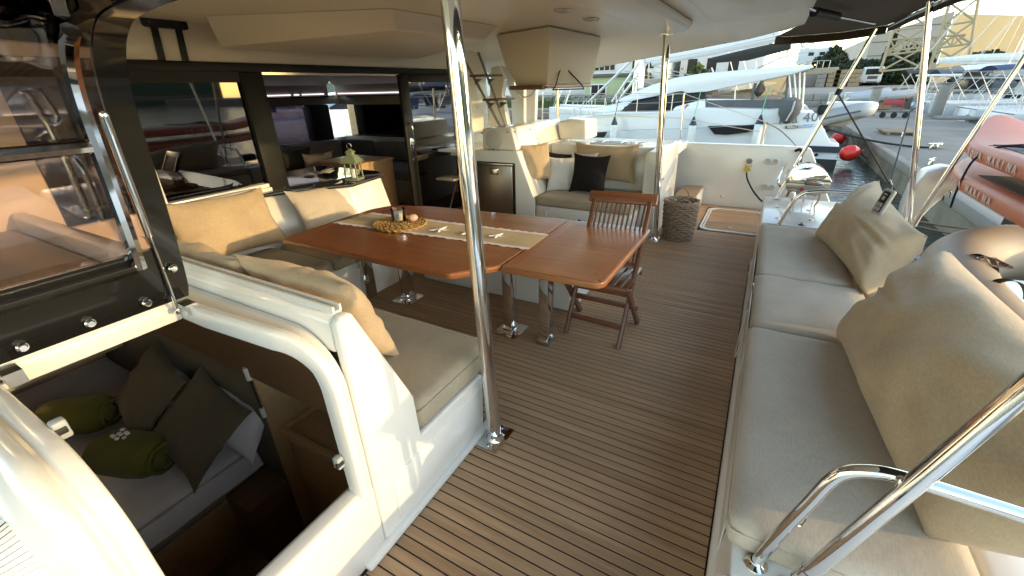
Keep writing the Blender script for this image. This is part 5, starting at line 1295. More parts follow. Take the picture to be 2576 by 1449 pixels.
ptm = B(); ptm.bx(1.9, 4.6, 5.4, 6.6, -.55, -.40); struct(ptm.build('swim_platform', 'gelcoat', bevel=.03))
# ---- davit arm
dv = thing('davit_arm', 'white curved davit arm over the stern water', 'davit', AY(2300, 540, 6.0))
dp = [AY(u, v, 6.1) for u, v in smooth_path([(2288, 545, 0), (2275, 500, 0), (2300, 462, 0), (2335, 432, 0), (2378, 418, 0), (2440, 424, 0), (2500, 440, 0)], 4) for u, v in [(u, v)]] if False else None
top_e = [(2268, 560), (2276, 520), (2300, 466), (2334, 432), (2380, 419), (2440, 428), (2510, 448)]
low_e = [(2510, 492), (2440, 480), (2400, 486), (2370, 500), (2345, 522), (2322, 545), (2305, 575)]
poly = [AY(u, v, 6.1) for u, v in top_e + low_e]
B().sheet(poly, .26, V((0, -1, 0))).build('arm', 'gelcoat', dv, bevel=.025, seg=3)
q = AY(2395, 497, 6.08)
B().tube(smooth_path([AY(2370, 505, 6.08), AY(2378, 488, 6.06), AY(2392, 480, 6.06), AY(2388, 498, 6.08)], 4), .008, 6).build('eye', 'chrome_dull', dv)

# ---- two inflatable boards
def board(label, z0, x0, yn, L_, W_, rock, txt, tu, seed):
    t = thing('paddle_board', label, 'paddle board', (x0 + W_/2, yn - L_/2, z0), 'orange paddle boards lashed at the stern')
    th = .145; rings = []; n_ = 40
    def half(s):                                        # half width along the board, s 0 (nose) .. 1
        return W_/2*max(0.02, min(1.0, (math.sin(math.pi*min(.5, s*1.55+.0))**.62)))
    for i_ in range(n_+1):
        s = (i_/n_)**1.4; w2 = half(s) if s > 0 else .02; y_ = yn - L_*s; zc = z0 + rock*max(0, (1-s*3.2))**2
        r = th/2; ring = []
        for k in range(20):
            q = 2*math.pi*k/20; cx = math.cos(q); sz = math.sin(q)
            px = math.copysign(min(w2, max(0, w2-r) + r*abs(cx)**.9), cx) if w2 > r else w2*cx
            ring.append((x0 + W_/2 + px, y_, zc + r*math.copysign(abs(sz)**.75, sz)*(1 if w2 > r else max(.25, w2/r))))
        rings.append(ring)
    B().loft(rings).build('hull', 'orange_pvc', t, ang=80)
    # deck pad and bungee
    def deckz(s): return z0 + rock*max(0, (1-s*3.2))**2 + th/2 + .003
    def fnp(u, v):
        s = .30 + .6*u; return V((x0 + W_/2 + half(s)*.72*(v*2-1), yn - L_*s, deckz(s)))
    slab(fnp, 14, 4, .006).build('deck_pad', 'deck_pad', t)
    # lettering along the side
    s0 = tu; pts_y = yn - L_*s0
    xx = x0 + W_/2 - half(s0); 
    return t, half, deckz
bl, hf, dz_ = board('lower orange inflatable paddle board, lettered on its side', .83, 1.60, 6.35, 3.6, .80, .06, 'AQUA MARINA', .1, 1)
bu, hf2, dz2 = board('upper orange inflatable paddle board with black lashing and dark deck pad', 1.075, 1.64, 6.45, 3.6, .80, .20, 'AQUA MARINA', .1, 2)
def side_text(t, x0, W_, yn, L_, z0, rock, half, s0, s1, body, size):
    n_ = len(body)
    for i_, chx in enumerate(body):
        if chx == ' ': continue
        s = s0 + (s1-s0)*i_/n_; w2 = half(s); w3 = half(s+.004); y_ = yn - L_*s
        d = V((-(w3-w2), -L_*.004, 0)).normalized(); nrm = V((-d.y*-1, d.x*-1, 0)); nrm = V((d.y, -d.x, 0))
        if nrm.x > 0: nrm = -nrm
        p = V((x0 + W_/2 - w2, y_, z0 + rock*max(0, (1-s*3.2))**2 - size*.38)) + nrm*.004
        text('letter', chx, size, 'print_white', p, d, V((-.10*nrm.x*-1, 0, 1)), t, ext=.0012, bold=.002)
side_text(bl, 1.60, .80, 6.35, 3.6, .83, .06, hf, .23, .52, 'AQUA MARINA', .085)
side_text(bu, 1.64, .80, 6.45, 3.6, 1.075, .20, hf2, .27, .56, 'AQUA MARINA', .085)
lg = V((2.10, 5.55, dz2(.28)+.003)); text('lettering', 'MA', .16, 'print_white', lg, (.25, -1, 0), (1, .25, 0), bu, ext=.001, bold=.004)
bn = thing('board_lashing', 'black cord with bow lashing the orange boards to the strut', 'cord', AX(2440, 330, 1.9))
zt = dz2(.30) + .01
kn = V((1.86, 5.02, zt+.01))
B().tube(smooth_path([V((2.45, 4.55, zt)), V((2.2, 4.8, zt+.005)), kn, V((1.72, 5.15, zt-.01)), V((1.62, 5.2, zt-.12)), V((1.60, 5.22, .80)), V((1.60, 5.2, .62))], 5), .009, 7).build('cord', 'rope_black', bn)
B().tube(smooth_path([kn, kn + V((.10, .02, .03)), kn + V((.18, -.10, .02)), kn + V((.10, -.10, .015)), kn], 5), .009, 7).build('bow', 'rope_black', bn)
B().tube(smooth_path([kn + V((-.02, 0, -.005)), kn + V((0, .02, .02)), kn + V((.03, 0, .0)), kn + V((0, -.02, .02))], 4, True), .018, 7, closed=True).build('knot', 'rope_black', bn)
B().tube([V((2.5, 5.05, zt+.02)), V((2.0, 5.22, zt+.02)), V((1.7, 5.3, zt-.02))], .007, 6).build('cord', 'rope_black', bn)
# ================================================================ HARBOUR
WZ = -1.1
sea = B(); sea.surf(lambda u, v: V((-900 + 1800*u, -600 + 1500*v, WZ)), 2, 2); struct(sea.build('sea_water', 'sea_water', smooth=False))
# pier and far quay
pr = B(); pr.bx(3.48, 8.6, -25, 45, -2.6, -.4); pr.bx(-140, 3.4799, 40.001, 45, -2.6, -.4)
pier = struct(pr.build('quay_pavement', 'concrete', bevel=.05))
wl = B(); wl.bx(3.44, 3.4795, -25, 39.9, -2.6, -.62); wl.build('quay_face', 'quay_wall', pier)
B().bx(3.40, 3.62, -25, 39.95, -.60, -.385).build('quay_coping', 'concrete', pier, bevel=.02)
tg = B(); tg.bx(-140, 9.3, 45.001, 300, -2.6, .55); tg.bx(9.3001, 140, 66, 300, -2.6, .55); struct(tg.build('upper_ground', 'concrete', smooth=False))
tw_ = thing('retaining_wall', 'long pale stone retaining wall behind the pier head', 'wall', (0, 45, -.4))
x = -30
while x < 8:
    for r in range(2):
        B().bx(x + (.6 if r else 0), x + 1.16 + (.6 if r else 0), 44.75, 44.99, -.4 + r*.5, .08 + r*.5).build('stone_block', 'stone', tw_, bevel=.02)
    x += 1.2
# ---- neighbouring catamaran
nc = thing('neighbour_catamaran', 'white catamaran moored across the empty berth, lettered Isla 40', 'catamaran', (-2.5, 21, WZ))
Y0 = 18.2
def N(u, v, dy=0.0): return AY(u, v, Y0 + dy)
top = [(1418, 298), (1440, 296), (1490, 289), (1556, 283), (1676, 281), (1774, 272), (1900, 275), (2052, 284)]
ste = [(2090, 359), (2113, 362)]
n_t = [N(*p) for p in top]
def hull(yn, depth, far=False):
    b = B()
    outline = [(p.x, p.z) for p in n_t] + [(N(*ste[0]).x, N(*ste[0]).z), (N(*ste[1]).x, N(*ste[1]).z), (N(*ste[1]).x + .02, WZ - .3), (n_t[0].x + .25, WZ - .3)]
    mid = (yn + depth/2)
    rings = []
    for k, (dy, sc) in enumerate(((0, 1.0), (.12, 1.0), (depth*.5, 1.0), (depth-.12, 1.0), (depth, 1.0))):
        rings.append([(x, yn + dy, z) for x, z in outline])
    b.loft(rings)
    for v_ in b.bm.verts:                                   # draw the bow in to a stem
        k = max(0.0, min(1.0, (n_t[2].x + 1.6 - v_.co.x)/3.4)); v_.co.y = mid + (v_.co.y - mid)*(1 - .92*k*k)
        if v_.co.z < -.2: v_.co.y = mid + (v_.co.y-mid)*(.90)
    return b
hull(Y0, 1.75).build('near_hull', 'hull_white', nc, bevel=.04)
hull(Y0 + 5.0, 1.75).build('far_hull', 'hull_white', nc, bevel=.04)
B().bx(-5.6, 1.0, Y0+1.6, Y0+5.2, -.3, .45).build('bridge_deck', 'hull_white', nc, bevel=.05)
# dark boot stripe and stern details
xs_ = N(2113, 378).x
B().bx(N(2000, 370).x, xs_+.004, Y0-.006, Y0+.3, N(2060, 383).z, N(2060, 368).z).build('stern_band', 'navy', nc)
B().bx(N(1430, 420).x+.4, xs_+.010, Y0+.075, Y0+1.6, WZ-.2, WZ+.30).build('boot_stripe', 'boot_black', nc)
for u in (2036, 2053):
    p = N(u, 391); B().lathe([(0, .01), (.055, .01), (.055, 0), (0, 0)], (p.x+.9*0, Y0-.001, p.z+.02), 14, Matrix.Rotation(rad(90), 3, 'X')).build('exhaust', 'black_frame', nc)
ln_a, ln_b = N(1435, 345), N(1960, 320)
B().tube([N(1440, 336, -.004), N(1600, 327, -.004), N(1760, 322, -.004), N(2010, 306, -.004)], .010, 6).build('knuckle_line', 'dinghy_grey', nc)
for pts in ([(1444, 336), (1528, 331), (1516, 352), (1456, 352)], [(1780, 317), (1906, 313), (1903, 322), (1880, 333), (1830, 339), (1797, 338)]):
    B().sheet([N(u, v, -.008) for u, v in pts], .03, V((0, -1, 0))).build('hull_portlight', 'window_dark', nc)
# coachroof
D1 = 1.0
def K(u, v, dy=0.0): return AY(u, v, Y0 + D1 + dy)
def slab_y(pts, d0, d1, name, mt, bv=.03):
    b = B(); P = [K(u, v) for u, v in pts]; b.prism([(p.x, p.z) for p in P], 'y', Y0 + D1 + d0, Y0 + D1 + d1); return b.build(name, mt, nc, bevel=bv)
slab_y([(1556, 284), (1590, 254), (1720, 236), (1776, 228), (1776, 274), (1680, 283)], .05, 4.4, 'saloon_side', 'window_dark', .02)
slab_y([(1688, 281), (1700, 268), (1776, 248), (1992, 252), (2010, 284), (1776, 282)], .0, .6, 'side_moulding', 'hull_white', .03)
slab_y([(1552, 256), (1566, 246), (1640, 214), (1700, 196), (1770, 184), (2040, 162), (2048, 170), (1990, 188), (1776, 231), (1728, 234), (1716, 229), (1660, 240), (1580, 256)], -.12, 4.6, 'roof', 'hull_white', .05)
slab_y([(1720, 199), (1860, 184), (1990, 174), (1990, 169), (1860, 178), (1722, 193)], .5, 4.0, 'roof_ridge', 'hull_white', .03)
B().sheet([K(1776, 252, -.01), K(1985, 250, -.01), K(1985, 273, -.01), K(1776, 273, -.01)], .02, V((0, -1, 0))).build('coaming_cloth', 'canvas_grey', nc)
B().sheet([K(1778, 233, .1), K(1980, 192, .1), K(1980, 261, .1), K(1778, 261, .1)], .01, V((0, -1, 0))).build('clear_side', 'clear_vinyl', nc, smooth=False)
B().sheet([K(1790, 240, .9), K(1980, 206, .9), K(1980, 262, .9), K(1790, 262, .9)], .05, V((0, -1, 0))).build('inner_bulkhead', 'salon_white', nc, smooth=False)
for (u0, v0, u1, v1) in ((1776, 232, 1776, 272), (1900, 209, 1888, 272), (1982, 192, 1975, 272), (1850, 220, 1848, 262), (1985, 190, 1990, 262), (1998, 186, 2003, 262), (2012, 182, 2010, 280), (2024, 182, 2018, 278)):
    B().tube([K(u0, v0, .02), K(u1, v1, .02)], .03 if u0 != 1900 else .05, 8).build('awning_post', 'canvas_grey' if u0 in (1776, 1900, 1982) else 'mast_alu', nc)
slab_y([(2000, 190), (2048, 172), (2110, 168), (2112, 174), (2090, 184)], 0, 3.2, 'aft_awning', 'bimini_trim', .02)
ocx = N(1986, 278, -.25)
oc = B(); oc.lathe([(0, -.42), (.16, -.36), (.30, -.12), (.34, .12), (.26, .32), (.10, .40), (0, .41)], ocx, 18); oc.build('outboard_cover', 'canvas_grey', nc)
B().tube([ocx + V((.08, -.33, .3)), ocx + V((.06, -.36, 0)), ocx + V((-.04, -.30, -.3))], .03, 6).build('cover_tape', 'dinghy_grey', nc)
text('hull_lettering', 'Isla 40', .42, 'print_grey', N(1957, 313, -.009), N(2027, 300) - N(1957, 313) + V((0, 0, -.09)), (0, 0, 1), nc, ext=.001, space=1.05)
pa = N(1974, 323, -.008); pb = N(2009, 322, -.008)
B().sheet([N(1974, 324, -.006), N(2010, 321.5, -.006), N(2011.5, 314, -.006), N(1977, 316.5, -.006)], .003, V((0, -1, 0))).build('banner', 'print_black', nc)
B().sheet([N(2010.4, 321.4, -.006), N(2046, 319, -.006), N(2044, 315.5, -.006), N(2048, 311.5, -.006), N(2011.9, 314, -.006)], .003, V((0, -1, 0))).build('banner', 'print_blue', nc)
text('banner_lettering', 'NAUTIC', .115, 'print_white', N(1978, 322.6, -.012), N(2009, 320.4) - N(1978, 322.6), (0, 0, 1), nc, ext=.0008, bold=.004, shear=.25)
text('banner_lettering', 'ALLIANCE', .108, 'print_white', N(2012, 320.4, -.012), N(2044, 318.2) - N(2012, 320.4), (0, 0, 1), nc, ext=.0008, bold=.003, shear=.25)
text('side_lettering', 'FOUNTAINE PAJOT', .085, 'print_grey', K(1703, 279, -.03), (1, 0, 0), (0, 0, 1), nc, ext=.001)
B().sheet([K(1722, 272, -.02), K(1726, 263, -.02), K(1733, 263, -.02), K(1731, 267, -.02), K(1727, 268, -.02), K(1725, 273, -.02)], .004, V((0, -1, 0))).build('emblem', 'print_red', nc)
# fittings of the neighbour
for u in (1440, 1487, 1520, 1548, 1601, 1688):
    v = {1440: 296, 1487: 291, 1520: 287, 1548: 284, 1601: 282, 1688: 281}[u]
    p = N(u, v, .12); B().tube([p, p + V((0, 0, .62))], .016, 6).build('guard_post', 'mast_alu', nc)
for h in (.6, .32):
    B().tube([N(u, v, .12) + V((0, 0, h)) for u, v in ((1440, 296), (1487, 291), (1548, 284), (1601, 282), (1688, 281), (1760, 275))], .008, 5).build('guard_rail', 'wire', nc)
for (u0, v0, u1, v1) in ((1440, 262, 1456, 296), (1456, 270, 1478, 300), (1470, 255, 1452, 290), (1485, 265, 1470, 296)):
    B().tube([N(u0, v0, .7), N(u1, v1, .7)], .022, 6).build('bow_rail', 'mast_alu', nc)
mast = [AY(1611, 221, Y0+3.3), AY(1614, 60, Y0+3.3)]
md = (mast[1]-mast[0]); mast.append(mast[0] + V((md.x*.3, 0, 15)))
B().tube([mast[0], mast[2]], .13, 10).build('mast', 'hull_white', nc)
B().tube([AY(1640, 160, Y0+3.3), AY(1965, 96, Y0+3.3)], .12, 10).build('boom', 'mast_alu', nc)
B().tube([AY(1625, 150, Y0+3.3), AY(1800, 118, Y0+3.3), AY(1960, 82, Y0+3.3)], .17, 10).build('sail_bag', 'hull_white', nc)
B().tube([AY(1790, 152, Y0+1.6), AY(1880, 138, Y0+1.6), AY(1990, 112, Y0+1.6)], [.10, .20, .16], 10).build('rolled_canvas', 'canvas_dark', nc)
for (u0, v0, u1, v1, r) in ((1790, 170, 1802, 200, .03), (1980, 115, 1986, 168, .05), (1900, 135, 1904, 185, .025), (1935, 140, 1938, 180, .025), (1960, 130, 1964, 180, .025), (1965, 145, 2045, 128, .025), (1965, 165, 2045, 150, .02), (1900, 175, 1965, 145, .03)):
    B().tube([AY(u0, v0, Y0+1.8), AY(u1, v1, Y0+1.8)], r, 6).build('roof_rail', 'mast_alu', nc)
for (u0, v0, u1, v1) in ((1480, 258, 1568, 172), (1540, 256, 1600, 168), (1552, 258, 1622, 165)):
    a = AY(u0, v0, Y0+4.5); c = AY(u1, v1, Y0+4.5); B().tube([a, a + (c-a)*2.5], .06, 8).build('forestay', 'mast_alu', nc)
for (u0, v0, u1, v1) in ((1570, 178, 1700, 205), (1590, 196, 1690, 225), (1640, 165, 1760, 195), (1640, 180, 1765, 200), (1586, 230, 1600, 250)):
    B().tube([AY(u0, v0, Y0+3.5), AY(u1, v1, Y0+3.5)], .018, 5).build('rigging_wire', 'wire', nc)
# fenders
for (u, vt, lab) in ((1545, 302, 'white fender with black top hanging at the bow half of the neighbouring catamaran'), (1743, 303, 'white fender with black top amidships on the neighbouring catamaran'), (1910, 300, 'white fender with black top below the grey outboard cover side of the neighbouring catamaran')):
    t = thing('fender', lab, 'fender', N(u, 380, -.16), 'fenders along the neighbouring hull')
    p = N(u, vt+12, -.16)
    B().lathe([(0, -1.3), (.10, -1.27), (.14, -1.15), (.14, 0), (.12, .03), (0, .03)], p, 14).build('body', 'fender_white', t)
    B().lathe([(.141, .0), (.125, .04), (.05, .24), (.03, .30), (0, .31)], p, 14).build('top', 'boot_black', t)
    B().tube([p + V((0, 0, .30)), p + V((.06, .3, 1.15))], .014, 5).build('lanyard', 'rope_black' if u < 1700 else 'rope_green', t)
tag(B().lathe([(0, -.16), (.06, -.12), (.16, 0), (.12, .10), (.03, .34), (0, .36)], N(1909, 232, -.2), 4).build('anchor_shape', 'canvas_dark'), 'black pointed day shape hanging at the neighbouring cockpit', 'day shape')
# red buoys
def buoy(label, u, v, r, y_):
    c = AY(u, v, y_); t = thing('mooring_buoy', label, 'buoy', (c.x, c.y, WZ), 'red mooring buoys')
    q = Matrix.Rotation(rad(75), 3, 'Y')
    B().lathe([(0, -r*1.08), (r*.45, -r*1.0), (r*.88, -r*.6), (r, 0), (r*.88, r*.6), (r*.45, r*1.0), (r*.2, r*1.1), (0, r*1.12)], c, 22, q).build('float', 'buoy_red', t)
    B().tube([c + q @ V((0, 0, r*1.25)), c + q @ V((0, 0, r*1.45))], r*.12, 8).build('eye', 'buoy_red', t)
buoy('large red mooring buoy floating at the stern of the neighbouring catamaran', 2137, 385, .27, 19.2)
buoy('red mooring buoy half hidden behind the neighbouring stern', 2108, 349, .28, 25.6)
# tender hanging on the neighbour's stern
td = thing('tender', 'grey inflatable tender hanging behind the neighbouring catamaran', 'tender', AY(2110, 300, 21))
Yt = 21.5
def T_(u, v, dy=0): return AY(u, v, Yt+dy)
B().tube(smooth_path([T_(2052, 305), T_(2080, 297), T_(2120, 288), T_(2150, 280), T_(2178, 277), T_(2195, 282, .5)], 5), [.28]*20 + [.26, .25, .22, .18, .12, .06], 14).build('near_tube', 'dinghy_grey', td)
B().tube(smooth_path([T_(2060, 298, 1.3), T_(2100, 285, 1.3), T_(2150, 272, 1.3), T_(2190, 275, .9)], 5), .26, 12).build('far_tube', 'dinghy_grey', td)
B().tube(smooth_path([T_(2052, 305, -.29), T_(2080, 297, -.29), T_(2120, 288, -.29), T_(2165, 279, -.29)], 5), .035, 6).build('stripe', 'dinghy_stripe', td)
B().sheet([T_(2060, 318, .2), T_(2120, 318, .2), T_(2165, 300, .2), T_(2185, 285, .2), T_(2100, 292, .2)], 1.0, V((0, -1, 0))).build('hull', 'dinghy_beige', td, bevel=.05)
B().tube([T_(2080, 280, .4), T_(2135, 245, .4)], .05, 6).build('oar', 'rope_white', td); B().obox(T_(2140, 268, .6), (1.6, .9, .35)).build('console', 'hull_white', td, bevel=.12, seg=3)
B().tube([T_(2085, 330, 0), T_(2070, 300, 0), T_(2068, 285, 0)], .07, 8).build('outboard_leg', 'black_frame', td); B().obox(T_(2068, 280, 0), (.35, .4, .5)).build('outboard_cowl', 'black_frame', td, bevel=.08)
# mooring lines
def line(label, pts, r=.02, mt='rope_black'): tag(B().tube(pts, r, 6).build('mooring_line', mt), label, 'rope', 'mooring lines')
def Q(u, v): return AZ(u, v, -.38)
line('black mooring line from the neighbouring stern to the pier cleat', sag(AY(2075, 322, 19.0), Q(2345, 372), .12), .035)
line('thin slack line hanging from the neighbouring mooring line to the water', sag(AY(2140, 334, 19.0), AZ(2250, 395, -1.0), .5), .014)
line('black line dropping from the far bimini strut to the stern', [f0.lerp(f1, .665), AY(2236, 460, 6.6), AY(2248, 475, 6.5)], .008)
line('black line rising from the stern to the upright chrome pole', [AY(2240, 458, 6.6), AY(2262, 380, 7.5), AY(2290, 280, 9), AY(2320, 262, 9)], .009)
line('black line tied low on the quay running from the pier cleat to the right', sag(Q(2345, 372), Q(2450, 376), .05), .03)
line('black mooring line crossing the dark water under the boards, upper one', sag(AZ(2300, 555, .0), AZ(2600, 578, -.3), .05), .016)
line('black mooring line crossing the dark water under the boards, lower one', sag(AZ(2300, 568, .0), AZ(2600, 596, -.3), .06), .016)
# pier furniture
def cleat(label, u, v, sc=1.0, yaw=0):
    sc *= .62
    p = AZ(u, v, -.4); t = thing('cleat', label, 'cleat', p, 'metal cleats along the pier edge')
    r = Matrix.Rotation(rad(yaw), 3, 'Z')
    for s_ in (-1, 1): B().bar(p + r @ V((s_*.16*sc, 0, 0)), p + r @ V((s_*.10*sc, 0, .24*sc)), .09*sc, .10*sc).build('leg', 'chrome_dull', t, bevel=.02)
    B().bar(p + r @ V((-.32*sc, 0, .27*sc)), p + r @ V((.32*sc, 0, .27*sc)), .10*sc, .10*sc).build('bar', 'chrome_dull', t, bevel=.03)
cleat('metal cleat on the pier holding the black mooring line', 2347, 376, 1.0, 20)
cleat('metal cleat near the pier edge just above the davit arm', 2340, 415, .9, 60)
cleat('metal cleat farther up the pier beside the wooden pallet', 2268, 345, .9, 70)
cleat('metal cleat at the far pier edge beyond the orange boards', 2437, 298, 1.0, 10)
tl_ = thing('hand_trolley', 'flat hand trolley with red handle board standing on the pier', 'trolley', AZ(2240, 296, -.4))
p = AZ(2243, 296, -.4)
B().obox(p + V((0, 0, .32)), (1.35, .7, .06)).build('platform', 'roof_dark', tl_, bevel=.02)
for sx in (-.5, .0, .5): B().lathe([(0, -.05), (.13, -.05), (.15, 0), (.13, .05), (0, .05)], p + V((sx, -.3, .15)), 16, Matrix.Rotation(rad(90), 3, 'X')).build('wheel', 'tyre', tl_)
for sx in (-.6, .25): B().tube([p + V((sx, -.3, .32)), p + V((sx, -.3, 1.1))], .025, 8).build('upright', 'rust_red', tl_)
B().obox(p + V((-.18, -.3, .80)), (.85, .04, .26)).build('handle_board', 'rust_red', tl_, bevel=.02)
pl_ = thing('wooden_pallet', 'weathered wooden pallet lying on the pier edge', 'pallet', AZ(2268, 335, -.4))
p = AZ(2262, 336, -.4)
for k in range(6): B().obox(p + V((-.1+.0*k, -.75 + .3*k, .12)), (1.1, .2, .04)).build('board', 'pallet', pl_, bevel=.01)
for k in range(2): B().obox(p + V((-.5+.8*k, 0, .06)), (.12, 1.7, .08)).build('bearer', 'pallet', pl_, bevel=.01)
for (u, v, lab) in ((2187, 290, 'grey stone bollard pillar near the tender on the pier'), (2352, 292, 'square weathered stone pillar on the pier behind the upright chrome pole')):
    p = AZ(u, v, -.4); t = thing('stone_pillar', lab, 'pillar', p)
    hgt = 1.5 if u < 2300 else 1.65
    B().loft([[p + V((sx*w_, sy*w_, z)) for sx, sy in ((-1,-1),(1,-1),(1,1),(-1,1))] for z, w_ in ((0, .24), (hgt*.6, .22), (hgt, .21))]).build('shaft', 'stone', t, bevel=.04); B().obox(p + V((0, 0, hgt+.04)), (.48, .48, .07)).build('cap', 'concrete', t, bevel=.02)
pb_ = thing('paving_slab', 'rough loose slab lying flat on the pier', 'slab', AZ(2400, 322, -.4)); q = AZ(2410, 300, -.4); B().obox(q + V((0, 0, .07)), (1.8, 1.2, .14)).build('slab', 'stone', pb_, bevel=.03)
# ================================================================ OTHER BOATS, BUILDINGS, TREES
def yacht(name, label, pos, head, L, W_, mastH, canvas, hullm='hull_white', group='yachts moored beyond the pier', boom_c=None, dodger=True, seed=0, stern_open=True):
    """sailing yacht: bow along +x before turning by head"""
    rnd = random.Random(seed)
    t = thing(name, label, 'yacht', pos, group); R_ = Matrix.Rotation(rad(head), 3, 'Z'); P0 = V(pos)
    def g(x, y_, z): return P0 + R_ @ V((x, y_, z))
    fb = .095*L + .1; rings = []
    for i_ in range(13):
        s = i_/12; x = L*s; w2 = W_/2*(.80 + .9*s - 1.7*s**2.6) if s < .99 else .03; w2 = max(.03, w2); sh = fb*(.95 + .25*s*s)
        rings.append([g(x + (.25*s if s > .8 else 0), k*w2, z) for k, z in ((-1, sh), (-.98, sh*.55), (-.82, .02), (-.3, -.4), (.3, -.4), (.82, .02), (.98, sh*.55), (1, sh))])
    B().loft(rings, closed_ring=True).build('hull', hullm, t, ang=50)
    B().loft([[V(r[0]) + V((0, 0, .02)), V(r[7]) + V((0, 0, .02)), V(r[7]) - V((0, 0, .03)), V(r[0]) - V((0, 0, .03))] for r in rings]).build('deck', 'nonskid', t)
    B().loft([[g(L*.30, k*W_*.30, fb) for k in (-1, 1)] + [g(L*.30, k*W_*.26, fb+.50) for k in (1, -1)], [g(L*.62, k*W_*.26, fb+.05) for k in (-1, 1)] + [g(L*.60, k*W_*.2, fb+.42) for k in (1, -1)], [g(L*.74, k*W_*.15, fb+.1) for k in (-1, 1)] + [g(L*.73, k*W_*.1, fb+.16) for k in (1, -1)]]).build('coachroof', 'hull_white', t, bevel=.03)
    for sd_ in (-1, 1): B().sheet([g(L*.33, sd_*W_*.296, fb+.16), g(L*.58, sd_*W_*.262, fb+.16), g(L*.57, sd_*W_*.25, fb+.34), g(L*.34, sd_*W_*.28, fb+.38)], .03).build('cabin_window', 'window_dark', t)
    B().tube([g(L*.56, 0, fb+.4), g(L*.55, 0, mastH)], .085, 8).build('mast', 'mast_alu', t)
    for hz in (.42, .68): B().bar(g(L*.555, -W_*.22, mastH*hz), g(L*.555, W_*.22, mastH*hz), .05, .04).build('spreader', 'mast_alu', t)
    B().tube([g(L*.54, 0, fb+1.25), g(L*.14, .05, fb+1.45)], .08, 8).build('boom', 'mast_alu', t)
    B().tube([g(L*.53, 0, fb+1.55), g(L*.34, .02, fb+1.62), g(L*.15, .05, fb+1.58)], [.22, .18, .12], 8).build('sail_cover', boom_c or canvas, t)
    for (a, c) in (((L*1.0, 0, fb*1.15), (L*.555, 0, mastH*.97)), ((0, .2, fb), (L*.55, 0, mastH)), ((0, -.2, fb), (L*.55, 0, mastH)), ((L*.52, W_*.47, fb), (L*.555, 0, mastH*.9)), ((L*.52, -W_*.47, fb), (L*.555, 0, mastH*.9))):
        B().tube([g(*a), g(*c)], .014, 4).build('stay', 'wire', t)
    B().tube([g(L*.985, 0, fb*1.2), g(L*.57, 0, mastH*.9)], .06, 6).build('furled_jib', 'fender_white', t)
    if dodger:
        B().loft([[g(L*.27 + dx, k*W_*.30*wk, fb+.3 + z) for k, z, wk in ((-1, .1, 1), (-.9, .75, .9), (0, .95, 1), (.9, .75, .9), (1, .1, 1))] for dx in (0, L*.10)], closed_ring=False, caps=False).build('sprayhood', canvas, t)
        B().surf(lambda u, v: g(L*(.02 + .22*u), W_*.36*(v*2-1), fb + 1.95 - .25*(v*2-1)**2 + .05*math.sin(math.pi*u)), 4, 6).build('bimini_top', canvas, t)
        for sd_ in (-1, 1):
            for x in (.03, .22): B().tube([g(L*x, sd_*W_*.36, fb+1.7), g(L*.12, sd_*W_*.38, fb+.1)], .018, 5).build('bimini_leg', 'mast_alu', t)
    for sd_ in (-1, 1):
        B().tube([g(.05, sd_*W_*.38, fb), g(.05, sd_*W_*.38, fb+.62), g(L*.10, sd_*W_*.42, fb+.62), g(L*.10, sd_*W_*.42, fb)], .018, 6).build('pushpit', 'mast_alu', t)
        for s in (.25, .45, .65, .82): 
            w2 = W_/2*(.80 + .9*s - 1.7*s**2.6); B().tube([g(L*s, sd_*w2*.96, fb), g(L*s, sd_*w2*.96, fb+.62)], .014, 5).build('guard_post', 'mast_alu', t)
        B().tube([g(L*s, sd_*(W_/2*(.80 + .9*s - 1.7*s**2.6))*.96, fb+.62) for s in (.10, .25, .45, .65, .82, .93)], .008, 4).build('guard_wire', 'wire', t)
    if stern_open:
        B().bx(0, .01, 0, .01, 0, .01).bm.free()
        B().obox(g(-.03, 0, fb*.55), (.06, W_*.38, fb*.72), R_).build('transom_door', 'nonskid', t, bevel=.02)
        B().obox(g(-.35, 0, .18), (.7, W_*.55, .07), R_).build('bathing_platform', 'nonskid', t, bevel=.02)
    for sd_ in (-1, 1): B().sheet([g(L*.35, sd_*(W_/2*1.03), fb*.62), g(L*.55, sd_*(W_/2*1.03), fb*.66), g(L*.55, sd_*(W_/2*1.03), fb*.80), g(L*.35, sd_*(W_/2*1.03), fb*.76)], .02, R_ @ V((0, sd_, 0))).build('hull_window', 'window_dark', t)
    return t
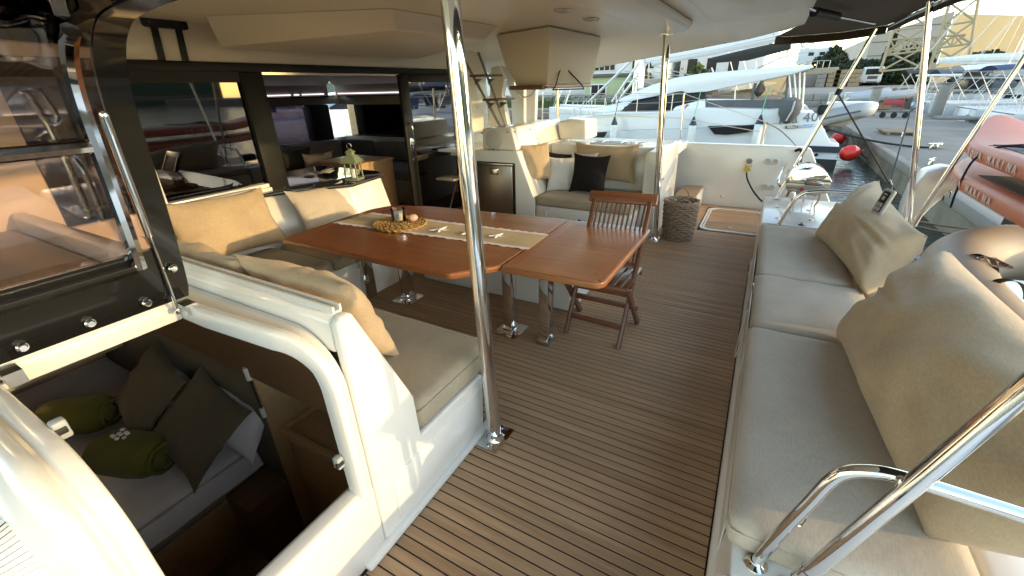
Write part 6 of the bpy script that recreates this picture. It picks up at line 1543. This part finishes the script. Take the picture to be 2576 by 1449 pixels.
def motor_cat(name, label, pos, head, L, W_, canvas, group, seed=0, mastH=15):
    t = thing(name, label, 'catamaran', pos, group); R_ = Matrix.Rotation(rad(head), 3, 'Z'); P0 = V(pos)
    def g(x, y_, z): return P0 + R_ @ V((x, y_, z))
    for sd_ in (-1, 1):
        rings = []
        for i_ in range(9):
            s = i_/8; w2 = .75*(1 - .95*max(0, s-.5)**2*4); w2 = max(.04, w2); cy_ = sd_*(W_/2 - .8); sh = 1.45 + .2*s
            if s < .12: sh = .7 + s*6
            rings.append([g(L*s, cy_ + k*w2, z) for k, z in ((-1, sh), (-.95, .5), (-.6, -.3), (.6, -.3), (.95, .5), (1, sh))])
        B().loft(rings).build('hull', 'hull_white', t, ang=50)
        B().sheet([g(L*.35, sd_*(W_/2 - .03), .95), g(L*.6, sd_*(W_/2 - .03), 1.0), g(L*.57, sd_*(W_/2 - .03), 1.2), g(L*.36, sd_*(W_/2 - .03), 1.15)], .02, R_ @ V((0, sd_, 0))).build('hull_window', 'window_dark', t)
    B().loft([[g(x, k*(W_/2-1.2), z) for k, z in ((-1, .7), (1, .7), (1, 1.5), (-1, 1.5))] for x in (L*.14, L*.72)]).build('bridge_deck', 'hull_white', t)
    B().loft([[g(L*.28, k*W_*.34, z) for k, z in ((-1, 1.5), (1, 1.5), (.95, 2.55), (-.95, 2.55))], [g(L*.52, k*W_*.34, z) for k, z in ((-1, 1.5), (1, 1.5), (.92, 2.5), (-.92, 2.5))], [g(L*.68, k*W_*.28, z) for k, z in ((-1, 1.5), (1, 1.5), (.8, 1.6), (-.8, 1.6))]]).build('saloon', 'window_dark', t, bevel=.05)
    B().loft([[g(x, k*W_*.36, z) for k, z in ((-1, z0), (1, z0), (.97, z0+.14), (-.97, z0+.14))] for x, z0 in ((L*.06, 2.75), (L*.30, 2.72), (L*.55, 2.5))]).build('roof', 'hull_white', t, bevel=.04)
    for sd_ in (-1, 1): B().tube([g(L*.08, sd_*W_*.33, 1.3), g(L*.08, sd_*W_*.33, 2.76)], .05, 6).build('roof_post', 'mast_alu', t)
    B().tube([g(L*.55, 0, 2.5), g(L*.55, 0, mastH)], .11, 8).build('mast', 'mast_alu', t)
    B().tube([g(L*.54, 0, 3.5), g(L*.12, 0, 3.7)], .12, 8).build('boom', 'mast_alu', t); B().tube([g(L*.53, 0, 3.85), g(L*.3, 0, 3.9), g(L*.12, 0, 3.85)], [.28, .24, .14], 8).build('sail_bag', canvas, t)
    B().bar(g(L*.98, -W_/2+.8, 1.6), g(L*.98, W_/2-.8, 1.6), .14, .12).build('cross_beam', 'mast_alu', t)
    for (a, c) in (((L*.98, 0, 1.7), (L*.55, 0, mastH*.9)), ((L*.4, W_*.46, 1.5), (L*.55, 0, mastH*.9)), ((L*.4, -W_*.46, 1.5), (L*.55, 0, mastH*.9))): B().tube([g(*a), g(*c)], .016, 4).build('stay', 'wire', t)
    return t
# boats along the far side of the pier, sterns to us
RB = [(10.2, 24.5, 11.5, 3.7, 15, 'canvas_blue', 'yacht with dark blue sprayhood, nearest of the row beyond the pier'),
      (10.3, 29.0, 12.5, 4.0, 17, 'canvas_grey', 'yacht with grey bimini, second from the camera beyond the pier'),
      (10.4, 33.6, 12.0, 3.9, 16, 'canvas_blue', 'yacht with blue canvas, third from the camera beyond the pier'),
      (10.3, 38.2, 13.0, 4.1, 18, 'fender_white', 'yacht with white canvas, fourth from the camera beyond the pier'),
      (10.4, 42.8, 11.5, 3.7, 15, 'canvas_grey', 'yacht with grey canvas, fifth from the camera beyond the pier'),
      (10.6, 53.0, 12.5, 4.0, 17, 'canvas_dark', 'yacht with black canvas, farthest of the row beyond the pier')]
for k, (x, y_, L, W_, mh, cv, lab) in enumerate(RB):
    x -= 1.1
    yacht('moored_yacht', lab, (x, y_, WZ), 0, L, W_, mh, cv, seed=k, boom_c='canvas_dark' if k in (0,) else None)
motor_cat('moored_catamaran', 'white catamaran moored in the row beyond the pier', (9.3, 48.0, WZ), 0, 11, 5.4, 'fender_white', None, 3)
# boats behind the neighbouring catamaran and those seen through the salon windows
yacht('moored_yacht', 'yacht with tan sail cover close behind the neighbouring catamaran roof', (-.5, 27.5, WZ), 178, 12, 3.8, 16, 'canvas_dark', group='yachts behind the neighbouring catamaran', seed=7, boom_c='bimini_trim', dodger=False)
yacht('moored_yacht', 'yacht with white sail cover farther behind the neighbouring catamaran', (-1.5, 32.2, WZ), 181, 12, 3.9, 17, 'canvas_grey', group='yachts behind the neighbouring catamaran', seed=8, boom_c='fender_white', dodger=False)
yacht('moored_yacht', 'white yacht with its bow towards us at the left of the salon window view', (-24.5, 19.5, WZ), 215, 12, 3.9, 16, 'canvas_blue', group='boats seen through the salon windows', seed=9)
motor_cat('moored_catamaran', 'white catamaran with blue sail bag seen through the right salon window', (-27.0, 31.0, WZ), 250, 12, 6.6, 'canvas_blue', 'boats seen through the salon windows', 4)
yacht('moored_yacht', 'yacht with bare mast at the middle of the salon window view', (-26, 21, WZ), 235, 12, 3.9, 16, 'canvas_grey', group='boats seen through the salon windows', seed=10)
yacht('moored_yacht', 'yacht with dark canvas far back in the salon window view', (-30, 16, WZ), 190, 13, 4.0, 17, 'canvas_dark', group='boats seen through the salon windows', seed=11, hullm='navy')
# dinghies laid up on the far quay
for (u, v, y_, L, lab, yaw) in ((2215, 243, 41, 3.6, 'grey inflatable laid up on the far quay beside the dock', 8), (2165, 240, 43.5, 3.0, 'grey inflatable laid up farther back on the quay near the truck', -5)):
    p = AY(u, v, y_); t = thing('laid_up_inflatable', lab, 'inflatable', (p.x, p.y, -.4))
    for s_ in (-1, 1): B().tube([p + V((-L/2, s_*.6, -.1)), p + V((0, s_*.65, 0)), p + V((L*.35, s_*.5, .12)), p + V((L*.52, 0, .25))], .28, 10).build('tube', 'dinghy_grey', t)
    B().obox(p + V((0, 0, -.18)), (L*.8, 1.0, .2)).build('floor', 'canvas_dark', t, bevel=.05); B().obox(p + V((-.2, 0, -.5)), (L*.5, .9, .6)).build('trestle', 'pallet', t)
# truck
p = AY(2188, 218, 82); tk = thing('parked_truck', 'small white cab-over truck parked on the upper quay', 'truck', (p.x, 84, .55))
xx = p.x; ks = .95
def kb(x0, x1, y0, y1, z0, z1): return B().bx(xx+x0*ks, xx+x1*ks, 82+(y0-66)*ks, 82+(y1-66)*ks, .55+(z0-.55)*ks, .55+(z1-.55)*ks)
kb(-1.1, 1.1, 66.2, 68.2, 1.05, 3.1).build('cab', 'truck_white', tk, bevel=.10, seg=3); kb(-1.15, 1.15, 68.25, 74, 1.15, 1.5).build('bed', 'roof_dark', tk, bevel=.03); kb(-1.15, 1.15, 68.3, 74, 1.501, 2.0).build('side_board', 'truck_white', tk, bevel=.03)
kb(-.95, .95, 66.16, 66.199, 2.1, 2.85).build('windscreen', 'window_dark', tk); kb(-.6, .6, 66.17, 66.199, 1.5, 1.9).build('grille', 'roof_dark', tk); kb(-1.12, 1.12, 66.05, 66.18, 1.0, 1.2).build('bumper', 'roof_dark', tk)
for sx in (-.8, .8): kb(sx-.15, sx+.15, 66.03, 66.05, 1.05, 1.17).build('headlight', 'fender_white', tk)
for sx in (-1, 1):
    for yy in (67.3, 72.4): B().lathe([(0, -.14*ks), (.40*ks, -.14*ks), (.46*ks, -.06*ks), (.46*ks, .06*ks), (.40*ks, .14*ks), (0, .14*ks)], (xx+sx*.95*ks, 82+(yy-66)*ks, .55+.46*ks), 18, Matrix.Rotation(rad(90), 3, 'Y')).build('wheel', 'tyre', tk)
    kb(sx*1.4-.08, sx*1.4+.08, 66.25, 66.33, 2.3, 2.8).build('mirror', 'roof_dark', tk); kb(min(sx*1.1, sx*1.33), max(sx*1.1, sx*1.33), 66.27, 66.31, 2.68, 2.74).build('mirror_arm', 'roof_dark', tk)
# stacked crates on the upper quay
for k, (u, w_) in enumerate(((2062, 1.0), (2087, 1.3), (2110, 1.4), (2140, 1.2))):
    q = AY(u, 225, 80); t = thing('timber_stack', ['grey crate stack at the far left of the row by the trees', 'brown crate stack second from the left by the trees', 'brown crate stack third from the left by the trees', 'pale banded timber stack at the right of the row by the trees'][k], 'crate', (q.x, 80, .55), 'crates on the upper quay')
    for r in range(4): B().bx(q.x-w_*.62, q.x+w_*.62, 80, 81.2, .55+.55*r, 1.06+.55*r).build('crate', 'pallet' if k else 'stone', t, bevel=.03)
# barriers
for u in (2085, 2124):
    q = AY(u, 262, 42); t = thing('crowd_barrier', 'steel barrier panel on the far quay, the %s one' % ('left' if u < 2100 else 'right'), 'barrier', (q.x, 42, -.4), 'steel barriers on the far quay')
    B().tube([(q.x-.1, 42, -.4), (q.x-.1, 42, .7), (q.x+.4, 43.2, .7), (q.x+.4, 43.2, -.4)], .035, 6).build('frame', 'mast_alu', t)
    for k in range(6): B().tube([(q.x-.1+.085*k, 42+.2*k, -.2), (q.x-.1+.085*k, 42+.2*k, .7)], .02, 5).build('bar', 'mast_alu', t)
# ---- buildings
def building(name, label, x0, x1, y0, y1, z0, z1, mt, wins, roofm='roof_dark', cat='building'):
    t = thing(name, label, cat, ((x0+x1)/2, y0, z0))
    B().bx(x0, x1, y0, y1, z0, z1).build('walls', mt, t, bevel=.05); B().bx(x0-.3, x1+.3, y0-.3, y1, z1+.001, z1+.35).build('roof', roofm, t, bevel=.05)
    for (xa, za, w_, h_, n_) in wins:
        f = B().bx(xa-.12, xa+w_+.12, y0-.06, y0-.001, za-.12, za+h_+.12).build('window', 'building_white', t, bevel=.01)
        for k in range(n_): B().bx(xa + w_*k/n_ + .05, xa + w_*(k+1)/n_ - .05, y0-.07, y0-.061, za, za+h_).build('pane', 'window_dark', f)
    return t
building('harbour_office', 'white two storey harbour building behind the bows of the neighbouring boat', -40, -11.5, 56, 72, -.4, 7.6, 'building_white',
         [(-28.8 + 4.6*k, 3.2, 2.6, 1.7, 4) for k in range(4)] + [(-33.5, 3.2, 2.6, 1.7, 4), (-30.8, .2, 2.4, 1.6, 4), (-20.0, .0, 1.6, 2.2, 2)])
gs = building('green_kiosk', 'pale green shop front at the foot of the harbour building', -19.5, -13.0, 53, 55.9, -.4, 2.4, 'building_green', [(-18.8, .1, 1.8, 1.5, 2), (-14.9, -.2, 1.1, 2.0, 1)])
building('dock_house', 'lower white building right of the round tree', -10.6, -1.5, 62, 72, .55, 5.8, 'building_white', [(-9.8, 2.0, 1.2, 2.2, 1), (-7.6, 2.0, 1.2, 2.2, 1), (-5.2, 2.0, 1.2, 2.2, 1)])
# big shed: grey gable wall turned to us, sunlit corrugated long wall
shd = thing('ship_shed', 'huge dockyard shed with grey wall and sunlit corrugated side', 'shed', (22, 110, .5))
sx0 = AY(2192, 100, 110).x; sxm = AY(2392, 60, 110).x; zt0 = AY(2250, 66, 110).z; zt1 = AY(2392, 28, 110).z
zl = AY(2110, 112, 110).z
rise = 1.0
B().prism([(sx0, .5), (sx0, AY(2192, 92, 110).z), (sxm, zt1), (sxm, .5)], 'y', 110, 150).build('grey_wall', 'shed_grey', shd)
nrib = 90; lit = B()
c0 = V((sxm+.05, 110, 0)); c1 = V((AY(2680, 60, 132).x, 132, 0)); zt2 = AY(2480, 40, 118).z
dd = (c1-c0); L_ = dd.length; dd.normalize(); nn = V((dd.y, -dd.x, 0)); nn = nn if nn.y < 0 else -nn
for k in range(nrib):
    a = c0 + dd*(L_*k/nrib); c = c0 + dd*(L_*(k+.5)/nrib); e = c0 + dd*(L_*(k+1)/nrib)
    for (p, q, o1, o2) in ((a, c, 0, .35), (c, e, .35, 0)):
        P = [p + nn*o1, q + nn*o2]; lit.bm.faces.new([lit.bm.verts.new((P[0].x, P[0].y, .5)), lit.bm.verts.new((P[1].x, P[1].y, .5)), lit.bm.verts.new((P[1].x, P[1].y, zt2)), lit.bm.verts.new((P[0].x, P[0].y, zt2))])
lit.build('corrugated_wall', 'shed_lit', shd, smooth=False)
for k in range(5): B().bar((sx0+.2, 109.96, 3+2.2*k), (sxm, 109.96, 3+2.2*k), .06, .10).build('wall_seam', 'roof_dark', shd)
# lattice crane legs in front of the shed
def lattice(name, label, a, c, w_, n_, r, mt, up=(0, 1, 0)):
    t = thing(name, label, 'crane', a); a = V(a); c = V(c); d = (c-a).normalized(); s_ = d.cross(V(up)).normalized()*w_/2
    for k in (-1, 1): B().tube([a + s_*k, c + s_*k*.6], r, 6).build('chord', mt, t)
    for k in range(n_):
        p = a.lerp(c, k/n_); q = a.lerp(c, (k+1)/n_); f = 1 - .4*k/n_; f2 = 1 - .4*(k+1)/n_
        B().tube([p + s_*f, q - s_*f2], r*.7, 5).build('brace', mt, t); B().tube([p - s_*f, q + s_*f2], r*.7, 5).build('brace', mt, t); B().tube([p - s_*f, p + s_*f], r*.7, 5).build('cross_tie', mt, t)
    return t
lattice('lattice_crane', 'yellow brown lattice crane leg in front of the dockyard shed, left one', AY(2265, 175, 80), AY(2318, -40, 80), 4.2, 4, .17, 'crane_steel')
lattice('lattice_crane', 'rusty lattice crane leg in front of the sunlit shed wall, right one', AY(2385, 170, 80), AY(2440, -60, 80), 3.6, 4, .17, 'crane_steel')
gt = lattice('lattice_crane', 'horizontal lattice crane girder before the shed', AY(2235, 120, 80), AY(2425, 100, 80), 1.8, 7, .13, 'crane_steel', up=(0, 1, 0))
lattice('harbour_crane', 'thin pale harbour crane against the sky under the bimini edge', AY(2042, 158, 150), AY(2015, 40, 150), 3.0, 5, .25, 'crane_pale')
cb = thing('crane_cabin', 'pale blue-white crane machinery house above the terrace', 'crane', AY(2045, 160, 150))
q = AY(2049, 142, 150); B().obox(q, (7.5, 5, 3.6)).build('house', 'crane_pale', cb, bevel=.1); B().obox(q + V((-1, -2.52, .5)), (1.2, .06, .8)).build('window', 'window_dark', cb); B().obox(q + V((1.4, -2.52, .5)), (1.2, .06, .8)).build('window', 'window_dark', cb)
for sx in (-3, 3): B().bar(q + V((sx, 0, -1.8)), q + V((sx, 0, -6)), .5, .5).build('leg', 'crane_pale', cb)
tw2 = thing('terrace_wall', 'grey terrace wall with railing left of the trees', 'wall', AY(2010, 190, 80))
a = AY(1960, 178, 82); c = AY(2085, 172, 82); B().bx(a.x, c.x, 82, 83, .55, a.z).build('wall', 'stone', tw2, bevel=.05)
B().tube([(a.x, 82.2, a.z+1.1), (c.x, 82.2, a.z+1.1)], .05, 5).build('rail', 'mast_alu', tw2)
for k in range(9): x = a.x + (c.x-a.x)*k/8; B().tube([(x, 82.2, a.z), (x, 82.2, a.z+1.1)], .04, 5).build('rail_post', 'mast_alu', tw2)
# ---- hedge and trees
def leaves(b, c, rx, ry, rz, n, size, rnd, shell=.55):
    for _ in range(n):
        while True:
            d = V((rnd.uniform(-1, 1), rnd.uniform(-1, 1), rnd.uniform(-1, 1)))
            if .05 < d.length < 1: break
        d = d.normalized()*(shell + (1-shell)*rnd.random()**.6)
        k = 1 + .30*noise.noise(V((d.x*2.3 + c[0], d.y*2.3, d.z*2.3 + c[2])))
        p = V(c) + V((d.x*rx*k, d.y*ry*k, d.z*rz*k)); s = size*rnd.uniform(.6, 1.3)
        x = V((rnd.uniform(-1, 1), rnd.uniform(-1, 1), rnd.uniform(-1, 1))).normalized(); y_ = x.cross(V((rnd.uniform(-1, 1), rnd.uniform(-1, 1), rnd.uniform(-1, 1)))).normalized()
        q = [b.bm.verts.new(p + x*s*e + y_*s*f) for e, f in ((-1, -.2), (0, -.55), (1, 0), (.2, .6))]
        b.bm.faces.new(q)
def tree(name, label, base, h, blobs, mt, n, size, seed, group=None, trunk=.18):
    rnd = random.Random(seed); t = thing(name, label, 'tree', base, group); base = V(base)
    B().tube([base, base + V((.1, 0, h*.35)), base + V((0, .1, h*.75))], [trunk, trunk*.75, trunk*.3], 8).build('trunk', 'bark', t)
    b = B()
    for (dx, dy, dz, rx, ry, rz) in blobs: leaves(b, base + V((dx, dy, dz)), rx, ry, rz, n, size, rnd)
    lb = B()
    for (dx, dy, dz, rx, ry, rz) in blobs: lb.tube([base + V((0, 0, h*.35)), base + V((dx*.8, dy*.8, dz*.9))], [trunk*.4, trunk*.1], 5)
    lb.build('limbs', 'bark', t); b.build('crown', mt, t, smooth=False)
def rtree(name, label, u, v_top, v_bot, y_, width_px, mt, n, seed, group, kind='round', size=.22):
    top_ = AY(u, v_top, y_); bot_ = AY(u, v_bot, y_); h = top_.z - bot_.z; w_ = (AY(u+width_px, v_top, y_) - top_).length
    rnd = random.Random(seed); bl = []
    if kind == 'round':
        for k in range(9): a_ = rnd.uniform(0, 6.28); r_ = rnd.uniform(.1, .33)*w_; bl.append((r_*math.cos(a_), r_*math.sin(a_), h*rnd.uniform(.15, .76), w_*.28, w_*.27, h*.22))
        for k in range(4): bl.append((w_*(-.3+.2*k), 0, h*.10, w_*.22, w_*.2, h*.16))
        bl.append((0, 0, h*.80, w_*.22, w_*.22, h*.2))
    else:
        for k in range(7): s = k/6; bl.append((rnd.uniform(-.05, .05)*w_, 0, h*(.12 + .84*s), w_*.5*(1.05-s), w_*.5*(1.05-s), h*.10))
    tree(name, label, (bot_.x, y_, bot_.z), h, bl, mt, n, size, seed, group)
rtree('round_tree', 'round green tree in front of the white harbour building', 1605, 162, 272, 50, 62, 'leaf_mid', 420, 1, None, size=.16)
rtree('round_tree', 'dark green tree behind the neighbouring mast and boom', 1745, 160, 240, 56, 70, 'leaf_mid', 420, 2, None, size=.18)
rtree('broad_tree', 'loose broad tree at the left of the clump beside the sky', 2075, 115, 222, 92, 95, 'leaf_dark', 700, 3, 'trees behind the pier', size=.24)
rtree('conifer_tree', 'slim dark conifer rising above the tree clump', 2212, 78, 216, 96, 55, 'leaf_dark', 800, 4, 'trees behind the pier', 'cone', size=.22)
rtree('broad_tree', 'dense dark tree in the middle of the clump behind the truck', 2140, 148, 220, 90, 130, 'leaf_dark', 900, 5, 'trees behind the pier', size=.26)
rtree('broad_tree', 'dense dark tree at the right of the clump before the shed', 2262, 116, 216, 90, 140, 'leaf_dark', 950, 6, 'trees behind the pier', size=.26)
rtree('broad_tree', 'dark tree behind the mast tops right of the upright chrome pole', 2470, 128, 200, 92, 160, 'leaf_dark', 420, 7, 'trees behind the pier', size=.28)
rtree('broad_tree', 'dark tree at the far right edge before the shed', 2590, 120, 205, 94, 170, 'leaf_dark', 420, 8, 'trees behind the pier', size=.28)
hg = B(); rnd = random.Random(5)
for k in range(26): leaves(hg, (-37 + 1.0*k, 43.6, .15), .8, .6, .55, 110, .12, rnd)
hg.bx(-38, -11, 43.2, 44.0, -.39, .25); tag(hg.build('hedge', 'hedge', smooth=False), 'long low green hedge along the far quay', 'hedge')
hl_ = B(); hl_.surf(lambda u, v: V((-500 + 1000*u, 340 + 60*v, -2 + 22*(.5 + .5*noise.noise(V((u*6, v*2, 0))))*v)), 60, 6); struct(hl_.build('far_hill', 'hill'))
def blocker_ring(u, v):  # added hill outside the view, blocks low sky glow and darkens glass reflections
    a_ = rad(-42 + 72*u); r_ = 230 + 90*v; hgt = (40 + 8*noise.noise(V((u*9, 0, 3))) + 4*noise.noise(V((u*40, 1, 3))))*math.sin(min(1, v*1.4)*math.pi/2)
    return V((r_*math.cos(a_), r_*math.sin(a_), -1.5 + hgt))
hr = B(); hr.surf(blocker_ring, 120, 6); struct(hr.build('added_blocker_hill', 'hill'))
print('OBJECTS', len(bpy.data.objects), 'TRIS', sum(len(o.data.polygons)*2 for o in bpy.data.objects if o.type == 'MESH'))
